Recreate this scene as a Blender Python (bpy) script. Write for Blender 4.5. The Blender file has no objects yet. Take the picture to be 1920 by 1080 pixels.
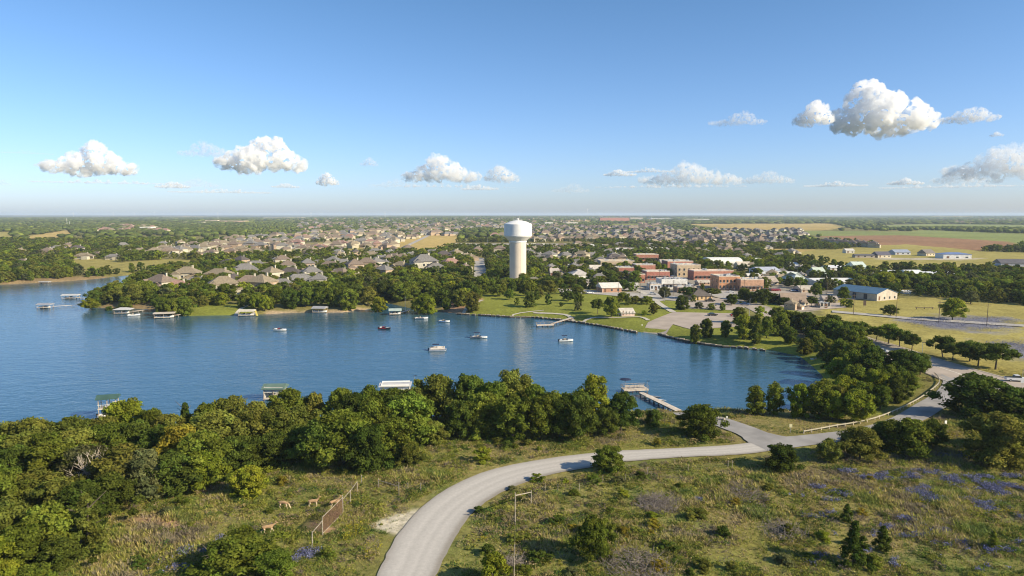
import bpy, bmesh, math, random
import numpy as np
from mathutils import Vector, Matrix
R = math.radians
PI = math.pi
S = bpy.context.scene
C = S.collection
# ------------------------------------------------------------------ camera, sky, sun, exposure
F = 1297.0; PITCH = math.atan(138 / F); CAMZ = 50.0
cd = bpy.data.cameras.new('camera'); cam = bpy.data.objects.new('camera', cd); C.objects.link(cam)
cd.lens = 36 * F / 1920; cd.sensor_width = 36; cd.clip_start = 1; cd.clip_end = 120000
cam.location = (0, 0, CAMZ); cam.rotation_euler = (R(90) - PITCH, 0, 0)
S.camera = cam
SUN_EL, SUN_AZ = R(29), R(114)          # azimuth clockwise from +Y
w = bpy.data.worlds.new('World'); S.world = w; w.use_nodes = True
nt = w.node_tree; nt.nodes.clear()
sky = nt.nodes.new('ShaderNodeTexSky'); sky.sky_type = 'NISHITA'; sky.sun_disc = False
sky.sun_elevation = SUN_EL; sky.sun_rotation = SUN_AZ; sky.altitude = 0
sky.air_density = 0.8; sky.dust_density = 0.75; sky.ozone_density = 5.0
bg = nt.nodes.new('ShaderNodeBackground'); bg.inputs[1].default_value = 0.107
wo = nt.nodes.new('ShaderNodeOutputWorld')
tint = nt.nodes.new('ShaderNodeMix'); tint.data_type = 'RGBA'; tint.blend_type = 'MULTIPLY'; tint.inputs[0].default_value = 1; ge = nt.nodes.new('ShaderNodeTexCoord'); sx = nt.nodes.new('ShaderNodeSeparateXYZ'); nt.links.new(ge.outputs['Generated'], sx.inputs[0])
rp = nt.nodes.new('ShaderNodeValToRGB'); rp.color_ramp.elements[0].position = 0.0; rp.color_ramp.elements[0].color = (1.17, 1.10, 1.18, 1); rp.color_ramp.elements[1].position = .30; rp.color_ramp.elements[1].color = (.88, 1.04, 1.05, 1)
nt.links.new(sx.outputs['Z'], rp.inputs[0]); nt.links.new(rp.outputs[0], tint.inputs[7])   # thin moist air: whiter low down, bluer overhead
nt.links.new(sky.outputs[0], tint.inputs[6]); nt.links.new(tint.outputs[2], bg.inputs[0]); nt.links.new(bg.outputs[0], wo.inputs[0])
sl = bpy.data.lights.new('sun', 'SUN'); sl.energy = 5.0; sl.angle = R(0.5); sl.color = (1.0, 0.86, 0.62)
so = bpy.data.objects.new('sun', sl); C.objects.link(so)
sdir = Vector((math.sin(SUN_AZ) * math.cos(SUN_EL), math.cos(SUN_AZ) * math.cos(SUN_EL), math.sin(SUN_EL)))
so.rotation_euler = sdir.to_track_quat('Z', 'Y').to_euler(); so.location = (100, -100, 300)
S.view_settings.view_transform = 'Standard'; S.view_settings.look = 'None'
S.view_settings.exposure = 0.6; S.view_settings.gamma = 1
S.cycles.volume_bounces = 24; S.cycles.max_bounces = 24; S.cycles.use_adaptive_sampling = False; S.cycles.volume_step_rate = 0.3; S.cycles.filter_width = 1.1; S.cycles.denoising_prefilter = 'ACCURATE'; S.cycles.diffuse_bounces = 3
S.cycles.glossy_bounces = 3; S.cycles.transmission_bounces = 3; S.cycles.transparent_max_bounces = 6
S.cycles.caustics_reflective = False; S.cycles.caustics_refractive = False
S.cycles.sample_clamp_indirect = 4

# ------------------------------------------------------------------ measuring: photo point -> point on level z
def at(u, v, z=2.5):
    x = (u - 960) / F; y = (540 - v) / F
    dy = math.cos(PITCH) + y * math.sin(PITCH); dz = -math.sin(PITCH) + y * math.cos(PITCH)
    t = (z - CAMZ) / dz
    return (x * t, dy * t)
def proj(x, y, z):
    yy = y * math.cos(PITCH) - (z - CAMZ) * math.sin(PITCH)
    up = y * math.sin(PITCH) + (z - CAMZ) * math.cos(PITCH)
    return 960 + F * x / yy, 540 - F * up / yy
def wp(pts, z=2.5): return np.array([at(u, v, z) for u, v in pts])
def seg_dist(px, py, poly, closed=True):
    d = np.full(px.shape, 1e18); n = len(poly)
    for i in range(n if closed else n - 1):
        ax, ay = poly[i]; bx, by = poly[(i + 1) % n]
        ex, ey = bx - ax, by - ay
        t = np.clip(((px - ax) * ex + (py - ay) * ey) / (ex * ex + ey * ey + 1e-9), 0, 1)
        d = np.minimum(d, (px - ax - t * ex) ** 2 + (py - ay - t * ey) ** 2)
    return np.sqrt(d)
def inside(px, py, poly):
    r = np.zeros(px.shape, bool); n = len(poly)
    for i in range(n):
        ax, ay = poly[i]; bx, by = poly[(i + 1) % n]
        if ay == by: continue
        c = ((ay > py) != (by > py)) & (px < (bx - ax) * (py - ay) / (by - ay) + ax)
        r ^= c
    return r
def _hash(i, j, s):
    h = (i.astype(np.int64) * 374761393 + j.astype(np.int64) * 668265263 + s * 1442695041) & 0x7fffffff
    h = ((h ^ (h >> 13)) * 1274126177) & 0x7fffffff
    return ((h ^ (h >> 16)) & 0xffff) / 65535.0
def vnoise(x, y, s=0):
    i = np.floor(x); j = np.floor(y); fx = x - i; fy = y - j
    fx = fx * fx * (3 - 2 * fx); fy = fy * fy * (3 - 2 * fy)
    a = _hash(i, j, s); b = _hash(i + 1, j, s); c = _hash(i, j + 1, s); d = _hash(i + 1, j + 1, s)
    return (a * (1 - fx) + b * fx) * (1 - fy) + (c * (1 - fx) + d * fx) * fy
def fbm(x, y, s=0, o=4):
    r = 0; a = .5; t = 0
    for k in range(o):
        r = r + a * vnoise(x * 2 ** k + 17.3 * k, y * 2 ** k - 9.1 * k, s + k); t += a; a *= .5
    return r / t

# the lake's outline
LAKE_PX = [(-1500, 900), (-300, 862), (0, 848), (110, 838), (200, 826), (300, 828), (420, 812), (520, 796), (640, 796), (760, 788), (900, 780),
 (1040, 776), (1130, 776), (1200, 770), (1262, 772), (1300, 771), (1345, 768), (1400, 769), (1460, 771), (1510, 768), (1545, 745), (1552, 722), (1540, 702),
 (1520, 684), (1500, 668), (1450, 657), (1400, 652), (1350, 648), (1300, 641), (1255, 632), (1236, 626), (1196, 622), (1165, 616),
 (1120, 608), (1080, 602), (1040, 597), (1000, 594), (960, 593), (900, 590), (860, 588), (820, 583), (790, 580), (765, 577), (735, 570),
 (715, 568), (703, 576), (690, 580), (640, 586), (590, 586), (540, 587), (480, 590), (430, 591), (370, 592), (330, 592), (310, 588),
 (280, 580), (240, 578), (190, 577), (160, 575), (146, 573), (144, 570), (160, 566), (200, 556), (215, 545), (250, 530),
 (274, 517), (277, 513), (262, 514), (220, 518), (180, 523), (130, 527), (80, 530), (40, 532), (0, 534), (-120, 537), (-400, 545), (-1500, 560)]
LAKE = wp(LAKE_PX, 0.0)
# roads (pixel centre lines -> world)
def smooth_line(pts, step=3.0):
    pts = np.array(pts, float); out = []
    for i in range(len(pts) - 1):
        p0 = pts[max(i - 1, 0)]; p1 = pts[i]; p2 = pts[i + 1]; p3 = pts[min(i + 2, len(pts) - 1)]
        n = max(2, int(np.linalg.norm(p2[:2] - p1[:2]) / step))
        for k in range(n):
            t = k / n
            out.append(.5 * ((2 * p1) + (-p0 + p2) * t + (2 * p0 - 5 * p1 + 4 * p2 - p3) * t * t + (-p0 + 3 * p1 - 3 * p2 + p3) * t ** 3))
    out.append(pts[-1]); return np.array(out)
def road_from_edges(L, Rr):
    a = wp(L); b = wp(Rr)
    sa = smooth_line(a, 4); sb = smooth_line(b, 4)
    jl = lambda s_, k: s_ + (vnoise(s_[:, 0] / 1.6 + 5 * k, s_[:, 1] / 1.6, k) - .5)[:, None] * .25
    def res(s, n=160):
        d = np.r_[0, np.cumsum(np.linalg.norm(np.diff(s, axis=0), axis=1))]
        q = np.linspace(0, d[-1], n); return np.c_[np.interp(q, d, s[:, 0]), np.interp(q, d, s[:, 1])]
    return jl(res(sa, 320), 1), jl(res(sb, 320), 2)
GR_L, GR_R = road_from_edges([(560, 1330), (640, 1200), (707, 1080), (740, 1012), (790, 953), (840, 917), (900, 889), (960, 873), (1040, 859), (1107, 851), (1160, 846), (1273, 841), (1372, 835), (1412, 829)],
                             [(740, 1330), (780, 1200), (817, 1080), (842, 1030), (882, 967), (940, 925), (1013, 897), (1060, 886), (1107, 878), (1173, 867), (1273, 859), (1340, 856), (1413, 851), (1450, 845)])
ER_L, ER_R = road_from_edges([(1405, 829), (1447, 822), (1513, 816), (1580, 808), (1633, 797), (1673, 783), (1713, 760), (1755, 735), (1768, 712), (1745, 697)],
                             [(1440, 847), (1490, 840), (1533, 834), (1575, 829), (1640, 818), (1700, 802), (1740, 785), (1778, 762), (1830, 742), (1880, 730)])
RR_L, RR_R = road_from_edges([(1262, 768), (1300, 767), (1347, 778), (1390, 793), (1440, 812), (1475, 820)],
                             [(1262, 772), (1290, 781), (1318, 790), (1352, 802), (1385, 816), (1404, 832)])
BV_L, BV_R = road_from_edges([(1386, 561), (1400, 563), (1440, 577), (1500, 594), (1560, 612), (1645, 639), (1680, 648), (1733, 665), (1800, 685), (1917, 717), (2100, 765), (2500, 872)],
                             [(1378, 566), (1400, 578), (1435, 596), (1490, 616), (1560, 642), (1640, 667), (1690, 682), (1727, 697), (1790, 722), (1900, 752), (2080, 805), (2480, 930)])
POLY_ROADS = [np.r_[l, r[::-1]] for l, r in ((GR_L, GR_R), (ER_L, ER_R), (RR_L, RR_R), (BV_L, BV_R))]
PAVE = {  # lots, streets and ramps: name -> list of pixel polygons
 'parking_lot': [[(1215, 603), (1262, 585), (1385, 588), (1396, 602), (1386, 613), (1300, 617), (1262, 607), (1236, 628), (1196, 624)],
                 [(1288, 560), (1390, 558), (1398, 575), (1388, 583), (1282, 578)],
                 [(1420, 546), (1520, 544), (1526, 555), (1470, 562), (1408, 558)],
                 [(1478, 566), (1582, 568), (1590, 577), (1500, 584), (1462, 574)],
                 [(1548, 549), (1586, 549), (1640, 561), (1600, 562), (1560, 556)]],
 'street': [[(890, 484), (907, 484), (915, 527), (888, 527)], [(872, 526), (1010, 533), (1010, 536), (872, 530)],
            [(985, 518), (1130, 519), (1130, 522), (985, 522)], [(1046, 541), (1150, 547), (1240, 552), (1296, 560), (1288, 566), (1210, 560), (1130, 553), (1050, 549)],
            [(1195, 545), (1218, 544), (1254, 562), (1232, 566)], [(1236, 520), (1250, 519), (1302, 547), (1278, 549)],
            [(1128, 527), (1170, 528), (1205, 545), (1170, 546)], [(1340, 545), (1420, 548), (1420, 553), (1300, 556)],
            [(846, 457), (1110, 457), (1110, 461), (846, 461)], [(1150, 519), (1240, 520), (1240, 525), (1150, 524)],
            [(560, 467), (660, 455), (730, 452), (730, 455), (660, 459), (560, 471)], [(1560, 583), (1700, 596), (1920, 610), (1920, 614), (1700, 600), (1560, 587)],
            [(820, 432), (826, 432), (760, 465), (750, 465)], [(1378, 566), (1400, 562), (1330, 548), (1300, 548)], [(430, 478), (560, 462), (562, 465), (440, 482)]]}
PAVEW = {k: [wp(p) for p in v] for k, v in PAVE.items()}

def height(x, y, noise=True):
    x = np.asarray(x, float); y = np.asarray(y, float)
    d = np.full(x.shape, 900.0)
    near = (y < 1100) & (np.abs(x) < 1500)
    if near.any():
        dd = seg_dist(x[near], y[near], LAKE); ins = inside(x[near], y[near], LAKE)
        d[near] = np.where(ins, -dd, dd)
    h = np.where(d > 0, 2.5 * (1 - np.exp(-np.maximum(d, 0) / 7)), np.maximum(d * .35, -3))
    k = np.clip((d - 10) / 40, 0, 1)
    h = h + k * .7 * (fbm(x / 70, y / 70, 5, 2) - .5)
    t = np.clip((y - 1500) / 4000, 0, 1)
    h = h + t * 46 * np.clip(fbm(x / 3800 + 3, y / 5200, 11, 3) - .34, 0, 1)
    return h
def hz(x, y): return float(height(np.array([x]), np.array([y]))[0])

# ------------------------------------------------------------------ mesh and material helpers
def tag(o, label=None, cat=None, group=None, kind=None):
    if label: o['label'] = label
    if cat: o['category'] = cat
    if group: o['group'] = group
    if kind: o['kind'] = kind
    return o
def empty(name, loc, rz=0, label=None, cat=None, group=None):
    o = bpy.data.objects.new(name, None); C.objects.link(o); o.location = loc; o.rotation_euler = (0, 0, rz)
    o.empty_display_size = .1
    return tag(o, label, cat, group)
def mesh_np(name, V, Fc, mat, parent=None, col=None, smooth=False, domain='FACE'):
    V = np.asarray(V, np.float32); Fc = np.asarray(Fc, np.int32); k = Fc.shape[1]
    me = bpy.data.meshes.new(name)
    me.vertices.add(len(V)); me.vertices.foreach_set('co', V.ravel())
    me.loops.add(Fc.size); me.loops.foreach_set('vertex_index', Fc.ravel())
    me.polygons.add(len(Fc)); me.polygons.foreach_set('loop_start', np.arange(0, Fc.size, k, dtype=np.int32))
    me.polygons.foreach_set('loop_total', np.full(len(Fc), k, np.int32))
    if smooth: me.polygons.foreach_set('use_smooth', np.ones(len(Fc), bool))
    if col is not None:
        a = me.attributes.new('col', 'FLOAT_COLOR', domain)
        c = np.ones((len(col), 4), np.float32); c[:, :col.shape[1]] = col; a.data.foreach_set('color', c.ravel())
    me.update(calc_edges=True); me.validate()
    me.materials.append(mat)
    if name is None: return me
    o = bpy.data.objects.new(name, me); C.objects.link(o)
    if parent: o.parent = parent
    return o
class MB:
    def __init__(s): s.v = []; s.f = []
    def add(s, vs, fs):
        n = len(s.v); s.v += [tuple(p) for p in vs]; s.f += [tuple(i + n for i in f) for f in fs]; return s
    def box(s, c, d, rz=0, tilt=None):
        M = Matrix.Rotation(rz, 3, 'Z')
        if tilt: M = M @ tilt
        vs = [Vector(c) + M @ Vector((sx * d[0] / 2, sy * d[1] / 2, sz * d[2] / 2)) for sx in (-1, 1) for sy in (-1, 1) for sz in (-1, 1)]
        return s.add(vs, [(0, 1, 3, 2), (4, 6, 7, 5), (0, 4, 5, 1), (2, 3, 7, 6), (0, 2, 6, 4), (1, 5, 7, 3)])
    def bar(s, a, b, r, n=6, r2=None):
        a = Vector(a); b = Vector(b); r2 = r if r2 is None else r2
        q = (b - a).to_track_quat('Z', 'Y'); vs = []
        for p, rr in ((a, r), (b, r2)):
            for i in range(n):
                t = 2 * PI * i / n; vs.append(p + q @ Vector((rr * math.cos(t), rr * math.sin(t), 0)))
        return s.add(vs, [(i, (i + 1) % n, n + (i + 1) % n, n + i) for i in range(n)] + [tuple(range(n))[::-1], tuple(range(n, 2 * n))])
    def lathe(s, c, prof, n=24):
        vs = []; m = len(prof)
        for r, z in prof:
            for i in range(n):
                t = 2 * PI * i / n; vs.append((c[0] + r * math.cos(t), c[1] + r * math.sin(t), c[2] + z))
        fs = [(j * n + i, j * n + (i + 1) % n, (j + 1) * n + (i + 1) % n, (j + 1) * n + i) for j in range(m - 1) for i in range(n)]
        fs += [tuple(range(n))[::-1], tuple(range((m - 1) * n, m * n))]
        return s.add(vs, fs)
    def prism(s, poly, z0, z1):
        n = len(poly)
        return s.add([(x, y, z0) for x, y in poly] + [(x, y, z1) for x, y in poly],
                     [(i, (i + 1) % n, n + (i + 1) % n, n + i) for i in range(n)] + [tuple(range(n))[::-1], tuple(range(n, 2 * n))])
    def mesh(s, name, mat, smooth=False):
        me = bpy.data.meshes.new(name); me.from_pydata(s.v, [], s.f); me.materials.append(mat)
        if smooth:
            for p in me.polygons: p.use_smooth = True
        me.update(); return me
    def build(s, name, mat, parent=None, smooth=False, **kw):
        o = bpy.data.objects.new(name, s.mesh(name, mat, smooth)); C.objects.link(o)
        if parent: o.parent = parent
        return tag(o, **kw)
def copy_tree(o, parent=None):
    c = o.copy(); C.objects.link(c); c.parent = parent
    for ch in list(o.children): copy_tree(ch, c)
    return c
MATS = {}
def mat(name, col, rough=.85, var=.18, scale=1.2, col2=None, metal=0, bump=0, spec=.3, coord='Object'):
    if name in MATS: return MATS[name]
    m = bpy.data.materials.new(name); m.use_nodes = True; t = m.node_tree; b = t.nodes['Principled BSDF']
    tc = t.nodes.new('ShaderNodeTexCoord'); n = t.nodes.new('ShaderNodeTexNoise'); n.inputs['Scale'].default_value = scale; n.inputs['Detail'].default_value = 6
    t.links.new(tc.outputs[coord], n.inputs['Vector'])
    mx = t.nodes.new('ShaderNodeMix'); mx.data_type = 'RGBA'
    c2 = col2 or tuple(c * (1 - var * 1.6) for c in col)
    mx.inputs[6].default_value = (*c2, 1); mx.inputs[7].default_value = (*tuple(min(1, c * (1 + var)) for c in col), 1)
    mr = t.nodes.new('ShaderNodeMapRange'); mr.inputs[1].default_value = .3; mr.inputs[2].default_value = .7
    t.links.new(n.outputs[0], mr.inputs[0]); t.links.new(mr.outputs[0], mx.inputs[0]); t.links.new(mx.outputs[2], b.inputs['Base Color'])
    b.inputs['Roughness'].default_value = rough; b.inputs['Metallic'].default_value = metal; b.inputs['Specular IOR Level'].default_value = spec
    if bump:
        bp = t.nodes.new('ShaderNodeBump'); bp.inputs['Strength'].default_value = bump; bp.inputs['Distance'].default_value = .1
        t.links.new(n.outputs[0], bp.inputs['Height']); t.links.new(bp.outputs[0], b.inputs['Normal'])
    MATS[name] = m; return m
def leaf_mat(name, col, trans=.38, rnd=.3):
    """foliage: leaf colour varied per clump (attribute) and per tree"""
    if name in MATS: return MATS[name]
    m = bpy.data.materials.new(name); m.use_nodes = True; t = m.node_tree; t.nodes.clear()
    out = t.nodes.new('ShaderNodeOutputMaterial'); d = t.nodes.new('ShaderNodeBsdfDiffuse'); tr = t.nodes.new('ShaderNodeBsdfTranslucent')
    ms = t.nodes.new('ShaderNodeMixShader'); ms.inputs[0].default_value = trans
    at_ = t.nodes.new('ShaderNodeAttribute'); at_.attribute_name = 'col'
    if col is not None:
        oi = t.nodes.new('ShaderNodeObjectInfo'); hsv = t.nodes.new('ShaderNodeHueSaturation')
        mr = t.nodes.new('ShaderNodeMapRange'); mr.inputs[3].default_value = 1 - rnd; mr.inputs[4].default_value = 1 + rnd
        t.links.new(oi.outputs['Random'], mr.inputs[0]); t.links.new(mr.outputs[0], hsv.inputs['Value'])
        m2 = t.nodes.new('ShaderNodeMapRange'); m2.inputs[3].default_value = .485; m2.inputs[4].default_value = .515
        wn = t.nodes.new('ShaderNodeTexWhiteNoise'); wn.noise_dimensions = '1D'; t.links.new(oi.outputs['Random'], wn.inputs['W'])
        t.links.new(wn.outputs['Value'], m2.inputs[0]); t.links.new(m2.outputs[0], hsv.inputs['Hue'])
        mul = t.nodes.new('ShaderNodeMix'); mul.data_type = 'RGBA'; mul.blend_type = 'MULTIPLY'; mul.inputs[0].default_value = 1
        mul.inputs[6].default_value = (*col, 1); t.links.new(at_.outputs['Color'], mul.inputs[7])
        t.links.new(mul.outputs[2], hsv.inputs['Color']); src = hsv.outputs[0]
    else: src = at_.outputs['Color']
    t.links.new(src, d.inputs[0]); t.links.new(src, tr.inputs[0])
    t.links.new(d.outputs[0], ms.inputs[1]); t.links.new(tr.outputs[0], ms.inputs[2]); t.links.new(ms.outputs[0], out.inputs[0])
    MATS[name] = m; return m

# ------------------------------------------------------------------ ground
G = {'meadow': (.19, .18, .055), 'dry': (.26, .19, .10), 'lawn': (.20, .215, .04), 'gold': (.42, .31, .11), 'yellow': (.32, .275, .085), 'brown': (.27, .155, .085),
     'crop': (.21, .24, .075), 'wood': (.19, .17, .06), 'suburb': (.19, .17, .085), 'sand': (.36, .27, .17), 'dirt': (.33, .21, .13), 'paved': (.30, .27, .22), 'flower': (.17, .17, .2), 'pale': (.45, .40, .30)}
ZONES = [  # pixel polygons in painting order: (colour, polygon, softness in m)
 ('meadow', [(-900, 1500), (3000, 1500), (3000, 790), (1500, 772), (1100, 772), (-900, 845)], 4),
 ('lawn', [(860, 575), (900, 545), (1050, 543), (1300, 560), (1400, 580), (1400, 600), (1330, 640), (1230, 640), (1196, 640), (1100, 620), (860, 600)], 2),
 ('lawn', [(300, 600), (330, 575), (420, 566), (470, 575), (470, 600)], 3),
 ('sand', [(440, 600), (500, 578), (640, 574), (700, 570), (700, 600), (560, 602)], 3),
 ('dirt', [(815, 580), (850, 562), (905, 552), (900, 566), (860, 590)], 3),
 ('dry', [(150, 580), (200, 563), (300, 560), (300, 580)], 4),
 ('lawn', [(780, 540), (960, 526), (1060, 540), (1000, 550), (860, 560)], 4),
 ('lawn', [(990, 523), (1060, 523), (1080, 532), (1000, 534)], 2),
 ('paved', [(1110, 500), (1330, 505), (1440, 520), (1560, 540), (1590, 578), (1480, 590), (1300, 560), (1180, 548), (1110, 530)], 6),
 ('yellow', [(1530, 575), (1560, 560), (1640, 562), (1800, 555), (2300, 560), (2300, 780), (1925, 718), (1730, 662), (1560, 608)], 5),
 ('lawn', [(1420, 560), (1500, 585), (1560, 600), (1560, 612), (1440, 578)], 4),
 ('flower', [(1690, 601), (1760, 592), (1880, 596), (1905, 610), (1840, 622), (1740, 616)], 12),
 ('flower', [(1850, 640), (1990, 640), (2100, 680), (1920, 676), (1860, 655)], 10),
 ('lawn', [(1240, 628), (1400, 606), (1500, 606), (1640, 660), (1740, 720), (1640, 780), (1540, 780), (1545, 690), (1440, 655)], 4), ('sand', [(1480, 612), (1530, 620), (1580, 645), (1540, 640), (1490, 625)], 4), ('dirt', [(1495, 628), (1530, 632), (1575, 652), (1545, 652), (1505, 640)], 2),
 ('dry', [(0, 541), (0, 525), (130, 518), (240, 512), (270, 516), (130, 533)], 2),
 ('yellow', [(130, 486), (222, 484), (232, 510), (160, 515), (130, 508)], 5), ('yellow', [(226, 492), (320, 486), (380, 488), (350, 505), (230, 509)], 5),
 ('gold', [(44, 444), (85, 438), (128, 431), (135, 440), (85, 451), (50, 453)], 8), ('yellow', [(-20, 436), (22, 434), (22, 447), (-20, 448)], 8),
 ('gold', [(360, 477), (440, 472), (440, 482), (370, 488)], 6),
 ('suburb', [(340, 452), (560, 435), (850, 427), (880, 445), (740, 470), (560, 474), (300, 486)], 20), ('yellow', [(440, 472), (600, 466), (720, 460), (700, 470), (540, 478), (440, 481)], 6),
 ('gold', [(725, 453), (765, 442), (862, 441), (858, 456), (815, 472), (740, 474)], 8), ('yellow', [(580, 456), (680, 452), (660, 464), (600, 468)], 8),
 ('suburb', [(1000, 424), (1250, 424), (1600, 444), (1645, 462), (1450, 466), (1380, 456), (1150, 452), (980, 450)], 25),
 ('suburb', [(560, 414), (980, 413), (980, 440), (560, 440)], 30), ('suburb', [(1000, 412), (1220, 410), (1240, 425), (1000, 428)], 30),
 ('gold', [(1282, 420), (1560, 419), (1580, 426), (1545, 432), (1440, 433), (1330, 425)], 20), ('crop', [(1445, 432), (1700, 434), (1730, 431), (1960, 440), (2300, 452), (1900, 459), (1720, 445), (1540, 443)], 15),
 ('brown', [(1530, 443), (1690, 441), (1890, 453), (1920, 462), (1830, 471), (1650, 462), (1600, 452)], 12),
 ('crop', [(1560, 425), (1740, 420), (1890, 421), (2200, 425), (2200, 430), (1720, 428)], 30),
 ('yellow', [(1425, 466), (1560, 468), (1640, 461), (1700, 458), (1860, 472), (2200, 480), (2200, 522), (1870, 508), (1720, 500), (1640, 505), (1560, 498), (1425, 480)], 8),
 ('gold', [(1430, 466), (1530, 468), (1500, 473), (1420, 470)], 6), ('pale', [(1640, 483), (1850, 484), (1800, 488), (1650, 487)], 8),
 ('pale', [(1195, 467), (1230, 464), (1255, 470), (1215, 475)], 8), ('gold', [(1030, 416), (1110, 415), (1110, 418), (1040, 419)], 30), ('lawn', [(1145, 421), (1200, 420), (1215, 424), (1150, 426)], 30),
 ('pale', [(60, 411), (117, 409), (110, 413), (70, 415)], 30), ('brown', [(60, 410), (125, 408), (110, 411)], 30), ('crop', [(700, 407), (880, 406), (880, 408), (700, 409)], 40),
 ('pale', [(850, 456), (905, 457), (905, 464), (860, 466)], 6), ('lawn', [(860, 466), (905, 466), (900, 480), (870, 482)], 6),
 ('dirt', [(560, 985), (580, 975), (605, 973), (615, 985), (640, 985), (620, 1003), (575, 992)], 1.2),
 ('dirt', [(250, 966), (330, 978), (390, 985), (340, 990), (240, 975)], 1.5), ('dirt', [(700, 858), (745, 851), (750, 857), (705, 864)], 1.5), ('dirt', [(1120, 795), (1160, 790), (1175, 800), (1130, 805)], 2),
 ('pale', [(685, 985), (740, 966), (790, 955), (760, 985), (745, 1004)], 1.2),
]
ZW = [(c, wp(p), s) for c, p, s in ZONES]
def ground_col(x, y):
    n1 = fbm(x / 26, y / 26, 3); n2 = fbm(x / 6, y / 6, 8); n3 = fbm(x / 160, y / 160, 21)
    c = np.empty(x.shape + (3,)); c[:] = G['wood']
    far = np.clip((y - 2500) / 2500, 0, 1)[..., None]
    c = c * (1 - far) + far * np.array((.052, .066, .036))
    # far patchwork of fields
    q = _hash(np.floor((x + .3 * y) / 420), np.floor((y - .2 * x) / 900), 4)
    for lo, hi, k in ((.86, .9, 'crop'), (.9, .93, 'gold'), (.93, .95, 'brown'), (.95, 1.1, 'pale')):
        mk = (q > lo) & (q <= hi) & (y > 3400); c[mk] = np.array(G[k]) * .8
    for k, p, s in ZW:
        bb = (x > p[:, 0].min() - s * 2) & (x < p[:, 0].max() + s * 2) & (y > p[:, 1].min() - s * 2) & (y < p[:, 1].max() + s * 2)
        if not bb.any(): continue
        X = x[bb]; Y = y[bb]; d = seg_dist(X, Y, p); d = np.where(inside(X, Y, p), d, -d)
        a = np.clip((d + (n2[bb] - .5) * s * 2) / s + .5, 0, 1)[:, None]
        c[bb] = c[bb] * (1 - a) + a * np.array(G[k])
    # meadow mottling near the camera: dry, green and grey-mauve patches
    m = (y < 330) & (y > 0); a = np.clip((n1 - .5) * 6, 0, 1)[..., None]; b = np.clip((n2 - .55) * 5, 0, 1)[..., None]
    n4 = fbm(x / 14 + 40, y / 9, 31); gq = np.clip((n4 - .5) * 7, 0, 1)[..., None]
    isw = (seg_dist(x[m], y[m], wp(ZONES[0][1])) if False else None)
    cm = c[m]; base = np.abs(cm - np.array(G['meadow'])).sum(-1, keepdims=True) < .03
    t = cm * (1 - a[m]) + a[m] * np.array((.24, .20, .08)); t = t * (1 - b[m] * .6) + b[m] * .6 * np.array((.08, .11, .03)); t = t * (1 - gq[m] * .45) + gq[m] * .45 * np.array((.21, .19, .045))
    c[m] = np.where(base, t, cm)
    v = (.72 + .56 * n2)[..., None] * (.8 + .4 * n3)[..., None]
    return c * v
def grid_ground():
    dist = [6.0]
    while dist[-1] < 46000: dist.append(dist[-1] * (1.0085 if 60 < dist[-1] < 3500 else 1.03))
    dist = np.array(dist); ang = np.linspace(-R(62), R(62), 1000)
    D, A = np.meshgrid(dist, ang, indexing='ij')
    x = (D * np.tan(A) * .75); y = D - 10
    h = height(x, y)
    h = h + (y > 6000) * np.clip((y - 6000) / 20000, 0, 1) * 8
    c = ground_col(x.ravel(), y.ravel())
    n, m = D.shape; idx = np.arange(n * m).reshape(n, m)
    Fc = np.stack([idx[:-1, :-1], idx[:-1, 1:], idx[1:, 1:], idx[1:, :-1]], -1).reshape(-1, 4)
    V = np.stack([x, y, h], -1).reshape(-1, 3)
    mt = bpy.data.materials.new('ground'); mt.use_nodes = True; t = mt.node_tree; b = t.nodes['Principled BSDF']
    a = t.nodes.new('ShaderNodeAttribute'); a.attribute_name = 'col'
    tc = t.nodes.new('ShaderNodeTexCoord'); n1 = t.nodes.new('ShaderNodeTexNoise'); n1.inputs['Scale'].default_value = .9; n1.inputs['Detail'].default_value = 8; n1.inputs['Roughness'].default_value = .7
    t.links.new(tc.outputs['Object'], n1.inputs[0])
    mr = t.nodes.new('ShaderNodeMapRange'); mr.inputs[1].default_value = .3; mr.inputs[2].default_value = .7; mr.inputs[3].default_value = .6; mr.inputs[4].default_value = 1.4
    t.links.new(n1.outputs[0], mr.inputs[0])
    vm = t.nodes.new('ShaderNodeVectorMath'); vm.operation = 'SCALE'; t.links.new(a.outputs['Color'], vm.inputs[0]); t.links.new(mr.outputs[0], vm.inputs['Scale'])
    t.links.new(vm.outputs[0], b.inputs['Base Color']); b.inputs['Roughness'].default_value = 1; b.inputs['Specular IOR Level'].default_value = .05
    bp = t.nodes.new('ShaderNodeBump'); bp.inputs['Strength'].default_value = .6; bp.inputs['Distance'].default_value = .35
    t.links.new(n1.outputs[0], bp.inputs['Height']); t.links.new(bp.outputs[0], b.inputs['Normal'])
    o = mesh_np('ground', V, Fc, mt, col=c, smooth=True, domain='POINT')
    tag(o, kind='structure')
grid_ground()

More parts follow.
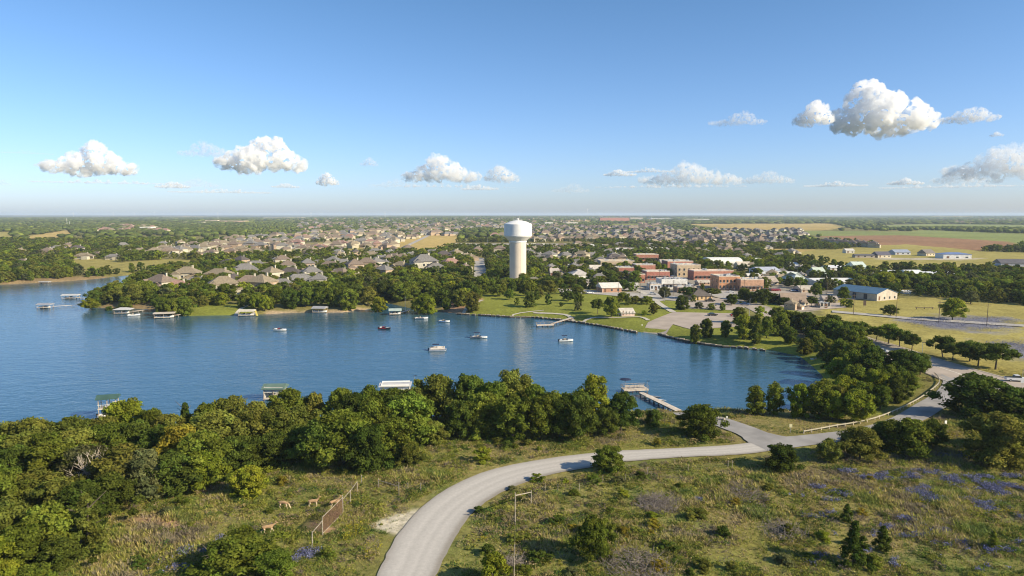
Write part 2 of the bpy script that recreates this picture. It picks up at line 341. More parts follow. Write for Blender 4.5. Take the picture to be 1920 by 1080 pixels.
def water():
    m = bpy.data.materials.new('lake_water'); m.use_nodes = True; t = m.node_tree; b = t.nodes['Principled BSDF']
    b.inputs['Base Color'].default_value = (.032, .095, .145, 1); b.inputs['Roughness'].default_value = .06; b.inputs['IOR'].default_value = 1.42; b.inputs['Specular IOR Level'].default_value = .6
    tc = t.nodes.new('ShaderNodeTexCoord'); mp = t.nodes.new('ShaderNodeMapping'); mp.inputs['Scale'].default_value = (.55, 1.0, 1); mp.inputs['Rotation'].default_value = (0, 0, R(12))
    t.links.new(tc.outputs['Object'], mp.inputs[0])
    prev = None
    for sc, st, dt in ((.22, .55, .35), (.8, .8, .14), (2.6, .8, .05)):
        n = t.nodes.new('ShaderNodeTexNoise'); n.inputs['Scale'].default_value = sc; n.inputs['Detail'].default_value = 4; t.links.new(mp.outputs[0], n.inputs[0])
        bp = t.nodes.new('ShaderNodeBump'); bp.inputs['Strength'].default_value = st; bp.inputs['Distance'].default_value = dt
        t.links.new(n.outputs[0], bp.inputs['Height'])
        if prev: t.links.new(prev.outputs[0], bp.inputs['Normal'])
        prev = bp
    # wind patches: rougher and smoother stretches
    n = t.nodes.new('ShaderNodeTexNoise'); n.inputs['Scale'].default_value = .018; n.inputs['Detail'].default_value = 3
    mp2 = t.nodes.new('ShaderNodeMapping'); mp2.inputs['Scale'].default_value = (.45, 2.4, 1); t.links.new(tc.outputs['Object'], mp2.inputs[0]); t.links.new(mp2.outputs[0], n.inputs[0])
    mr = t.nodes.new('ShaderNodeMapRange'); mr.inputs[1].default_value = .35; mr.inputs[2].default_value = .65; mr.inputs[3].default_value = .03; mr.inputs[4].default_value = .13
    t.links.new(n.outputs[0], mr.inputs[0]); t.links.new(mr.outputs[0], b.inputs['Roughness'])
    t.links.new(prev.outputs[0], b.inputs['Normal'])
    xs = LAKE[:, 0]; ys = LAKE[:, 1]; V = [(-1400, 90, 0), (xs.max() + 12, 90, 0), (xs.max() + 12, ys.max() + 12, 0), (-1400, ys.max() + 12, 0)]
    tag(mesh_np('lake', V, [(0, 1, 2, 3)], m), kind='structure')
water()

def strip(name, L, Rr, m, dz=.12, n_across=5, kind='structure'):
    n = len(L); T = np.linspace(0, 1, n_across)[None, :, None]
    P = L[:, None, :] * (1 - T) + Rr[:, None, :] * T; P = P.reshape(-1, 2)
    z = height(P[:, 0], P[:, 1]) + dz
    idx = np.arange(n * n_across).reshape(n, n_across)
    Fc = np.stack([idx[:-1, :-1], idx[:-1, 1:], idx[1:, 1:], idx[1:, :-1]], -1).reshape(-1, 4)
    tt = np.tile(T[0, :, 0], n); return tag(mesh_np(name, np.c_[P, z], Fc, m, smooth=True, col=np.c_[tt, tt * 0, tt * 0], domain='POINT'), kind=kind)
def sub_strip(L, Rr, a, b, i0=0, i1=None):
    l = L[i0:i1]; r = Rr[i0:i1]; return l * (1 - a) + r * a, l * (1 - b) + r * b
def track_mat():
    """gravel with faint darker and paler wheel lines that wander along the road"""
    m = mat('gravel', (.455, .425, .385), .95, .05, 2.5, bump=.15); t = m.node_tree; b = t.nodes['Principled BSDF']; old = b.inputs['Base Color'].links[0].from_socket
    a = t.nodes.new('ShaderNodeAttribute'); a.attribute_name = 'col'; sp = t.nodes.new('ShaderNodeSeparateXYZ'); t.links.new(a.outputs['Vector'], sp.inputs[0])
    tc = t.nodes.new('ShaderNodeTexCoord'); n = t.nodes.new('ShaderNodeTexNoise'); n.inputs['Scale'].default_value = .05; n.inputs['Detail'].default_value = 1; t.links.new(tc.outputs['Object'], n.inputs[0])
    ad = t.nodes.new('ShaderNodeMath'); ad.operation = 'MULTIPLY_ADD'; ad.inputs[1].default_value = .07; t.links.new(n.outputs[0], ad.inputs[0]); t.links.new(sp.outputs[0], ad.inputs[2])
    cr = t.nodes.new('ShaderNodeValToRGB'); cr.color_ramp.interpolation = 'EASE'; el = cr.color_ramp.elements; el[0].position = 0; el[0].color = (.66, .64, .60, 1); el[1].position = 1; el[1].color = (.62, .60, .56, 1)
    for p, c in ((.14, .88), (.24, 1.0), (.33, 1.07), (.42, .95), (.50, 1.0), (.58, 1.07), (.66, .95), (.74, 1.04), (.86, .95)): e = el.new(p); e.color = (c, c, c, 1)
    t.links.new(ad.outputs[0], cr.inputs[0]); mu = t.nodes.new('ShaderNodeMix'); mu.data_type = 'RGBA'; mu.blend_type = 'MULTIPLY'; mu.inputs[0].default_value = 1; mu.clamp_result = False
    t.links.new(old, mu.inputs[6]); t.links.new(cr.outputs[0], mu.inputs[7]); t.links.new(mu.outputs[2], b.inputs['Base Color']); return m
def roads():
    asph = mat('pale_asphalt', (.30, .285, .27), .9, .14, .25); gravel = track_mat(); conc = mat('concrete_paving', (.40, .335, .275), .9, .12, .15)
    line = mat('road_paint', (.75, .72, .62), .7, .15, 2); curb = mat('kerb_concrete', (.5, .46, .38), .9, .1, 1)
    strip('gravel_road', GR_L, GR_R, gravel, .14, 9)
    for a, b in ():   # worn wheel tracks
        l, r = sub_strip(GR_L, GR_R, a, b); strip('wheel_track', l, r, mat('packed_gravel', (.60, .55, .50), .9, .15, .4), .150, 2)
    strip('lake_road', ER_L, ER_R, asph, .16, 7); strip('ramp_road', RR_L, RR_R, asph, .18, 7); strip('boulevard_road', BV_L, BV_R, conc, .16, 9)
    n = len(BV_L)
    l, r = sub_strip(BV_L, BV_R, .46, .475, 0, int(n * .88)); strip('road_marking', l, r, line, .175, 2)
    for a in (.02, .96): l, r = sub_strip(BV_L, BV_R, a, a + .02); strip('kerb', l, r, curb, .28, 2)
    for nm, ps in PAVEW.items():
        for i, p in enumerate(ps):
            pts = p; o = MB(); n = len(pts); z = [hz(*q) for q in pts]; zz = max(.25, float(np.mean(z)))
            bm = bmesh.new(); f = bm.faces.new([bm.verts.new((q[0], q[1], 0)) for q in pts])
            bmesh.ops.triangulate(bm, faces=[f]); 
            for _ in range(4): bmesh.ops.subdivide_edges(bm, edges=[e for e in bm.edges if e.calc_length() > 9], cuts=1, use_grid_fill=True)
            bmesh.ops.triangulate(bm, faces=bm.faces[:])
            co = np.array([v.co for v in bm.verts]); hh = height(co[:, 0], co[:, 1])
            for v, h_ in zip(bm.verts, hh): v.co.z = h_ + .14 + .012 * i
            me = bpy.data.meshes.new(nm); bm.normal_update(); bm.to_mesh(me); bm.free(); me.materials.append(conc if nm == 'parking_lot' else mat('street_concrete', (.40, .37, .33), .9, .1, .12))
            ob = bpy.data.objects.new(nm, me); C.objects.link(ob); tag(ob, kind='structure')
    for pts, wd in (([(1000, 582), (1060, 586), (1082, 595), (1110, 592), (1160, 594), (1200, 594), (1216, 600)], .9), ([(1082, 594), (1068, 600), (1050, 605)], 1.0), ([(905, 563), (880, 572), (868, 580)], .9),
                    ([(1020, 580), (960, 584), (1075, 592)], .5), ([(430, 587), (466, 571), (480, 570)], 1.0), ([(1170, 535), (1212, 552), (1240, 572), (1262, 585)], 1.6)):
        q = smooth_line(wp(pts), 3); tg = np.gradient(q, axis=0); nn = np.c_[-tg[:, 1], tg[:, 0]]; nn /= np.linalg.norm(nn, axis=1)[:, None] + 1e-9
        strip('footpath', q + nn * wd, q - nn * wd, mat('path_concrete', (.50, .46, .38), .9, .1, .5), .2, 3)
roads()
# ------------------------------------------------------------------ trees
def ico(sub):
    bm = bmesh.new(); bmesh.ops.create_icosphere(bm, subdivisions=sub, radius=1); v = np.array([x.co for x in bm.verts]); f = np.array([[x.index for x in q.verts] for q in bm.faces]); bm.free(); return v, f
ICO1, ICO2 = ico(1), ico(2)
def rdir(rng, n):
    v = rng.normal(size=(n, 3)); return v / np.linalg.norm(v, axis=1)[:, None]
def crown_data(seed, shape='oak', nb=34, leaves=150, leaf=.034, lo=.12):
    rng = np.random.default_rng(seed); B = []
    for i in range(nb):
        t = (i + rng.random()) / nb
        z = lo + (1 - lo) * t ** .9
        if shape == 'oak': rr = .5 * math.sqrt(max(0, 1 - ((z - .45) / .58) ** 2)); br = rng.uniform(.075, .155); rr *= 1 + .16 * math.sin(3 * i * 2.399 + seed) + .10 * rng.normal()
        elif shape == 'tall': rr = .30 * math.sqrt(max(.02, 1 - abs((z - .42) / .62) ** 2.6)); br = rng.uniform(.08, .13)
        elif shape == 'cone': rr = .40 * max(.03, 1 - z) ** .8; br = rng.uniform(.06, .11) * (1.15 - .6 * z)
        elif shape == 'umbrella': z = .48 + .5 * t; rr = .55 * math.sqrt(max(.03, 1 - ((z - .62) / .4) ** 2)); br = rng.uniform(.1, .16)
        else: rr = .5 * math.sqrt(max(0, 1 - ((z - .3) / .75) ** 2)); br = rng.uniform(.10, .2)
        a = i * 2.399 + rng.uniform(-.5, .5); q = rr * rng.uniform(.45, 1.0) if i % 4 else rr * rng.uniform(0, .5)
        cz = z - br * .55 if shape != 'shrub' else max(z - br * .5, br * .4)
        B.append((q * math.cos(a), q * math.sin(a), cz, br, rng.uniform(.72, 1.3)))
    V = []; Fq = []; Ct = []; n0 = 0
    Vc, Fcn, Cc = [], [], []; m0 = 0
    for bx, by, bz, br, tone in B:
        d = rdir(rng, leaves); d[:, 2] = np.where(d[:, 2] < -.5, -d[:, 2], d[:, 2])
        bump = 1 + .22 * np.sin(d @ rng.normal(size=3) * 5 + rng.random() * 6)
        p = np.array([bx, by, bz]) + d * (br * bump * rng.uniform(.82, 1.12, leaves))[:, None] * np.array([1, 1, .85])
        nrm = d * .75 + rdir(rng, leaves) * .75; nrm /= np.linalg.norm(nrm, axis=1)[:, None]
        t1 = np.cross(nrm, rdir(rng, leaves)); t1 /= np.linalg.norm(t1, axis=1)[:, None] + 1e-9; t2 = np.cross(nrm, t1)
        s = leaf * rng.uniform(.6, 1.3, leaves)[:, None]
        V.append(np.stack([p - t1 * s, p + t2 * s * .55, p + t1 * s, p - t2 * s * .55], 1).reshape(-1, 3))
        Fq.append(np.arange(leaves * 4).reshape(-1, 4) + n0); n0 += leaves * 4
        tt = tone * rng.uniform(.8, 1.2, leaves); Ct.append(np.stack([tt * rng.uniform(.92, 1.12), tt, tt * .9], -1))
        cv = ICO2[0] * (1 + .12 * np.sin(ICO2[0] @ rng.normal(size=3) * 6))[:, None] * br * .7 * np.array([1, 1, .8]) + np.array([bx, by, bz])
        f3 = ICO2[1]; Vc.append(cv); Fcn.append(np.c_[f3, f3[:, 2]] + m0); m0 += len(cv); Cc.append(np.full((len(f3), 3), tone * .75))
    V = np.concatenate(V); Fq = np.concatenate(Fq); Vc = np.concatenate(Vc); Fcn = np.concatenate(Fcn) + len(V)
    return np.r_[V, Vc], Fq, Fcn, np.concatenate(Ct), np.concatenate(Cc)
def crown_mesh(name, material, **kw):
    V, Fq, Fd, c1, c2 = crown_data(**kw)
    me = bpy.data.meshes.new(name); tri = Fd[:, :3]
    nq, ntr = len(Fq), len(tri)
    me.vertices.add(len(V)); me.vertices.foreach_set('co', V.astype(np.float32).ravel())
    loops = np.r_[Fq.ravel(), tri.ravel()].astype(np.int32); me.loops.add(len(loops)); me.loops.foreach_set('vertex_index', loops)
    me.polygons.add(nq + ntr); ls = np.r_[np.arange(nq) * 4, nq * 4 + np.arange(ntr) * 3].astype(np.int32)
    me.polygons.foreach_set('loop_start', ls); me.polygons.foreach_set('loop_total', np.r_[np.full(nq, 4), np.full(ntr, 3)].astype(np.int32))
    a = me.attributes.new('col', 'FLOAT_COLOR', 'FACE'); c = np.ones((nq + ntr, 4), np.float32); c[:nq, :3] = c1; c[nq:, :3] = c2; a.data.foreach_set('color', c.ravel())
    me.update(calc_edges=True); me.materials.append(material); return me
def trunk_mesh(seed, top=.6, r=.03, limbs=6, lean=.04):
    rng = random.Random(seed); m = MB(); p = Vector((0, 0, -.03)); q = Vector((rng.uniform(-lean, lean), rng.uniform(-lean, lean), top * .5)); e = Vector((q.x * 1.6, q.y * 1.6, top))
    m.bar(p, q, r, 7, r * .72); m.bar(q, e, r * .72, 6, r * .3)
    for i in range(limbs):
        t = rng.uniform(.35, .95); a = q.lerp(e, t) if t > .5 else p.lerp(q, .6 + t); an = i * 2.4 + rng.random()
        b = a + Vector((math.cos(an) * .25, math.sin(an) * .25, rng.uniform(.1, .25))); m.bar(a, b, r * .38, 5, r * .12)
    return m.mesh('trunk', mat('bark', (.12, .095, .07), .95, .3, 14))
LM = {'dark': leaf_mat('dark_leaves', (.090, .125, .024)), 'mid': leaf_mat('mid_leaves', (.150, .190, .030)), 'olive': leaf_mat('olive_leaves', (.175, .190, .040)),
      'lime': leaf_mat('lime_leaves', (.22, .26, .03)), 'cedar': leaf_mat('cedar_needles', (.10, .12, .022)), 'grey': leaf_mat('grey_leaves', (.13, .14, .06)), 'gold': leaf_mat('yellow_leaves', (.23, .20, .03))}
PROTO = {}
def protos():
    spec = {'oak': dict(shape='oak', nb=62, leaves=150, leaf=.029, lo=.08), 'tall': dict(shape='tall', nb=34, leaves=150, leaf=.026, lo=.12),
            'cedar': dict(shape='cone', nb=44, leaves=110, leaf=.028, lo=.02), 'street': dict(shape='umbrella', nb=26, leaves=120, leaf=.034),
            'shrub': dict(shape='shrub', nb=16, leaves=110, leaf=.055, lo=.1)}
    for k, s in spec.items():
        for i in range(6 if k == 'oak' else 3):
            if k == 'oak' and i >= 3: s = dict(s, lo=.24, nb=52)
            tr = trunk_mesh(50 + i, top={'cedar': .85, 'street': .62, 'shrub': .45}.get(k, .62), r={'shrub': .022, 'street': .028}.get(k, .03), limbs=4 if k == 'shrub' else 7)
            PROTO[k, i] = (s, tr, {}, 100 + 7 * i + len(k))
protos()
def get_crown(k, i, tone):
    s, tr, d, seed = PROTO[k, i]
    if tone not in d: d[tone] = crown_mesh('crown', LM[tone], seed=seed, **s)
    return d[tone], tr
TREES = []          # wanted individual trees: (x, y, height, width, kind, tone, where)
rnd = random.Random(7)
def want(u, v, hpx, wpx, kind, tone, where=None, name=None):
    x, y = at(u, v); k = math.hypot(y, CAMZ) / F
    TREES.append(dict(x=x, y=y, h=hpx * y / F * 1.02, w=wpx * y / F, kind=kind, tone=tone, where=where, name=name))
def want_top(u, vt, h, w, kind, tone, where=None):
    y = F * (47.5 - h) / (vt - 402) * 1.0
    # refine against the true projection
    for _ in range(6):
        x = (u - 960) / F * y
        pv = proj(x, y, 2.5 + h)[1]; y *= (pv - 402) / (vt - 402)
    cs = math.cos(PITCH) * y + (CAMZ - 2.5) * math.sin(PITCH)
    TREES.append(dict(x=(u - 960) / F * cs, y=y, h=h, w=w, kind=kind, tone=tone, where=where, name=None))
# skyline of the near lakeside wood: (u, top v, height m, width m, kind, tone)
for r_ in [(-60, 800, 8, 10, 'oak', 'mid'), (15, 792, 8, 9, 'oak', 'olive'), (70, 786, 9, 11, 'oak', 'olive'), (140, 780, 8, 9, 'oak', 'dark'), (195, 778, 7, 8, 'oak', 'olive'), (243, 743, 9.5, 7, 'tall', 'lime'), (285, 763, 8, 7, 'oak', 'mid'),
           (318, 775, 7.5, 8, 'oak', 'olive'), (350, 749, 8.5, 6, 'cedar', 'dark'), (395, 755, 8, 8, 'oak', 'mid'), (430, 742, 9, 10, 'oak', 'olive'), (478, 752, 8, 8, 'oak', 'olive'), (545, 724, 9, 8.5, 'oak', 'mid'), (592, 731, 8, 6, 'oak', 'olive'),
           (640, 723, 9, 7, 'oak', 'mid'), (668, 735, 8.5, 8, 'oak', 'dark'), (695, 722, 9.5, 8, 'oak', 'mid'), (735, 742, 8, 8, 'oak', 'dark'), (775, 725, 9, 8, 'oak', 'olive'), (820, 699, 11, 10.5, 'oak', 'olive'), (882, 701, 11, 9, 'oak', 'dark'),
           (925, 715, 10, 8, 'oak', 'mid'), (962, 694, 11.5, 12, 'oak', 'olive'), (1003, 722, 9.5, 7, 'oak', 'mid'), (1035, 735, 9, 7, 'tall', 'mid'), (1066, 738, 8.5, 8, 'oak', 'dark'), (1113, 701, 11, 7.5, 'tall', 'lime'), (1090, 735, 9, 7, 'oak', 'dark')]:
    want_top(*r_, where='shore')
for r_ in [(738, 725, 8.5, 9, 'oak', 'mid'), (712, 727, 8, 7, 'oak', 'olive'), (765, 728, 8, 7, 'oak', 'dark'), (540, 738, 7.5, 7.5, 'oak', 'mid'), (226, 746, 9, 8, 'oak', 'lime')]: want_top(*r_, where='shore')
# second and third ranks
for r_ in [(905, 738, 9, 10, 'oak', 'mid'), (960, 745, 9.5, 7.5, 'tall', 'mid'), (1012, 745, 9, 8, 'oak', 'mid'), (1050, 748, 8.5, 8, 'oak', 'dark'), (1085, 752, 8.5, 8, 'oak', 'dark'), (1165, 736, 8.6, 7, 'oak', 'dark'), (1135, 765, 6, 6, 'oak', 'dark'),
           (860, 752, 8, 7, 'oak', 'dark'), (770, 742, 10, 12, 'oak', 'mid'), (705, 752, 9.5, 11, 'oak', 'mid'), (740, 785, 8, 9, 'oak', 'mid'), (645, 775, 10, 13, 'oak', 'mid'), (600, 790, 9, 9, 'oak', 'dark'), (690, 800, 8.5, 8, 'oak', 'dark'),
           (560, 765, 8, 9, 'oak', 'olive'), (510, 765, 9, 9, 'oak', 'olive'), (465, 772, 9, 10, 'oak', 'olive'), (405, 772, 9.5, 11, 'oak', 'olive'), (340, 798, 9, 9, 'oak', 'gold'), (300, 800, 8, 8, 'oak', 'dark'), (380, 812, 9, 10, 'oak', 'mid'),
           (255, 790, 8, 9, 'oak', 'dark'), (200, 795, 8, 10, 'oak', 'mid'), (150, 805, 8, 10, 'oak', 'olive'), (95, 812, 8, 10, 'oak', 'mid'), (40, 815, 8, 9, 'oak', 'olive'), (-15, 818, 8, 9, 'oak', 'mid'), (230, 838, 8.5, 12, 'oak', 'olive'),
           (265, 845, 8, 9, 'oak', 'grey'), (160, 838, 7.5, 9, 'oak', 'grey'), (100, 828, 8, 10, 'oak', 'mid'), (30, 838, 7.5, 8, 'oak', 'dark'), (385, 845, 6.5, 8.5, 'oak', 'lime'), (330, 850, 7, 8, 'oak', 'dark'), (440, 820, 7, 8, 'oak', 'dark'),
           (60, 885, 7.5, 9.5, 'oak', 'olive'), (10, 890, 8, 9, 'oak', 'mid'), (110, 900, 7, 8, 'oak', 'olive'), (-30, 870, 8, 9, 'oak', 'mid'), (160, 905, 7, 8, 'oak', 'dark'), (0, 940, 8, 8, 'oak', 'olive'), (90, 950, 7.5, 8, 'oak', 'mid'),
           (205, 890, 7, 8, 'oak', 'dark'), (40, 990, 6.5, 8, 'oak', 'mid'), (-25, 1010, 6.5, 8, 'oak', 'lime'), (110, 1010, 5, 6, 'oak', 'dark'), (165, 925, 8.5, 8, 'cedar', 'olive'), (15, 1055, 4.5, 6, 'oak', 'lime'), (60, 1065, 4, 5, 'oak', 'mid'),
           (452, 1008, 4.4, 10, 'oak', 'mid'), (400, 1030, 4, 7, 'cedar', 'mid'), (515, 1035, 3.6, 6, 'oak', 'mid'), (840, 772, 4, 2.6, 'cedar', 'olive'), (826, 805, 3, 3, 'cedar', 'olive'), (768, 830, 4.4, 5, 'oak', 'olive'), (895, 770, 6, 5, 'oak', 'mid'),
           (465, 875, 5, 6.5, 'oak', 'lime'), (905, 838, 3, 3.2, 'shrub', 'lime'), (815, 790, 5, 5, 'oak', 'olive'), (720, 820, 5, 6, 'oak', 'mid'), (560, 800, 6.5, 8, 'oak', 'dark'), (515, 810, 6.5, 8, 'oak', 'dark'), (470, 820, 6, 7, 'oak', 'dark')]:
    want_top(*r_, where='wood')
# right foreground: (u, base v, height px, width px, kind, tone)
for r_ in [(1140, 886, 50, 62, 'oak', 'mid'), (1312, 818, 60, 74, 'oak', 'mid'), (1226, 796, 30, 32, 'oak', 'dark'), (1466, 880, 46, 72, 'oak', 'dark'), (1553, 866, 44, 46, 'oak', 'olive'), (1612, 862, 62, 84, 'oak', 'olive'), (1655, 842, 52, 60, 'oak', 'dark'), (1700, 850, 66, 90, 'oak', 'mid'),
           (1745, 838, 52, 55, 'oak', 'dark'), (1870, 868, 92, 125, 'oak', 'olive'), (1935, 850, 80, 90, 'oak', 'olive'), (1835, 784, 80, 122, 'oak', 'dark'), (1895, 792, 66, 74, 'oak', 'dark'), (1950, 800, 70, 80, 'oak', 'dark'),
           (1110, 1050, 84, 70, 'oak', 'mid'), (1130, 1010, 40, 46, 'shrub', 'mid'), (925, 1092, 60, 66, 'shrub', 'lime'), (1600, 1060, 88, 78, 'cedar', 'dark'), (1655, 1032, 50, 48, 'cedar', 'dark'), (1588, 978, 36, 34, 'cedar', 'dark'), (1862, 1030, 38, 34, 'cedar', 'mid')]:
    want(*r_, where='right')
for r_ in [(2010, 850, 70, 90, 'oak', 'mid'), (2080, 800, 60, 80, 'oak', 'dark'), (2150, 900, 80, 90, 'oak', 'olive'), (2230, 860, 70, 90, 'oak', 'mid'), (2320, 960, 90, 110, 'oak', 'dark'), (2060, 940, 50, 60, 'oak', 'mid')]: want(*r_, where='right')
# lake's east side
for r_ in [(1416, 773, 54, 38, 'tall', 'mid'), (1452, 773, 60, 38, 'tall', 'mid'), (1500, 778, 62, 50, 'oak', 'lime'), (1535, 782, 66, 50, 'tall', 'mid'), (1560, 786, 56, 46, 'oak', 'lime'), (1602, 790, 60, 66, 'oak', 'lime'), (1570, 780, 60, 44, 'oak', 'olive'), (1545, 760, 56, 46, 'tall', 'mid'),
           (1580, 755, 56, 50, 'oak', 'lime'), (1615, 762, 50, 50, 'oak', 'mid'), (1650, 765, 44, 44, 'oak', 'mid'), (1680, 752, 50, 48, 'oak', 'dark'), (1640, 742, 52, 50, 'oak', 'lime'), (1600, 738, 60, 46, 'tall', 'mid'), (1665, 728, 46, 46, 'oak', 'mid'), (1700, 735, 40, 40, 'oak', 'mid'),
           (1630, 718, 60, 50, 'tall', 'dark'), (1600, 712, 60, 46, 'oak', 'mid'), (1570, 706, 46, 40, 'oak', 'lime'), (1560, 690, 40, 38, 'oak', 'mid'), (1595, 694, 56, 40, 'tall', 'mid'), (1640, 700, 54, 46, 'tall', 'dark'), (1700, 706, 50, 64, 'oak', 'dark'), (1680, 700, 44, 50, 'oak', 'dark'), (1725, 702, 40, 40, 'oak', 'dark'),
           (1620, 684, 50, 44, 'oak', 'mid'), (1575, 672, 40, 40, 'oak', 'mid'), (1545, 664, 36, 36, 'oak', 'olive'), (1530, 650, 34, 36, 'oak', 'mid'), (1600, 668, 40, 38, 'oak', 'mid'), (1585, 650, 36, 36, 'oak', 'dark'), (1510, 654, 30, 30, 'oak', 'olive'), (1552, 640, 34, 38, 'oak', 'dark'),
           (1303, 632, 34, 22, 'oak', 'mid'), (1325, 627, 34, 25, 'oak', 'mid'), (1360, 628, 30, 21, 'oak', 'mid'), (1392, 632, 46, 30, 'tall', 'lime'), (1415, 638, 54, 28, 'tall', 'mid'), (1437, 632, 40, 28, 'oak', 'mid'), (1462, 628, 42, 40, 'oak', 'mid'), (1385, 606, 30, 28, 'oak', 'olive'), (1480, 640, 30, 30, 'oak', 'mid')]:
    want(*r_, where='east')
# boulevard rows
for i in range(17):
    t = i / 16; u = 1470 + 390 * t; v = 610 + 82 * t ** 1.25
    if i in (5, 11): continue
    sz = rnd.uniform(.72, 1.22); want(u + rnd.uniform(-7, 7), v + rnd.uniform(-2, 4), (28 + 16 * t) * sz, (34 + 22 * t) * sz * rnd.uniform(.85, 1.2), 'street' if t > .35 else 'oak', rnd.choice(['dark', 'dark', 'mid']), 'boulevard')
for i in range(14):
    t = i / 13; want(1455 + 150 * t + rnd.uniform(-3, 3), 612 + 38 * t + rnd.uniform(-3, 3), 34 + 6 * t, 36 + 6 * t, 'oak', rnd.choice(['dark', 'mid', 'olive']), 'boulevard')
for u, v, hp, wd, tn in [(1669, 592, 20, 26, 'dark'), (1786, 600, 40, 40, 'lime'), (1582, 562, 24, 22, 'mid'), (1530, 556, 26, 22, 'mid'), (1300, 566, 14, 14, 'olive'), (1278, 580, 26, 25, 'dark'), (1310, 578, 12, 20, 'dark'), (1334, 580, 12, 20, 'olive'), (1355, 582, 15, 18, 'dark'),
                     (1372, 572, 20, 27, 'dark'), (1395, 562, 22, 28, 'mid'), (1335, 556, 16, 34, 'olive'), (1290, 560, 22, 30, 'dark'), (1245, 560, 22, 24, 'grey'), (1398, 566, 22, 20, 'dark'), (1412, 568, 20, 26, 'dark'), (1435, 566, 16, 30, 'dark'), (1448, 568, 18, 26, 'dark'), (1470, 572, 14, 30, 'dark'),
                     (1436, 560, 14, 26, 'mid'), (1522, 576, 20, 24, 'dark'), (1557, 568, 14, 20, 'dark'), (1582, 574, 14, 16, 'dark'), (1178, 572, 22, 16, 'olive'), (1225, 590, 22, 20, 'olive'), (1207, 591, 10, 12, 'dark'), (1146, 593, 38, 34, 'mid'), (1120, 587, 28, 24, 'dark'), (1083, 581, 17, 15, 'dark'),
                     (1052, 574, 8, 10, 'dark'), (1028, 571, 20, 16, 'olive'), (993, 575, 28, 26, 'dark'), (969, 571, 14, 11, 'dark'), (1008, 562, 16, 14, 'mid'), (982, 537, 24, 26, 'olive'), (1035, 530, 10, 28, 'olive'), (1028, 552, 26, 36, 'olive'), (1072, 538, 20, 34, 'mid'), (1096, 542, 16, 16, 'mid'), (1110, 528, 22, 26, 'mid'),
                     (1142, 528, 22, 30, 'dark'), (1190, 530, 22, 26, 'mid'), (1170, 545, 20, 22, 'dark'), (936, 556, 22, 30, 'mid'), (960, 550, 20, 20, 'dark'), (985, 555, 24, 22, 'mid'), (955, 562, 20, 18, 'mid'), (1010, 560, 20, 20, 'olive'), (917, 518, 14, 12, 'mid'), (932, 518, 16, 14, 'mid'), (997, 520, 16, 15, 'olive'), (1012, 520, 14, 13, 'olive'),
                     (882, 530, 14, 28, 'dark'), (1660, 545, 34, 40, 'lime'), (1690, 545, 30, 34, 'mid'), (1820, 570, 24, 28, 'grey'), (1840, 556, 30, 40, 'lime'), (1880, 556, 32, 44, 'mid'), (1910, 560, 32, 46, 'mid')]:
    want(u, v, hp, wd, 'oak' if rnd.random() < .8 else 'street', tn, 'park')
# peninsula and cove shore
for u, v, hp, wd, tn in [(178, 566, 26, 28, 'dark'), (170, 573, 20, 26, 'lime'), (204, 573, 18, 14, 'mid'), (215, 560, 28, 40, 'mid'), (250, 566, 34, 42, 'olive'), (235, 572, 22, 26, 'mid'), (275, 562, 34, 42, 'mid'), (300, 575, 24, 30, 'mid'), (322, 583, 30, 34, 'mid'), (345, 582, 32, 30, 'mid'), (362, 565, 26, 34, 'mid'), (392, 562, 28, 34, 'mid'), (305, 583, 24, 24, 'dark'),
                     (425, 562, 28, 36, 'mid'), (478, 577, 26, 18, 'lime'), (496, 578, 28, 20, 'lime'), (445, 547, 18, 22, 'dark'), (515, 568, 30, 32, 'mid'), (545, 574, 34, 34, 'dark'), (573, 573, 34, 28, 'mid'), (600, 572, 34, 34, 'mid'), (625, 572, 34, 32, 'mid'), (655, 574, 36, 34, 'mid'), (690, 568, 34, 36, 'olive'), (710, 576, 26, 26, 'lime'),
                     (668, 562, 28, 30, 'dark'), (635, 556, 26, 30, 'mid'), (720, 558, 30, 40, 'dark'), (750, 560, 32, 40, 'mid'), (795, 580, 36, 30, 'lime'), (808, 580, 28, 20, 'lime'), (780, 575, 24, 16, 'lime'), (836, 576, 24, 18, 'mid'), (770, 556, 28, 40, 'mid'), (805, 555, 30, 40, 'mid'), (840, 562, 26, 30, 'dark'), (862, 572, 30, 26, 'olive'), (885, 578, 34, 30, 'olive'), (878, 562, 34, 36, 'dark'),
                     (905, 552, 26, 30, 'mid'), (590, 552, 22, 34, 'mid'), (545, 548, 20, 30, 'dark'), (500, 556, 24, 30, 'dark'), (345, 562, 20, 30, 'dark')]:
    want(u, v, hp * 1.05, wd * 1.05, 'oak', tn, 'peninsula')
rt = random.Random(41)
for _ in range(70):     # scattered street and yard trees downtown
    u, v = rt.uniform(1035, 1600), rt.uniform(498, 578); want(u, v, rt.uniform(12, 22), rt.uniform(14, 26), 'oak', rt.choice(['dark', 'mid', 'mid', 'olive', 'lime']), 'town')
def lone_meadow_shrubs():
    r = random.Random(3); k = 0; out = []
    while k < 74:
        if k < 50: u, v = r.uniform(880, 1700), r.uniform(895, 1078)
        elif k < 62: u, v = r.uniform(230, 700), r.uniform(900, 1070)
        else: u, v = r.uniform(700, 1250), r.uniform(815, 850)
        x, y = at(u, v)
        if any(inside(np.array([x]), np.array([y]), p)[0] for p in POLY_ROADS): k += 1; continue
        s = r.uniform(8, 20) * (1 + (v - 900) / 500)
        out.append((u, v, s * .8, s * r.uniform(1.2, 1.9), 'shrub', r.choice(['mid', 'lime', 'olive', 'grey', 'dark', 'gold', 'olive']))); k += 1
    return out
for r_ in lone_meadow_shrubs(): want(*r_, where='meadow')
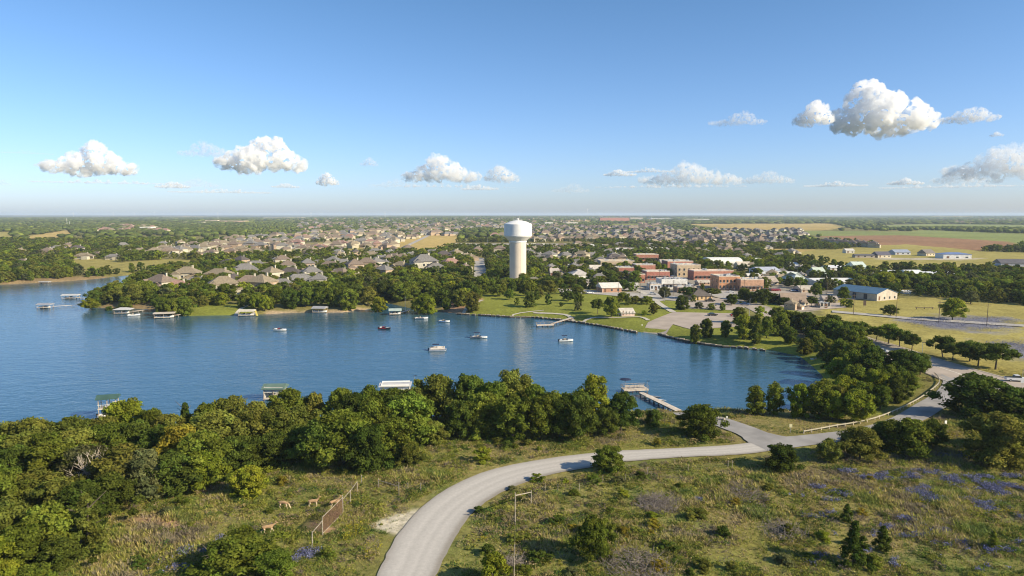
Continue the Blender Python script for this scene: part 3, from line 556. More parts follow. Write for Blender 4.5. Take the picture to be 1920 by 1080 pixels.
# ------------------------------------------------------------------ houses
USED_LABELS = {}
LANDMARKS = [('the water tower', 970, 500), ('the two-storey boathouse', 208, 765), ('the sage-green boathouse', 517, 735), ('the white boathouse', 742, 720), ('the fishing pier', 1215, 745),
    ('the lake-ramp junction', 1410, 825), ('the deer pasture', 560, 940), ('the bleached dead tree', 195, 880), ('the rusty pasture gate', 620, 960), ('the H-shaped fence brace', 985, 930), ('the cream guardrail', 1690, 765),
    ('the white pickup truck', 1900, 712), ('the blue-roofed hall', 1640, 548), ('the boat ramp', 1225, 615), ('the park floating pier', 1040, 600), ('the orange brick block', 1385, 530), ('the white brick store', 1255, 530),
    ('the dark-roofed pavilion', 1313, 552), ('the ramp parking lot', 1320, 600), ('the straight street', 900, 505), ('the cove boathouse', 743, 585), ('the grey-roofed dock', 600, 583), ('the dock with a slide', 463, 588),
    ('the long tan dock', 309, 592), ('the white hipped dock', 236, 585), ('the farthest-left dock', 85, 574), ('the point of the peninsula', 155, 570), ('the lone field tree', 1786, 580), ('the brown field', 1700, 452),
    ('the golden field', 800, 452), ('the yellow clearing', 175, 495), ('the arched white warehouse', 1362, 493), ('the low white warehouse', 1570, 530), ('the blue farm hall', 1795, 477), ('the boulevard', 1700, 650), ('the two lakeside cypresses', 1434, 750), ('the bluebonnet patches', 1720, 920)]
def where_words(u, v):
    """nearest landmark and on which side of it"""
    best = min(LANDMARKS, key=lambda L: math.hypot(L[1] - u, (L[2] - v) * 1.6)); dx, dy = u - best[1], (v - best[2]) * 1.6
    side = ('left of' if dx < 0 else 'right of') if abs(dx) > abs(dy) else ('behind' if dy < 0 else 'in front of')
    q = math.hypot(dx, dy); dist = 'close ' if q < 45 else ('' if q < 130 else 'well ')
    if side == 'left of': side = 'to the left of'
    if side == 'right of': side = 'to the right of'
    return dist + side + ' ' + best[0]
def roof_hip(m, L, W, z, h, ov=.45, ridge=None, c=(0, 0), gable=False):
    L2 = L / 2 + ov; W2 = W / 2 + ov; rl = L2 if gable else (L2 - W2 if ridge is None else ridge); cx, cy = c
    vs = [(cx - L2, cy - W2, z), (cx + L2, cy - W2, z), (cx + L2, cy + W2, z), (cx - L2, cy + W2, z), (cx - rl, cy, z + h), (cx + rl, cy, z + h)]
    vs += [(a, b, c_ - .18) for a, b, c_ in vs[:4]]
    m.add(vs, [(0, 1, 5, 4), (2, 3, 4, 5), (1, 2, 5), (3, 0, 4), (0, 6, 7, 1), (1, 7, 8, 2), (2, 8, 9, 3), (3, 9, 6, 0), (9, 8, 7, 6)])
def roof_hip_y(m, L, W, z, h, ov, c, gable=False):
    t = MB(); roof_hip(t, W, L, z, h, ov, gable=gable); m.add([(c[0] - y, c[1] + x, zz) for x, y, zz in t.v], t.f)
WALLC = {'cream': mat('cream_stucco', (.45, .40, .29), .9, .12, .6), 'tan': mat('tan_brick', (.40, .30, .21), .9, .2, .8), 'stone': mat('pale_limestone', (.50, .46, .36), .9, .15, 1.5), 'red': mat('red_brick', (.36, .18, .12), .9, .2, 1)}
ROOFC = {'brown': mat('brown_shingles', (.20, .155, .12), .9, .2, 1.5, bump=.3), 'grey': mat('grey_shingles', (.19, .18, .17), .9, .2, 1.5, bump=.3), 'tan': mat('tan_shingles', (.25, .205, .14), .9, .2, 1.5, bump=.3), 'dark': mat('dark_shingles', (.10, .085, .08), .9, .2, 1.5, bump=.3), 'rose': mat('rose_tiles', (.30, .185, .15), .9, .2, 1.5, bump=.3)}
TRIM = mat('white_trim', (.68, .66, .60), .7, .08, 2); GLASS = mat('window_glass', (.04, .05, .06), .12, .3, .5, spec=.8); DOORM = mat('door_paint', (.17, .09, .05), .6, .2, 1)
HPROTO = {}
def house_proto(var, roof, wall, detail):
    """var picks the plan; parts: wall, roof (> chimney), garage_door, door, windows (> frame)"""
    key = (var, roof, wall, detail)
    if key in HPROTO: return HPROTO[key]
    two = var in (1, 3); L, W = [(15, 10.5), (15, 11), (17, 10), (13, 12)][var]; z = 6.8 if two else 4.4
    root = empty('house', (0, 0, -500)); root['category'] = 'house'
    wl = MB(); rf = MB(); wl.box((0, 0, z / 2 - 1), (L, W, z + 2)); roof_hip(rf, L, W, z, W * .31)
    if var == 0: wl.box((-4.5, -W / 2 - 2.2, .8), (7, 4.6, 5.6)); roof_hip_y(rf, 9, 7, 3.6, 2.6, .4, (-4.5, -W / 2 + .2)); 
    if var == 1: wl.box((5, -W / 2 - 3, .9), (8, 6.2, 5.8)); roof_hip_y(rf, 11, 8, 3.8, 2.9, .4, (5, -W / 2 - .7)); wl.box((-5, -W / 2 - 1, 2), (5, 2.2, 8)); roof_hip_y(rf, 6, 5, 6, 2, .3, (-5, -W / 2 + .8), True)
    if var == 2: wl.box((6.5, -W / 2 - 3, .8), (7, 6.2, 5.4)); roof_hip_y(rf, 13, 7, 3.5, 2.6, .4, (6.5, -2), True); roof_hip_y(rf, 7, 5, 3.3, 2, .4, (-3, -W / 2 + 1.5), True)
    if var == 3: wl.box((4, W / 2 + 2, .9), (7, 4.4, 5.8)); roof_hip_y(rf, 9, 7, 3.8, 2.6, .4, (4, W / 2 + .2)); wl.box((-4, -W / 2 - 2.5, 1.2), (6.5, 5, 6.4)); roof_hip_y(rf, 8, 6.5, 4.4, 2.4, .4, (-4, -W / 2 - .5))
    wo_ = wl.build('wall', WALLC[wall], root); ro = rf.build('roof', ROOFC[roof], root)
    MB().box((L * .22, 1, z + W * .31 - .2), (1.1, .8, 1.7)).build('chimney', WALLC['stone'], ro)
    if detail:
        fy = -W / 2 - .03; wins = [(-L / 2 + 2.2, fy, 1.7), (L / 2 - 2.2, fy, 1.7), (0.5, fy, 1.7)] if var != 2 else [(-L / 2 + 2, fy, 1.7), (0, fy, 1.7)]
        if two: wins += [(x, fy, 4.7) for x in (-1.6, 1.2, L / 2 - 2)]
        for side in (-1, 1):
            for yy in (-W * .25, W * .25): wins.append((side * (L / 2 + .03), yy, 1.7 if not two else 4.6))
        for x, y, zz in wins:
            sx = abs(x) > L / 2; wn = MB().box((x, y, zz), (.06, 1.5, 1.3) if sx else (1.6, .06, 1.3)).build('window', GLASS, root)
            fr = MB()
            for k in (-1, 1):
                if sx: fr.box((x, y + k * .82, zz), (.14, .14, 1.6)); fr.box((x, y, zz + k * .72), (.135, 1.78, .14))
                else: fr.box((x + k * .87, y, zz), (.14, .14, 1.6)); fr.box((x, y, zz + k * .72), (1.88, .135, .14))
            fr.build('frame', TRIM, wn)
        MB().box((-L * .1, fy, 1.05), (1.1, .1, 2.2)).build('door', DOORM, root)
        gx, gy = {0: (-4.5, -W / 2 - 4.53), 1: (5, -W / 2 - 6.13), 2: (6.5, -W / 2 - 6.13), 3: (-4, -W / 2 - 5.03)}[var]
        MB().box((gx, gy, 1.2), (4.8, .08, 2.4)).build('garage_door', TRIM, root)
    HPROTO[key] = root; return root
HOUSES = []   # (x, y, rz, scale, var, roof, wall)
rh = random.Random(21)
def hs(u, v, var, roof, wall, deg, s=1.0):
    x, y = at(u, v); HOUSES.append((x, y, R(deg), s, var, roof, wall))
for h_ in [(303, 552, 1, 'brown', 'stone', -25, 1.05), (334, 553, 0, 'rose', 'cream', 15, 1.0), (352, 532, 1, 'tan', 'cream', 8, 1.05), (370, 538, 2, 'grey', 'stone', 8, .8), (412, 527, 2, 'tan', 'cream', -12, 1.1), (460, 520, 0, 'grey', 'cream', 20, 1.25), (420, 556, 1, 'tan', 'stone', 25, 1.05), (468, 552, 1, 'brown', 'tan', 15, 1.0), (492, 553, 3, 'tan', 'tan', -20, 1.05),
           (530, 549, 0, 'grey', 'stone', 12, 1.0), (562, 540, 2, 'grey', 'cream', 30, 1.1), (510, 528, 3, 'tan', 'stone', -35, .95), (545, 525, 0, 'dark', 'cream', 0, 1.1), (585, 526, 1, 'grey', 'stone', 25, .9), (600, 503, 2, 'grey', 'cream', 10, .9), (620, 508, 2, 'brown', 'cream', -8, 1.0), (645, 502, 0, 'grey', 'cream', 16, .95), (577, 508, 3, 'grey', 'tan', 20, .9),
           (584, 520, 0, 'tan', 'cream', -50, 1.0), (665, 512, 3, 'brown', 'tan', 28, 1.0), (688, 508, 1, 'brown', 'tan', 8, 1.0), (706, 505, 3, 'grey', 'stone', 40, .9), (715, 492, 2, 'grey', 'tan', 14, 1.0), (738, 488, 0, 'brown', 'tan', -24, 1.0), (695, 484, 2, 'tan', 'cream', 8, 1.0), (765, 474, 3, 'brown', 'tan', 20, 1.0), (770, 484, 0, 'grey', 'cream', 30, .9),
           (795, 512, 1, 'grey', 'stone', 22, 1.35), (845, 505, 0, 'rose', 'tan', 30, 1.15), (832, 488, 1, 'dark', 'tan', 12, 1.0), (855, 484, 3, 'tan', 'stone', 32, .95), (810, 480, 2, 'grey', 'cream', 6, 1.0), (895, 476, 3, 'brown', 'tan', 18, .9), (937, 475, 1, 'brown', 'cream', 0, .95), (925, 487, 2, 'grey', 'stone', 9, .7),
           (440, 540, 3, 'dark', 'stone', 30, .8), (480, 505, 2, 'grey', 'stone', 12, .9), (500, 505, 0, 'tan', 'cream', 0, .7), (530, 500, 1, 'brown', 'stone', 22, .9), (555, 492, 2, 'tan', 'cream', 12, .8), (540, 512, 3, 'brown', 'stone', 12, .9), (635, 520, 2, 'grey', 'cream', 5, .8), (598, 540, 3, 'grey', 'stone', 5, .8),
           (1008, 487, 2, 'grey', 'stone', 20, 1.0), (1030, 489, 3, 'grey', 'stone', -25, 1.0), (1060, 484, 0, 'grey', 'cream', 20, .95), (1090, 488, 1, 'tan', 'cream', -30, 1.0), (1110, 484, 2, 'grey', 'cream', 12, .9), (1000, 473, 0, 'tan', 'cream', 12, 1.0), (1045, 474, 2, 'brown', 'tan', 12, .9), (990, 478, 0, 'grey', 'cream', 12, 1.0), (1140, 478, 2, 'grey', 'stone', 0, .9),
           (320, 475, 2, 'grey', 'cream', 5, 1.1), (262, 474, 0, 'tan', 'cream', 12, .8), (275, 478, 2, 'tan', 'cream', 12, .7), (158, 486, 2, 'tan', 'stone', 0, .9), (213, 487, 2, 'grey', 'cream', 5, .8), (240, 479, 0, 'tan', 'cream', 20, .9), (290, 479, 1, 'tan', 'cream', 20, .9), (38, 476, 3, 'tan', 'stone', 0, .7), (30, 487, 0, 'tan', 'stone', 0, .6)]: hs(*h_)
# hillside rows on the left and in the middle
for u, v, n, du, dv in [(318, 476, 9, 17, -1.2), (340, 470, 8, 20, -1), (470, 466, 5, 22, -.5), (425, 451, 10, 15, -.8), (500, 458, 8, 15, -1), (560, 452, 8, 14, -.6), (590, 446, 9, 14, -.6), (640, 461, 7, 18, -1.5), (690, 452, 7, 15, -1), (700, 444, 8, 13, -.6), (640, 437, 16, 12, -.3), (780, 440, 8, 11, .2), (770, 433, 9, 11, 0), (560, 441, 6, 13, -.4), (690, 466, 4, 16, -1), (600, 470, 3, 30, -2),
                        (930, 446, 5, 14, 0), (1005, 452, 9, 14, 0), (1130, 450, 8, 13, 0)]:
    for i in range(n):
        if 885 < u + i * du < 960 and v > 470: continue
        hs(u + i * du + rh.uniform(-3, 3), v + i * dv + rh.uniform(-1, 1), rh.randrange(4), rh.choice(['tan', 'brown', 'grey', 'brown', 'grey', 'tan', 'rose'] if rh.random() < .4 else ['brown', 'grey', 'tan']), rh.choice(['cream', 'stone', 'tan']), rh.uniform(-25, 45), rh.uniform(.95, 1.2))
# dense suburb right of the tower: slanting streets
for j in range(16):
    v0 = 456 - 30 * (1 - (1 - j / 15) ** 1.5)
    for i in range(44):
        u = 990 + i * (11.2 + .1 * j) + rh.uniform(-2, 2) + (j % 2) * 6; v = v0 + (u - 1000) * .006 + rh.uniform(-.6, .6)
        if not (u > 985 and u < 1600 - (v < 432) * 300 - (v < 438) * 100): continue
        if u < 1180 and v > 452 or rh.random() < .36: continue
        dk = u > 1440
        hs(u, v, rh.randrange(4), rh.choice(['dark', 'dark', 'grey']) if dk else rh.choice(['grey', 'dark', 'brown', 'tan', 'dark', 'brown', 'grey', 'dark']), rh.choice(['cream', 'stone', 'tan']), 30 + rh.uniform(-10, 10) + (90 if rh.random() < .3 else 0), rh.uniform(.85, 1.1))
for u, v in [(1585, 461), (1597, 462), (1608, 461), (1619, 463), (1637, 464), (1572, 459), (1560, 458), (1549, 457)]: hs(u, v, rh.choice([1, 3]), 'dark', 'cream', 50 + rh.uniform(-6, 6), .95)
rg = random.Random(17)
def fill(n, poly, s=1.0, roofs=('brown', 'grey', 'tan', 'grey', 'brown', 'dark')):
    P = np.array(poly, float); k = 0; tries = 0
    while k < n and tries < 4000:
        tries += 1; u, v = rg.uniform(P[:, 0].min(), P[:, 0].max()), rg.uniform(P[:, 1].min(), P[:, 1].max())
        if not inside(np.array([u]), np.array([v]), P)[0]: continue
        x, y = at(u, v)
        if any((x - h[0]) ** 2 + (y - h[1]) ** 2 < 20 ** 2 for h in HOUSES) or abs(u - 970) < 34 or 878 < u < 922: continue
        hs(u, v, rg.randrange(4), rg.choice(roofs), rg.choice(['cream', 'stone', 'tan']), rg.uniform(-35, 50), s * rg.uniform(.8, 1.1)); k += 1
fill(26, [(420, 492), (560, 482), (880, 468), (890, 515), (720, 525), (540, 545), (470, 520)], .82)
fill(34, [(990, 462), (1180, 462), (1180, 490), (1130, 500), (1000, 498)], .78); fill(10, [(1030, 500), (1125, 503), (1125, 530), (1035, 526)], .6); fill(26, [(1180, 456), (1420, 462), (1500, 480), (1440, 492), (1240, 478)], .8)
fill(12, [(1400, 502), (1530, 508), (1530, 530), (1440, 530)], .6); fill(5, [(1440, 575), (1480, 560), (1560, 578), (1500, 584)], .45); fill(10, [(20, 465), (250, 458), (250, 480), (40, 500)], .9); fill(30, [(300, 462), (560, 440), (560, 478), (310, 482)], 1.0, ('tan', 'brown', 'tan', 'grey')); fill(20, [(560, 462), (740, 452), (740, 478), (560, 484)], .9)
for i in range(560):   # the far suburbs
    u, v = rh.uniform(470, 1260), rh.uniform(411, 431)
    if v < 432 - (u > 560) * 16 - 0 and not (560 < u < 1260): continue
    if 1080 < u < 1200 and 416 < v < 426: continue
    hs(u, v, rh.randrange(4), rh.choice(['tan', 'brown', 'grey', 'dark', 'brown', 'grey', 'rose' if rh.random() < .4 else 'brown']), rh.choice(['cream', 'tan']), rh.uniform(-40, 50), rh.uniform(.9, 1.2))
for i in range(40): hs(rh.uniform(180, 318), rh.uniform(425, 437), rh.randrange(4), rh.choice(['rose', 'tan', 'rose']), rh.choice(['cream', 'stone']), rh.uniform(-20, 20), 1.1)
for i in range(26): hs(rh.uniform(1765, 1910), rh.uniform(413, 420), rh.randrange(4), 'brown', 'cream', rh.uniform(-20, 20), 1.3)
HXY = np.array([(h[0], h[1]) for h in HOUSES])
WNAME = {'cream': 'cream stucco', 'tan': 'tan brick', 'stone': 'pale limestone', 'red': 'red brick'}
RNAME = {'brown': 'brown', 'grey': 'grey', 'tan': 'tan', 'dark': 'charcoal', 'rose': 'rosy'}
VNAME = ['one-storey house with a front wing', 'two-storey house with a front garage wing', 'long one-storey ranch house with gables', 'two-storey house with a low rear wing']
def uniq(label, o, group, alt=None):
    """keep the label if free; else a finer one; else share it within a group"""
    for L in [label] + (alt or []):
        if L not in USED_LABELS: USED_LABELS[L] = [o]; o['label'] = L; o['group'] = group; return
    L = label; USED_LABELS[L].append(o); o['label'] = L; o['group'] = 'look-alikes: ' + L
    for q in USED_LABELS[L]: q['group'] = 'look-alikes: ' + L
def build_houses(nmax=292):
    order = sorted(range(len(HOUSES)), key=lambda i: HOUSES[i][1] / HOUSES[i][3])
    vis = [i for i in order if -30 < proj(HOUSES[i][0], HOUSES[i][1], 3)[0] < 1950]
    used = set()
    for i in vis[:nmax]:
        x, y, rz, s, var, roof, wall = HOUSES[i]; det = y < 640
        pr = house_proto(var, roof, wall, det)
        o = copy_tree(pr) if id(pr) in used else pr; used.add(id(pr))
        o.location = (x, y, hz(x, y)); o.rotation_euler = (0, 0, rz); o.scale = (s, s, s * (1.12 if y < 640 else 1.0))
        u, v = proj(x, y, 3); wd = where_words(u, v)
        base = f"{RNAME[roof]} roofed {['low', 'two-storey', 'long', 'tall'][var]} {wall} house {wd}"
        uniq(base, o, 'houses of the lakeside town', [f"{'larger' if s > 1.0 else 'smaller'} {base}"])
    # the rest, far off: one object of simple walls and hipped roofs
    V = []; Fq = []; Ft = []; cw = {'cream': (.45, .40, .29), 'tan': (.4, .3, .21), 'stone': (.50, .46, .36), 'red': (.36, .18, .12)}; cr = {'brown': (.20, .155, .12), 'grey': (.19, .18, .17), 'tan': (.25, .205, .14), 'dark': (.10, .085, .08), 'rose': (.30, .185, .15)}
    Cq = []; n = 0
    for i in order:
        if i in set(vis[:nmax]): continue
        x, y, rz, s, var, roof, wall = HOUSES[i]; z = hz(x, y); c_, s_ = math.cos(rz) * s, math.sin(rz) * s; L, W, H = (9, 6.5, 6 if var in (1, 3) else 3.4)
        for (ox, oy, L_, W_, H_) in ((0, 0, L, W, H), (5, -6, 4, 4, 3.2)):
            loc = [(-L_, -W_, 0), (L_, -W_, 0), (L_, W_, 0), (-L_, W_, 0), (-L_, -W_, H_), (L_, -W_, H_), (L_, W_, H_), (-L_, W_, H_), (-(L_ - W_ * .8), 0, H_ + W_ * .72), (L_ - W_ * .8, 0, H_ + W_ * .72)]
            V += [(x + (a + ox) * c_ - (b + oy) * s_, y + (a + ox) * s_ + (b + oy) * c_, z + q * s) for a, b, q in loc]
            Fq += [(n, n + 1, n + 5, n + 4), (n + 1, n + 2, n + 6, n + 5), (n + 2, n + 3, n + 7, n + 6), (n + 3, n, n + 4, n + 7), (n + 4, n + 5, n + 9, n + 8), (n + 6, n + 7, n + 8, n + 9), (n + 5, n + 6, n + 9, n + 9), (n + 7, n + 4, n + 8, n + 8)]
            Cq += [cw[wall]] * 4 + [cr[roof]] * 4; n += 10
    me = bpy.data.meshes.new('distant_houses'); me.from_pydata(V, [], [tuple(dict.fromkeys(f)) for f in Fq]); a = me.attributes.new('col', 'FLOAT_COLOR', 'FACE')
    a.data.foreach_set('color', np.c_[np.array(Cq), np.ones(len(Cq))].astype(np.float32).ravel()); me.materials.append(attr_mat('house_paint')); me.update()
    o = bpy.data.objects.new('distant_houses', me); C.objects.link(o); tag(o, 'far suburb of small pale houses below the horizon', 'houses', kind='stuff')
def attr_mat(name, rough=.95):
    if name in MATS: return MATS[name]
    m = bpy.data.materials.new(name); m.use_nodes = True; t = m.node_tree; b = t.nodes['Principled BSDF']; a = t.nodes.new('ShaderNodeAttribute'); a.attribute_name = 'col'
    t.links.new(a.outputs['Color'], b.inputs['Base Color']); b.inputs['Roughness'].default_value = rough; b.inputs['Specular IOR Level'].default_value = .1; MATS[name] = m; return m
build_houses()
# ------------------------------------------------------------------ town buildings
BLDG = []   # footprints kept clear of trees
def mk_windows(root, w_, d_, h_, n, rows, sidewin=2):
    for r in range(rows):
        z = 1.9 + r * 3.6
        for i in range(n):
            x = -w_ / 2 + w_ * (i + .5) / n; wn = MB().box((x, -d_ / 2 - .01, z), (min(1.3, w_ / n * .5), .1, 1.7)).build('window', GLASS, root)
            MB().box((x, -d_ / 2 - .06, z - .95), (min(1.6, w_ / n * .65), .2, .14)).build('sill', TRIM, wn)
        for i in range(sidewin):
            y = -d_ / 2 + d_ * (i + .5) / sidewin
            for s in (-1, 1): MB().box((s * (w_ / 2 + .01), y, z), (.1, 1.1, 1.6)).build('window', GLASS, root)
def flat_block(u0, u1, v, hpx, depth, colr, label, n=5, rows=1, deg=0, roofc=(.62, .58, .50), extra=True, cop=(.62, .52, .42), name='brick_building', cat='building', sidewin=2):
    """flat-roofed block: front base spans pixels u0..u1 at row v"""
    x0, y0 = at(u0, v); x1, y1 = at(u1, v); W_ = abs(x1 - x0) / math.cos(R(deg)); H = hpx * y0 / F * 1.02; rz = R(deg)
    cx, cy = (x0 + x1) / 2 - math.sin(rz) * depth / 2, (y0 + y1) / 2 + math.cos(rz) * depth / 2
    z = hz(cx, cy); root = empty(name, (cx, cy, z), rz, label, cat)
    wm = mat('wall_' + ''.join('%02d' % int(c * 99) for c in colr), colr, .92, .16, .7, bump=.1)
    MB().box((0, 0, H / 2 - .5), (W_, depth, H + 1)).build('wall', wm, root)
    rr = MB().box((0, 0, H + .03), (W_ - .7, depth - .7, .1)).build('roof', mat('roof_%d' % int(roofc[0] * 99), roofc, .9, .15, .2), root)
    p = MB()
    for s in (-1, 1): p.box((s * (W_ / 2 - .16), 0, H + .3), (.34, depth + .04, .6)); p.box((0, s * (depth / 2 - .16), H + .3), (W_ - .66, .34, .598))
    p.build('parapet', mat('cop_%d' % int(cop[0] * 99 + cop[1] * 9), cop, .9, .15, .6), root)
    r = random.Random(u0)
    if extra:
        for i in range(r.randint(4, 9)):
            q = MB(); ax, ay = r.uniform(-.4, .4) * W_, r.uniform(-.4, .4) * depth; s = r.uniform(.8, 1.5); q.box((ax, ay, H + .08 + s * .4), (s * 1.3, s, s * .8)); q.bar((ax, ay, H + .08 + s * .8), (ax, ay, H + .2 + s * .8), s * .35, 10)
            q.build('air_unit', mat('galvanised', (.5, .5, .5), .5, .2, 2, metal=.4), root)
    mk_windows(root, W_, depth, H, n, rows, sidewin)
    MB().box((W_ * .06, -depth / 2 - .02, 1.15), (1.3, .12, 2.3)).build('door', DOORM, root)
    if rows == 1 and n > 3: MB().box((0, -depth / 2 - .7, 3.0), (W_ * .85, 1.4, .16), tilt=Matrix.Rotation(R(12), 3, 'X')).build('awning', mat('canvas', (.2, .17, .15), .8, .3, 1), root)
    BLDG.append((cx, cy, rz, W_, depth)); return root
def gable_block(u0, u1, v, hpx, depth, wallc, roofc, label, deg=0, rise=.22, n=3, along='x', name='metal_building', cat='building', hip=False, arch=False):
    x0, y0 = at(u0, v); x1, y1 = at(u1, v); W_ = abs(x1 - x0); H = hpx * y0 / F * 1.02; rz = R(deg)
    cx, cy = (x0 + x1) / 2 - math.sin(rz) * depth / 2, (y0 + y1) / 2 + math.cos(rz) * depth / 2; z = hz(cx, cy)
    root = empty(name, (cx, cy, z), rz, label, cat); wm = mat('wall_' + ''.join('%02d' % int(c * 99) for c in wallc), wallc, .85, .1, .6); rm = mat('metal_' + ''.join('%02d' % int(c * 99) for c in roofc), roofc, .5, .12, .5, spec=.4)
    sp, ln = (W_, depth) if along == 'y' else (depth, W_)    # span across the ridge, length along it
    rise_ = sp * rise
    if along == 'y' and not hip:   # gable faces the front
        MB().add([(-W_ / 2, -depth / 2, -1), (W_ / 2, -depth / 2, -1), (W_ / 2, -depth / 2, H), (0, -depth / 2, H + rise_), (-W_ / 2, -depth / 2, H), (-W_ / 2, depth / 2, -1), (W_ / 2, depth / 2, -1), (W_ / 2, depth / 2, H), (0, depth / 2, H + rise_), (-W_ / 2, depth / 2, H)],
                 [(0, 1, 2, 3, 4), (9, 8, 7, 6, 5), (0, 5, 6, 1), (1, 6, 7, 2), (0, 4, 9, 5), (4, 3, 8, 9), (2, 7, 8, 3)]).build('wall', wm, root)
        m = MB(); 
        for s in (-1, 1): 
            a = [(s * (W_ / 2 + .4), -depth / 2 - .35, H - .4 * rise * 2 + .06), (0, -depth / 2 - .35, H + rise_ + .06), (0, depth / 2 + .35, H + rise_ + .06), (s * (W_ / 2 + .4), depth / 2 + .35, H - .4 * rise * 2 + .06)]
            m.add(a + [(q[0], q[1], q[2] + .14) for q in a], [(0, 1, 2, 3), (7, 6, 5, 4), (0, 4, 5, 1), (2, 6, 7, 3), (3, 7, 4, 0)])
        m.build('roof', rm, root)
    else:
        MB().box((0, 0, H / 2 - .5), (W_, depth, H + 1)).build('wall', wm, root); m = MB()
        if arch:
            n_ = 10; vs = []
            for i in range(n_ + 1):
                t = PI * i / n_; yy = -math.cos(t) * depth / 2; zz = H + .02 + math.sin(t) * rise_
                vs += [(-W_ / 2 - .2, yy, zz), (W_ / 2 + .2, yy, zz)]
            m.add(vs, [(2 * i, 2 * i + 1, 2 * i + 3, 2 * i + 2) for i in range(n_)] + [tuple(range(0, 2 * n_ + 2, 2)), tuple(range(1, 2 * n_ + 2, 2))[::-1]])
        else: roof_hip(m, W_, depth, H, rise_, .4, gable=not hip)
        m.build('roof', rm, root)
    for i in range(n): MB().box((-W_ / 2 + W_ * (i + .5) / n, -depth / 2 - .01, 1.5 if H < 5 else 2), (W_ / n * .28, .1, 1.3 if i else 2.2)).build('window' if i else 'door', GLASS if i else DOORM, root)
    MB().box((-W_ / 2 + .12, -depth / 2 - .06, H / 2), (.16, .1, H)).build('downpipe', TRIM, root)
    BLDG.append((cx, cy, rz, W_, depth)); return root
ORG = (.52, .265, .145); BRK = (.43, .195, .135); RED = (.40, .17, .125); TANB = (.50, .39, .26); WHT = (.66, .64, .60)
flat_block(1347, 1387, 543, 24, 16, ORG, 'two-storey orange brick corner block with a dark shaded side, tallest on the main street', 6, 2, 3)
flat_block(1388, 1432, 545, 20, 14, (.48, .29, .19), 'stepped orange brick row joined to the right of the two-storey corner block', 6, 1, 3)
flat_block(1300, 1376, 525, 16, 14, BRK, 'long red brick row directly behind the two-storey orange corner block', 9, 1, 4, cop=(.66, .5, .4))
flat_block(1269, 1314, 519, 21, 18, TANB, 'tan-topped two-storey block with a pale blue side wall', 5, 2, 4, roofc=(.62, .48, .28))
flat_block(1251, 1300, 509, 18, 18, RED, 'deep red brick block with a shaded side, at the back of main street', 5, 1, 4)
flat_block(1240, 1289, 541, 16, 13, WHT, 'white painted brick store with small upper openings and roof units', 7, 1, 4, roofc=(.28, .26, .25), cop=(.7, .68, .64))
flat_block(1219, 1239, 544, 10, 9, (.6, .6, .6), 'small white annex against the left end of the white brick store', 3, 1, 4)
flat_block(1212, 1256, 525, 15, 14, RED, 'red brick store behind the white painted brick store', 6, 1, 3)
flat_block(1185, 1210, 530, 15, 12, BRK, 'narrow brown brick store with a long pale parapet, left of the white store', 3, 1, 4)
flat_block(1157, 1190, 516, 13, 13, RED, 'low red brick store at the left end of the back row', 5, 1, 2)
flat_block(1192, 1229, 513, 15, 14, BRK, 'red brick store with grey roof equipment in the back row', 5, 1, 3, roofc=(.45, .45, .42))
flat_block(1126, 1190, 502, 12, 20, TANB, 'long tan building with a peaked parapet above the tree tops', 6, 1, 2, roofc=(.6, .5, .34))
flat_block(1193, 1235, 489, 11, 16, BRK, 'isolated low brick building among the trees behind downtown', 5, 1, 1)
flat_block(1270, 1306, 548, 9, 9, (.45, .27, .17), 'small one-storey brown brick office in front of the white store', 4, 1, 3)
gable_block(1332, 1393, 500, 7, 26, WHT, (.78, .76, .68), 'arched white warehouse behind the downtown brick rows', 2, .16, 4, 'x', arch=True)
gable_block(1152, 1195, 474, 5, 24, (.6, .58, .52), (.72, .68, .6), 'low white-roofed shed in the woods left of downtown', 0, .1, 3)
gable_block(1128, 1166, 549, 9, 12, (.44, .25, .16), (.68, .64, .56), 'brick veterinary-style office with pale metal roof by the park street', 10, .22, 3, name='office_building')
gable_block(1296, 1336, 563, 8, 14, (.60, .42, .22), (.13, .11, .09), 'drive-through pavilion with a dark hipped roof and lit tan arcade', 6, .28, 5, hip=True, name='pavilion')
gable_block(1424, 1464, 519, 12, 18, (.6, .62, .66), (.45, .47, .52), 'pale blue-grey two-level metal building right of downtown', 8, .12, 5)
gable_block(1532, 1612, 538, 10, 26, (.66, .64, .58), (.76, .74, .68), 'long low white warehouse behind the blue-roofed hall', 2, .05, 6)
gable_block(1530, 1550, 522, 9, 14, (.46, .52, .42), (.5, .56, .46), 'pale green house-like shed behind the low white warehouse', 4, .3, 2)
gable_block(1556, 1592, 509, 7, 16, WHT, (.72, .72, .72), 'white metal shed among trees, behind the pale green shed', 2, .1, 3)
gable_block(1604, 1625, 509, 8, 20, (.5, .56, .5), (.6, .68, .6), 'mint-tinted metal shed to the right of the white shed', -4, .2, 2)
gable_block(1654, 1700, 516, 5, 16, WHT, (.78, .78, .76), 'first white greenhouse-like long roof rising from the right-hand woods', 0, .08, 4)
gable_block(1708, 1738, 523, 8, 22, WHT, (.8, .8, .78), 'gabled white shed in the middle of the right-hand woods', 0, .12, 2)
gable_block(1738, 1788, 518, 5, 14, WHT, (.74, .76, .78), 'last white long roof, farthest right in the woods', -3, .08, 4)
gable_block(1770, 1820, 485, 8, 18, (.72, .70, .66), (.16, .22, .40), 'white farm hall with a blue roof on the tan road', -6, .1, 3, hip=True, name='farm_hall')
gable_block(1645, 1672, 483, 5, 12, (.62, .54, .4), (.12, .11, .13), 'dark-roofed farmhouse with a cream gable left of the farm hall', 8, .3, 3, name='farmhouse')
gable_block(1678, 1708, 478, 4.5, 14, (.5, .5, .52), (.30, .34, .42), 'grey-blue roofed barn between farmhouse and farm hall', 4, .22, 3, name='barn')
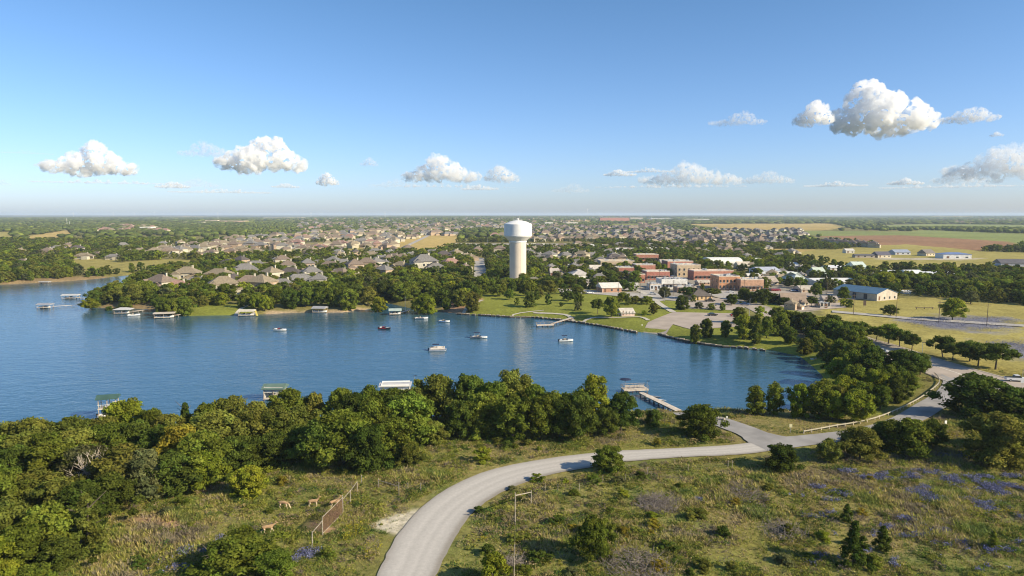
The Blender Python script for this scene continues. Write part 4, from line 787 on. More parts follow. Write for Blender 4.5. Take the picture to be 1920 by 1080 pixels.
gable_block(1586, 1602, 475, 5, 9, (.62, .58, .5), (.6, .56, .5), 'small pale outbuilding on the left of the farm cluster', 0, .25, 2, name='outbuilding')
gable_block(1734, 1756, 480, 5, 12, (.6, .52, .38), (.2, .17, .14), 'brown-roofed farmhouse just left of the blue farm hall', 18, .35, 3, name='farmhouse')
gable_block(1604, 1640, 483, 4, 8, (.42, .36, .3), (.13, .12, .12), 'long dark stable roof in front of the farm cluster', -3, .18, 3, name='stable')
gable_block(1880, 1935, 500, 6, 16, (.45, .45, .5), (.13, .12, .12), 'dark-roofed ranch house with white porch at the right edge', -10, .22, 3, name='ranch_house')
gable_block(1468, 1512, 573, 6, 14, (.44, .30, .18), (.36, .27, .19), 'brown-roofed restaurant beside the boulevard', -12, .3, 4, name='restaurant')
flat_block(1538, 1557, 578, 6, 8, (.56, .5, .42), 'small flat-roofed kiosk at the gravel lot by the boulevard', 3, 1, -4, name='kiosk')
gable_block(1165, 1190, 592, 6, 9, (.70, .52, .44), (.60, .54, .46), 'pink and white park boathouse beside the lawn', 6, .2, 4, name='park_building')
gable_block(1032, 1048, 520, 9, 10, (.45, .25, .18), (.5, .44, .38), 'small red brick cottage right of the water tower', 0, .3, 2, name='cottage')
gable_block(1072, 1106, 524, 9, 16, (.66, .64, .60), (.50, .46, .42), 'white community house with a grey roof, right of the cottage', 12, .22, 3, hip=True, name='community_house')
gable_block(1107, 1128, 512, 7, 12, (.6, .55, .45), (.62, .56, .46), 'cream house behind the white community house', 0, .25, 2, name='cottage')
gable_block(1694, 1708, 551, 5, 5, (.72, .72, .70), (.76, .76, .74), 'white trailer at the edge of the woods right of the blue-roofed hall', 0, .05, 3, name='trailer')
gable_block(1385, 1410, 505, 6, 12, (.6, .5, .38), (.55, .48, .38), 'tan house between the arched warehouse and the blue-grey building', 4, .3, 2, name='cottage')
gable_block(1430, 1460, 535, 6, 14, (.5, .42, .32), (.42, .35, .28), 'wide brown-roofed house behind the car lot', 4, .25, 3, name='cottage')
gable_block(1486, 1516, 534, 9, 16, (.6, .5, .38), (.52, .56, .5), 'pale hipped-roof chapel beside the car lot', 12, .3, 3, hip=True, name='chapel')
gable_block(1510, 1534, 512, 6, 16, WHT, (.68, .68, .68), 'white workshop roof left of the green shed', 0, .1, 2)
# blue-roofed hall: the gable end faces the camera
x0, y0 = at(1633, 563); x1, y1 = at(1694, 563)
hall = gable_block(1634, 1692, 563, 13, 28, (.50, .44, .36), (.085, .165, .25), 'cream metal hall with a bright blue roof on the yellow-green field', 26, .15, 4, 'y', name='event_hall')
for k in (-7, 0, 7): MB().box((-(BLDG[-1][3] / 2 + .02), k, 2), (.12, 2.2, 3)).build('door', mat('dark_door', (.07, .07, .08), .5, .2, 1), hall)
# long far warehouses and the school, tiny below the horizon
for u0, u1, v, hpx, d, c1, lab, nm in [(385, 408, 419, 4, 60, (.6, .5, .38), 'beige flat-roofed block far left of the tower, first of the pair', 'warehouse'), (412, 458, 420, 4, 60, (.58, .42, .30), 'long terracotta-roofed block, right one of the far pair', 'warehouse'), (343, 376, 421, 3, 60, (.62, .58, .48), 'low cream block left of the far beige pair', 'warehouse'),
                                       (262, 283, 432, 6, 40, (.78, .76, .68), 'bright white chapel-like hall on the far left hillside', 'hall'), (493, 565, 411, 2.4, 150, (.6, .56, .5), 'very long pale warehouse below the horizon, left of centre', 'warehouse'), (1182, 1205, 413, 4, 80, (.55, .48, .4), 'tan school block with white roof right of the tower', 'school_building'),
                                       (1125, 1180, 417, 7, 60, (.52, .25, .2), 'rose brick school with many wings below the horizon', 'school_building'), (1279, 1330, 414, 3, 150, (.7, .68, .62), 'long white warehouse at the edge of the golden field', 'warehouse'), (1440, 1470, 405, 1.6, 300, (.7, .55, .52), 'pinkish distribution centre on the right horizon', 'warehouse'),
                                       (1022, 1037, 422, 4, 50, (.72, .7, .64), 'small white hall just right of the tower tank', 'hall'), (1062, 1084, 422, 4, 50, (.7, .66, .56), 'cream hall with bright wall right of the tower tank', 'hall'), (10, 40, 410.5, 1.6, 200, (.7, .7, .7), 'white warehouse at the far left horizon', 'warehouse'), (296, 340, 409, 1.6, 260, (.7, .72, .72), 'long white warehouse left of the pylons on the horizon', 'warehouse'),
                                       (1400, 1430, 409, 1.5, 200, (.6, .6, .6), 'grey warehouse at the horizon above the golden field', 'warehouse'), (222, 240, 409.5, 1.4, 200, (.7, .7, .7), 'short white warehouse on the left horizon', 'warehouse'), (1220, 1262, 412, 2, 150, (.66, .66, .64), 'white stadium-side hall left of the golden field', 'warehouse')]:
    flat_block(u0, u1, v, hpx, d, c1, lab, 4, 1, 0, roofc=(.7, .67, .6), extra=False, name=nm, sidewin=0)

# more low buildings between the brick rows and the woods
for u0, u1, v, hpx, d, wc, rc, dg, lab in [(1404, 1428, 526, 6, 12, (.55, .5, .42), (.66, .63, .56), 3, 'pale-roofed shop behind the stepped orange brick row'), (1462, 1492, 522, 6, 12, (.6, .58, .54), (.60, .60, .58), -4, 'grey metal workshop between chapel and blue-grey building'), (1502, 1530, 548, 6, 10, (.5, .4, .3), (.48, .42, .34), 6, 'tan shop at the right end of the car row'),
                                    (1140, 1160, 536, 6, 9, (.62, .56, .46), (.56, .5, .42), 14, 'small cream cottage above the pale-roofed office'), (1172, 1196, 541, 5, 9, (.56, .5, .42), (.52, .48, .42), -8, 'low tan shed left of the white store'), (1310, 1332, 535, 5, 8, (.5, .34, .24), (.5, .44, .36), 4, 'low brown shop tucked between white store and orange block'), (1090, 1112, 536, 6, 9, (.6, .55, .46), (.44, .38, .33), 20, 'cream cottage across the street from the park lawn'),
                                    (1240, 1262, 498, 5, 14, (.5, .3, .22), (.58, .5, .42), 0, 'brick shop behind the deep red block'), (1480, 1500, 503, 5, 12, WHT, (.7, .7, .68), 5, 'white-roofed shed right of the arched warehouse'), (1410, 1436, 494, 5, 12, (.55, .52, .46), (.64, .62, .56), 0, 'pale shed in the trees above the blue-grey building'), (1620, 1645, 522, 5, 12, WHT, (.72, .72, .72), 3, 'white shed behind the right end of the low warehouse'), (1062, 1086, 505, 5, 10, (.6, .56, .5), (.66, .62, .56), 8, 'pale-roofed house behind the community house'),
                                    (1215, 1245, 473, 4, 16, (.6, .55, .46), (.68, .64, .56), 0, 'cream barn beside the pale dirt lot'), (1545, 1570, 566, 5, 8, (.5, .42, .34), (.42, .36, .3), -10, 'brown canopy building by the boulevard'), (1100, 1140, 466, 3.5, 14, (.6, .57, .5), (.74, .72, .66), 0, 'long white-roofed store by the highway right of the tower'), (985, 1025, 464, 3.5, 14, (.6, .57, .5), (.7, .66, .58), 0, 'long cream-roofed store by the highway at the tower stem')]:
    gable_block(u0, u1, v, hpx, d, wc, rc, lab, dg, .2, 3, name='shop')
# ------------------------------------------------------------------ water tower
def tower():
    x, y = at(971, 529); sc = y / F * 1.0; z0 = hz(x, y)
    root = empty('water_tower', (x, y, z0), 0, 'tall white tank on a thick cream concrete stem, the tallest thing by the lake', 'water tower')
    r1 = 15.6 * sc; rt = 26 * sc; H = lambda v: (528 - v) * sc * 1.01
    stemc = mat('cream_concrete', (.66, .57, .46), .85, .05, .12); white = mat('white_tank_paint', (.78, .77, .74), .45, .07, .25)
    MB().lathe((0, 0, 0), [(r1 * 1.03, -.8), (r1, 1), (r1, H(452)), (r1 * .98, H(452) + .3)], 48).build('stem', stemc, root)
    tk = MB().lathe((0, 0, 0), [(r1 * .97, H(454)), (r1 * 1.06, H(453)), (r1 * 1.06, H(451)), (r1 * 1.03, H(450.8)), (rt * .985, H(442)), (rt * 1.0, H(440.5)), (rt * 1.012, H(440.3)), (rt * 1.012, H(439.6)), (rt, H(439.3)), (rt, H(420)), (rt * .985, H(419.2)), (rt * .62, H(415)), (rt * .2, H(412.6)), (.3, H(412.2))], 64).build('tank', white, root)
    rail = MB()
    for i in range(20):
        t = 2 * PI * i / 20; a = (rt * .3 * math.cos(t), rt * .3 * math.sin(t)); rail.bar((*a, H(413.4)), (*a, H(413.4) + 1.1), .05, 4)
        t2 = t + 2 * PI / 20; rail.bar((*a, H(413.4) + 1.1), (rt * .3 * math.cos(t2), rt * .3 * math.sin(t2), H(413.4) + 1.1), .05, 4)
    rail.build('railing', mat('galvanised', (.5, .5, .5), .5, .2, 2, metal=.4), tk)
    vent = MB().lathe((0, 0, 0), [(.6, H(412.6)), (.6, H(412.2) + .7), (.9, H(412.2) + .8), (.2, H(412.2) + 1.3)], 12); vent.build('vent', white, tk)
    for dx, dy, h in ((1.2, 1, 3), (-1.4, .4, 2.2), (.3, -1.6, 1.8), (-3, 2, 2.4)): MB().bar((dx, dy, H(413)), (dx, dy, H(412.2) + h), .06, 5).build('antenna', mat('galvanised', (.5,) * 3), tk)
    MB().box((0, -r1 + .1, 1.2), (1.2, .5, 2.4)).build('door', mat('dark_door', (.07,) * 3), root)
    seam = MB()
    for a in (R(-58), R(20)): seam.bar((r1 * math.sin(a) * 1.003, -r1 * math.cos(a) * 1.003, 0), (r1 * math.sin(a) * 1.003, -r1 * math.cos(a) * 1.003, H(453)), .06, 4)
    seam.build('conduit', stemc, root)
tower()
# ------------------------------------------------------------------ docks, piers, boats
WOOD = mat('weathered_planks', (.46, .37, .28), .9, .22, 1.5); WOODL = mat('pale_planks', (.58, .50, .41), .9, .18, 1.2); DARKW = mat('dark_piles', (.12, .09, .07), .95, .3, 3)
WHITEP = mat('white_gelcoat', (.80, .79, .76), .25, .04, 2, spec=.6); NAVY = mat('navy_canvas', (.02, .03, .07), .8, .2, 3); REDP = mat('red_gelcoat', (.42, .03, .05), .25, .1, 2, spec=.6); BLACKP = mat('black_gelcoat', (.02, .02, .025), .25, .1, 2, spec=.6)
SEATM = mat('tan_vinyl', (.45, .36, .26), .6, .15, 3); CHROME = mat('aluminium', (.6, .6, .6), .35, .1, 3, metal=.7); MOTOR = mat('motor_black', (.03, .03, .035), .4, .2, 3)
def hull_mesh(L=5.6, W=2.1, H=.75, pont=False):
    m = MB()
    if pont:
        for s in (-1, 1):
            m.bar((-L / 2, s * W * .36, .1), (L / 2 - .7, s * W * .36, .1), .3, 10); m.bar((L / 2 - .7, s * W * .36, .1), (L / 2, s * W * .36, .3), .3, 10, .06)
        m.box((0, 0, .48), (L, W, .12)); return m
    st = [(-.5, .86, .0), (-.2, 1, .0), (.12, .98, .04), (.34, .7, .16), (.47, .28, .32), (.52, .02, .46)]; vs = []
    for x, w_, up in st:
        for a, b in ((-1, H + up * .35), (-.82, .12 + up * .5), (0, -.28 + up), (.82, .12 + up * .5), (1, H + up * .35)): vs.append((x * L, a * w_ * W / 2, b))
    fs = [(i * 5 + j, i * 5 + j + 1, (i + 1) * 5 + j + 1, (i + 1) * 5 + j) for i in range(len(st) - 1) for j in range(4)] + [(4, 3, 2, 1, 0), tuple(range(25, 30))]
    return m.add(vs, fs)
def boat(u, v, deg, hullm, label, L=5.6, pont=False, top=None, stripe=None, cover=None, z=0):
    x, y = at(u, v, 0); W = 2.1 if not pont else 2.5
    root = empty('pontoon_boat' if pont else 'motor_boat', (x, y, .02 + z), R(deg), label, 'boat', 'boats out on the lake')
    hull_mesh(L, W, .75, pont).build('hull', hullm if not pont else CHROME, root, smooth=False)
    if pont:
        f = MB()
        for s in (-1, 1): f.box((-.1, s * (W / 2 - .05), .95), (L * .82, .06, .7))
        f.box((-L * .46, 0, .95), (.06, W - .1, .7)); f.box((L * .36, 0, .95), (.06, W - .1, .7)); f.build('fence_panel', hullm, root)
        MB().box((-L * .25, W * .28, .8), (1.9, .6, .5)).build('seat', SEATM, root); MB().box((L * .2, -W * .28, .8), (1.6, .6, .5)).build('seat', SEATM, root); MB().box((0, W * .25, 1.0), (.5, .6, .9)).build('console', WHITEP, root)
    else:
        MB().add([(-L * .44, -.75, .72), (L * .1, -.8, .72), (L * .1, .8, .72), (-L * .44, .75, .72), (-L * .42, -.7, .3), (L * .08, -.75, .3), (L * .08, .75, .3), (-L * .42, .7, .3)], [(4, 5, 6, 7), (0, 1, 5, 4), (1, 2, 6, 5), (2, 3, 7, 6), (3, 0, 4, 7)]).build('cockpit', SEATM, root)
        MB().add([(L * .08, -W * .44, .74), (L * .32, -W * .36, .82), (L * .5, 0, .93), (L * .32, W * .36, .82), (L * .08, W * .44, .74)], [(0, 1, 2, 3, 4)]).build('deck', WHITEP, root)
        MB().add([(L * .1, -W * .4, .75), (L * .1, W * .4, .75), (L * .03, W * .36, 1.25), (L * .03, -W * .36, 1.25), (L * .18, 0, .8), (L * .08, 0, 1.28)], [(0, 4, 5, 3), (4, 1, 2, 5)]).build('windshield', mat('tinted_glass', (.03, .04, .05), .1, .2, 2, spec=.8), root)
        for s in (-1, 1): MB().box((-L * .08, s * .45, .75), (.55, .55, .75)).build('seat', SEATM if not cover else cover, root)
        MB().box((-L * .36, 0, .62), (.6, 1.5, .5)).build('bench', WHITEP, root)
        if stripe: 
            for s in (-1, 1): MB().box((-L * .12, s * (W / 2 + .01), .42), (L * .66, .05, .26)).build('stripe', stripe, root)
    mo = MB().box((-L * .53, 0, .65), (.4, .4, .6)); mo.bar((-L * .53, 0, .5), (-L * .55, 0, -.3), .09, 6); mo.build('outboard_motor', MOTOR, root)
    if top:
        t = MB(); zt = 2.25; n = 6
        vs = []
        for i in range(n + 1):
            a = -1 + 2 * i / n
            for s in (-1, 1): vs.append((-L * .12 + s * L * .19, a * W * .46, zt + .16 * (1 - a * a)))
        t.add(vs, [(2 * i, 2 * i + 1, 2 * i + 3, 2 * i + 2) for i in range(n)]); c = t.build('canopy', top, root)
        p = MB()
        for sx in (-1, 1):
            for sy in (-1, 1): p.bar((-L * .12 + sx * L * .17, sy * W * .44, zt), (-L * .12 + sx * L * .04, sy * W * .46, .7), .035, 5)
        p.build('frame', CHROME, c)
    return root
boat(525, 620, -8, WHITEP, 'small white runabout with red seats, alone on the left part of the lake', 5.6, cover=mat('red_vinyl', (.4, .05, .05), .6))
boat(721, 617, -15, BLACKP, 'dark hulled boat with a red bow, left of the cove boathouse', 5.6, stripe=REDP, cover=REDP)
boat(790, 598, 12, WHITEP, 'white boat with open seats, close to the lime-green willow on shore', 6.2, stripe=NAVY)
boat(833, 604, -10, WHITEP, 'small white boat with blue trim, behind the others near the shore', 5.0, stripe=mat('blue_gelcoat', (.08, .2, .4), .3, .1, 2))
boat(898, 634, -8, WHITEP, 'white cruiser with a navy canopy and dark waterline', 6.6, top=NAVY, stripe=NAVY)
boat(821, 657, 6, mat('cream_panels', (.72, .64, .55), .5, .08, 2), 'cream pontoon boat under a navy canopy, largest on the lake', 6.4, pont=True, top=NAVY)
boat(1061, 640, 8, WHITEP, 'white boat with a low cabin and navy top, right of the tower reflection', 5.6, top=NAVY)
boat(251, 592, 20, WHITEP, 'white boat moored at the end of the white-roofed dock', 5.4)
boat(1528, 677, 160, WHITEP, 'white pedal boat tucked under the east shore trees', 2.8)
def wake(u, v, deg, L, name_):
    """two low diverging foam ridges behind a moving boat"""
    x, y = at(u, v, 0); m = MB(); r = random.Random(u); c_, s_ = math.cos(R(deg)), math.sin(R(deg))
    for s in (-1, 1):
        for i in range(int(L / .8)):
            t = i * .8; w_ = .10 + .006 * t; px, py = -3.4 - t, s * (.5 + t * .14) + r.uniform(-.15, .15); h = .05 * (1 - t / L) + .012
            a = [(px, py - w_), (px - .9, py - w_ + s * .12), (px - .9, py + w_ + s * .12), (px, py + w_)]
            q = [(x + p * c_ - k * s_, y + p * s_ + k * c_) for p, k in a]; m.add([(*q[0], .002), (*q[1], .002), (*q[2], .002), (*q[3], .002), ((q[0][0] + q[3][0]) / 2, (q[0][1] + q[3][1]) / 2, h), ((q[1][0] + q[2][0]) / 2, (q[1][1] + q[2][1]) / 2, h)], [(0, 1, 5, 4), (2, 3, 4, 5)])
    o = m.build('boat_wake', mat('foam', (.13, .24, .32), .35, .3, 3)); tag(o, name_, 'wake', kind='stuff')
wake(821, 657, 6, 18, 'faint wake trailing left from the pontoon boat'); wake(898, 634, -8, 9, 'short wake behind the white cruiser')
def dock(u, v, deg, L, W, roofm, label, h=3.0, rise=.35, gang=None, two=False, walls=None, slide=False, boats=1, name='boat_dock', cat='dock', hip=False):
    """covered boat dock: deck on piles, posts, roof, moored boat, gangway to the shore"""
    if name == 'boat_dock': L *= .9; W *= .9; h *= .85
    x, y = at(u, v, 0); root = empty(name, (x, y, 0), R(deg), label, cat); zd = .55
    d = MB()
    for s in (-1, 1): d.box((0, s * (W / 2 - .4), zd), (L, .8, .18))
    d.box((-L / 2 + .5, 0, zd), (1.0, W - 1.6, .179)); d.build('deck', WOODL, root)
    p = MB(); po = MB(); n = max(3, int(L / 3)); zz = h + (2.6 if two else 0)
    for i in range(n):
        for s in (-1, 1):
            px = -L / 2 + .2 + (L - .4) * i / (n - 1); p.bar((px, s * (W / 2 - .2), -1.5), (px, s * (W / 2 - .2), zd - .09), .16, 6); po.box((px, s * (W / 2 - .2), (zd + .09 + zz) / 2), (.16, .16, zz - zd - .09))
    p.build('pile', DARKW, root); po.build('post', WOOD, root)
    r = MB(); roof_hip(r, L, W, zz, rise * W / 2, .35, gable=not hip); r.build('roof', roofm, root)
    if two:
        MB().box((0, 0, h), (L, W, .16)).build('upper_deck', WOODL, root); rr = MB()
        for s in (-1, 1):
            rr.box((0, s * (W / 2 - .06), h + 1.05), (L, .08, .08)); rr.box((s * (L / 2 - .06), 0, h + 1.05), (.08, W - .2, .079))
            for i in range(int(L / .5)): rr.box((-L / 2 + .25 + i * .5, s * (W / 2 - .06), h + .55), (.05, .05, .94))
        rr.build('railing', TRIM, root)
    if walls:
        wl = MB()
        wl.box((0, W / 2 - .3, zd + h * .5), (L - .4, .1, h * .9)); wl.box((-L / 2 + .3, 0, zd + h * .5), (.1, W - .8, h * .9)); 
        wl.box((0, -W / 2 + .3, zd + h * .72), (L - .4, .1, h * .45)); wl.build('wall', walls, root)
    if gang:
        gx, gy = at(*gang, 0); dx, dy = gx - x, gy - y; c_, s_ = math.cos(-R(deg)), math.sin(-R(deg)); lx, ly = dx * c_ - dy * s_, dx * s_ + dy * c_
        g = MB(); a = Vector((max(-L / 2, min(L / 2, lx)), max(-W / 2, min(W / 2, ly)), zd)); b = Vector((lx, ly, 1.0)); dd = b - a; an = math.atan2(dd.y, dd.x); Lg = max(dd.length, .6)
        g.box((a + b) / 2, (Lg, 1.3, .14), an); k = int(Lg / 3)
        for i in range(1, k + 1): q = a.lerp(b, i / (k + 1)); g.bar((q.x, q.y, -1.2), (q.x, q.y, q.z - .08), .12, 6)
        g.build('gangway', WOODL, root)
    if slide: MB().add([(L / 2 - .5, W / 2, zz), (L / 2 + .3, W / 2, zz), (L / 2 + 2.6, -W / 2 - 1.5, .3), (L / 2 + 1.8, -W / 2 - 1.5, .3)], [(0, 1, 2, 3)]).build('slide', mat('yellow_slide', (.6, .5, .12), .4), root)
    for i in range(boats):   # boats hanging in the slips
        b = boat(u, v, deg, WHITEP, f'white runabout in a slip of the {label.split(",")[0]}'[:90], 5.0)
        b['group'] = 'boats moored in the covered docks'; b['label'] = ('left ' if i == 0 and boats > 1 else 'right ' if boats > 1 else '') + 'white boat under the ' + ' '.join(label.split(',')[0].split()[:7]); off = (i - (boats - 1) / 2) * (L / max(boats, 1)) * .7
        b.location = (x + off * math.cos(R(deg)), y + off * math.sin(R(deg)), .25)
    return root
GREENR = mat('green_metal', (.055, .11, .09), .5, .15, .5, spec=.4); GREENR2 = mat('sage_metal', (.12, .18, .145), .5, .12, .5, spec=.4); WHITER = mat('white_metal', (.52, .51, .49), .45, .06, .5, spec=.4); GREYR = mat('grey_metal', (.34, .34, .36), .5, .1, .5, spec=.4); TANR = mat('tan_metal', (.52, .45, .37), .6, .1, .5)
dock(85, 578, 4, 7.4, 4.4, GREYR, 'small open grey-roofed dock, farthest left at the end of a long gangway', 2.6, .25, gang=(146, 574), boats=1)
dock(133, 560, 5, 9.6, 4.4, WHITER, 'long white-roofed dock in open water behind the peninsula point', 2.6, .3, gang=(160, 562), boats=1)
dock(232, 588, 6, 8.5, 5.2, WHITER, 'white hipped dock with dark openings and a moored boat', 2.8, .35, gang=(276, 583), boats=1, hip=True)
dock(309, 596, 16, 9.6, 5.9, TANR, 'long tan flat-roofed dock with red kayaks by the lawn', 3.0, .12, gang=(340, 592), boats=2)
dock(463, 592, 8, 8.1, 5.2, mat('cream_metal', (.58, .53, .42), .5, .1, .5), 'cream-roofed dock with a yellow slide', 3.0, .3, gang=(478, 588), boats=2, slide=True)
dock(600, 586, -4, 7.0, 5.9, GREYR, 'purplish-grey roofed dock against the sandy bank', 3.0, .3, gang=(598, 582), boats=2)
dock(741, 590, 10, 6.3, 4.4, mat('glassy_roof', (.42, .50, .44), .3, .1, .5, spec=.6), 'glass-green roofed boathouse in the shaded cove', 2.8, .4, gang=(770, 583), boats=1)
dock(84, 531, 3, 7.4, 3.7, WHITER, 'low white dock along the far left bank', 1.4, .05, gang=(84, 527), boats=0)
dock(205, 783, 18, 4.2, 3.1, GREENR, 'green-roofed two-storey boathouse with white railings, nearest the left edge', 2.6, .45, gang=(222, 800), boats=1, two=True, name='boathouse', cat='boathouse')
dock(517, 748, 2, 5.4, 4.5, GREENR2, 'sage-green roofed boathouse with pale plank walls among tree tops', 3.4, .4, gang=(530, 790), boats=0, walls=mat('grey_boards', (.56, .54, .50), .9, .12, 1), name='boathouse', cat='boathouse')
dock(742, 741, 5, 8.1, 4.8, WHITER, 'white-walled boathouse with a flat white roof, half hidden by oaks', 3.2, .12, gang=(742, 790), boats=0, walls=WHITEP, name='boathouse', cat='boathouse')
def pole(u, v, h, label, z=0, name='light_pole', r=.09, arm=True, m=None):
    x, y = at(u, v, z); root = empty(name, (x, y, z - .4), 0, label, 'pole'); m = m or CHROME
    MB().bar((0, 0, 0), (0, 0, h + .4), r, 8, r * .6).build('mast', m, root)
    if arm:
        MB().box((.3, 0, h + .45), (.9, .25, .14)).build('lamp_head', MOTOR, root)
    MB().lathe((0, 0, 0), [(r * 2.2, 0), (r * 2.2, .5), (r * 1.2, .6)], 10).build('base', DARKW, root)
    return root
pole(777, 742, 5.6, 'tall thin white pole at the corner of the white boathouse', 0)
pole(760, 585, 8.0, 'tall lamp pole on the cove boathouse gangway', .5)
for u, v, h, lb in [(1213, 737, 3.4, 'thin pole at the right corner of the timber fishing pier'), (1420, 566, 9, 'boulevard lamp pole by the restaurant trees'), (1405, 596, 9, 'lamp pole at the corner of the ramp parking lot'), (1357, 566, 8, 'lamp pole in front of the orange brick block'), (1137, 522, 7, 'white lamp pole left of the low red brick store'), (1376, 560, 7, 'lamp pole beside the drive-through exit'), (1246, 566, 6, 'short lamp pole where the street meets the park'),
                    (997, 468, 12, 'tall mast just right of the tower stem'), (955, 458, 14, 'first tall mast left of the tower stem, by the highway'), (943, 458, 12, 'second mast left of the tower stem'), (1038, 460, 14, 'highway mast right of the tower, nearer one'), (1068, 461, 12, 'highway mast right of the tower, farther one'), (914, 458, 12, 'highway mast above the straight street'), (807, 488, 10, 'white pole beside the hillside road'), (789, 500, 9, 'white flagpole behind the large grey-roofed house'),
                    (1727, 697, 9, 'dark lamp pole at the boulevard junction'), (1917, 712, 2.8, 'post at the right edge behind the pickup')]:
    pole(u, v, h, lb, 2.5 if v != 737 else .3)
# ---- fishing pier by the ramp
def pier(cp, c0, c1, W, PL, PW, pdeg, label, canopy=False, benches=4):
    x0, y0 = at(*c0, .8); x1, y1 = at(*c1, .9); px, py = at(*cp, .8); root = empty('fishing_pier', (x1, y1, 0), 0, label, 'pier')
    a = Vector((x0 - x1, y0 - y1, .8)); b = Vector((0, 0, 1.1)); d = a - b; an = math.atan2(d.y, d.x); L = d.length
    w_ = MB(); n = int(L / .45)
    for i in range(n): q = b.lerp(a, (i + .5) / n); w_.box(q, (L / n * .93, W, .09), an)
    w_.build('walkway', WOODL, root)
    pl = MB(); c = Vector((px - x1, py - y1, .8)); k = int(PL / .45); ca = R(pdeg)
    for i in range(k): o = (i + .5 - k / 2) * PL / k; pl.box(c + Vector((math.cos(ca) * o, math.sin(ca) * o, .11)), (PL / k * .93, PW, .1), ca)
    for s in (-1, 1): pl.box(c + Vector((-math.sin(ca) * s * PW * .49, math.cos(ca) * s * PW * .49, -.1)), (PL, .12, .3), ca)
    pl.build('platform', WOODL, root)
    st = MB(); k = int(L / 2.4)
    nrm = Vector((-math.sin(an), math.cos(an), 0))
    for i in range(k):
        q = b.lerp(a, (i + .5) / k)
        for s in (-1, 1): r_ = q + nrm * s * (W / 2 - .12); st.bar((r_.x, r_.y, -1.5), (r_.x, r_.y, r_.z - .05), .13, 6)
    for sx in (-1, -.3, .3, 1):
        for s in (-1, 1): q = c + Vector((math.cos(ca) * sx * PL * .46 - math.sin(ca) * s * PW * .42, math.sin(ca) * sx * PL * .46 + math.cos(ca) * s * PW * .42, 0)); st.bar((q.x, q.y, -1.5), (q.x, q.y, .85), .15, 6)
    for s in (-1, 1): st.box((a + b) / 2 + nrm * s * (W / 2 - .1) + Vector((0, 0, -.14)), (L, .1, .2), an)
    st.build('piles', DARKW, root); rl = MB()
    def rail(p, q, h=1.0):
        k = max(2, int((q - p).length / 1.6)); rl.bar(p + Vector((0, 0, h)), q + Vector((0, 0, h)), .045, 4); rl.bar(p + Vector((0, 0, h * .55)), q + Vector((0, 0, h * .55)), .03, 4)
        for i in range(k + 1): t = p.lerp(q, i / k); rl.bar(t, t + Vector((0, 0, h)), .045, 4)
    e = lambda sx, sy: c + Vector((math.cos(ca) * sx * PL / 2 - math.sin(ca) * sy * PW / 2, math.sin(ca) * sx * PL / 2 + math.cos(ca) * sy * PW / 2, .15))
    rail(e(-1, 1), e(1, 1)); rail(e(-1, -1), e(-1, 1)); rail(e(1, -1), e(1, 1)); rl.build('railing', WOOD, root)
    r = random.Random(4)
    for i in range(benches): q = c + Vector((math.cos(ca) * (i - 1.5) * PL * .2, math.sin(ca) * (i - 1.5) * PL * .2, .17)); t = MB().box(q + Vector((0, .2, .42)), (1.3, .4, .07)); t.box(q + Vector((0, .38, .7)), (1.3, .06, .3)); t.box(q + Vector((-.5, .2, .2)), (.08, .36, .4)); t.box(q + Vector((.5, .2, .2)), (.08, .36, .4)); t.build('bench', WOODL, root)
    if canopy:
        q = e(-.8, -.2); x, y = q.x + x1, q.y + y1; cr = empty('shade_umbrella', (x, y, .96), 0, 'dark shade umbrella at the left corner of the timber fishing pier', 'umbrella')
        MB().bar((0, 0, 0), (0, 0, 3.1), .06, 6).build('pole', CHROME, cr); MB().lathe((0, 0, 2.75), [(1.7, 0), (1.65, .06), (.05, .42)], 8).build('canopy', NAVY, cr)
    return root
pier((1190, 729), (1202, 736), (1272, 771), 1.9, 7.2, 3.0, 10, 'T-shaped timber fishing pier reaching from the lake ramp', True)
pier((1022, 609), (1034, 607), (1076, 595), 1.5, 8, 1.6, 12, 'floating park pier with a dog-leg walkway from the lawn', False, 0)
for i, (u, v, c) in enumerate([(1239, 752, 'white'), (1230, 746, 'grey')]):
    x, y = at(u, v, 0); L = 3.2; k = MB(); vs = []; st = [(-.5, .02, .3), (-.25, .8, .1), (0, 1, .05), (.25, .8, .1), (.5, .02, .3)]
    for sx, w_, up in st: vs += [(sx * L, -w_ * .38, .3 + up * .3), (sx * L, 0, up - .05), (sx * L, w_ * .38, .3 + up * .3)]
    k.add(vs, [(j * 3 + q, j * 3 + q + 1, j * 3 + q + 4, j * 3 + q + 3) for j in range(4) for q in range(2)]); r_ = empty('kayak', (x, y, .05), R(-35), f'{c} kayak floating beside the walkway of the timber fishing pier', 'kayak'); k.build('hull', WHITEP if i == 0 else GREYR, r_)
    MB().add([(-1.4, -.2, .38), (1.4, -.2, .38), (1.4, .2, .38), (-1.4, .2, .38)], [(0, 1, 2, 3)]).build('deck', WHITEP if i == 0 else GREYR, r_)
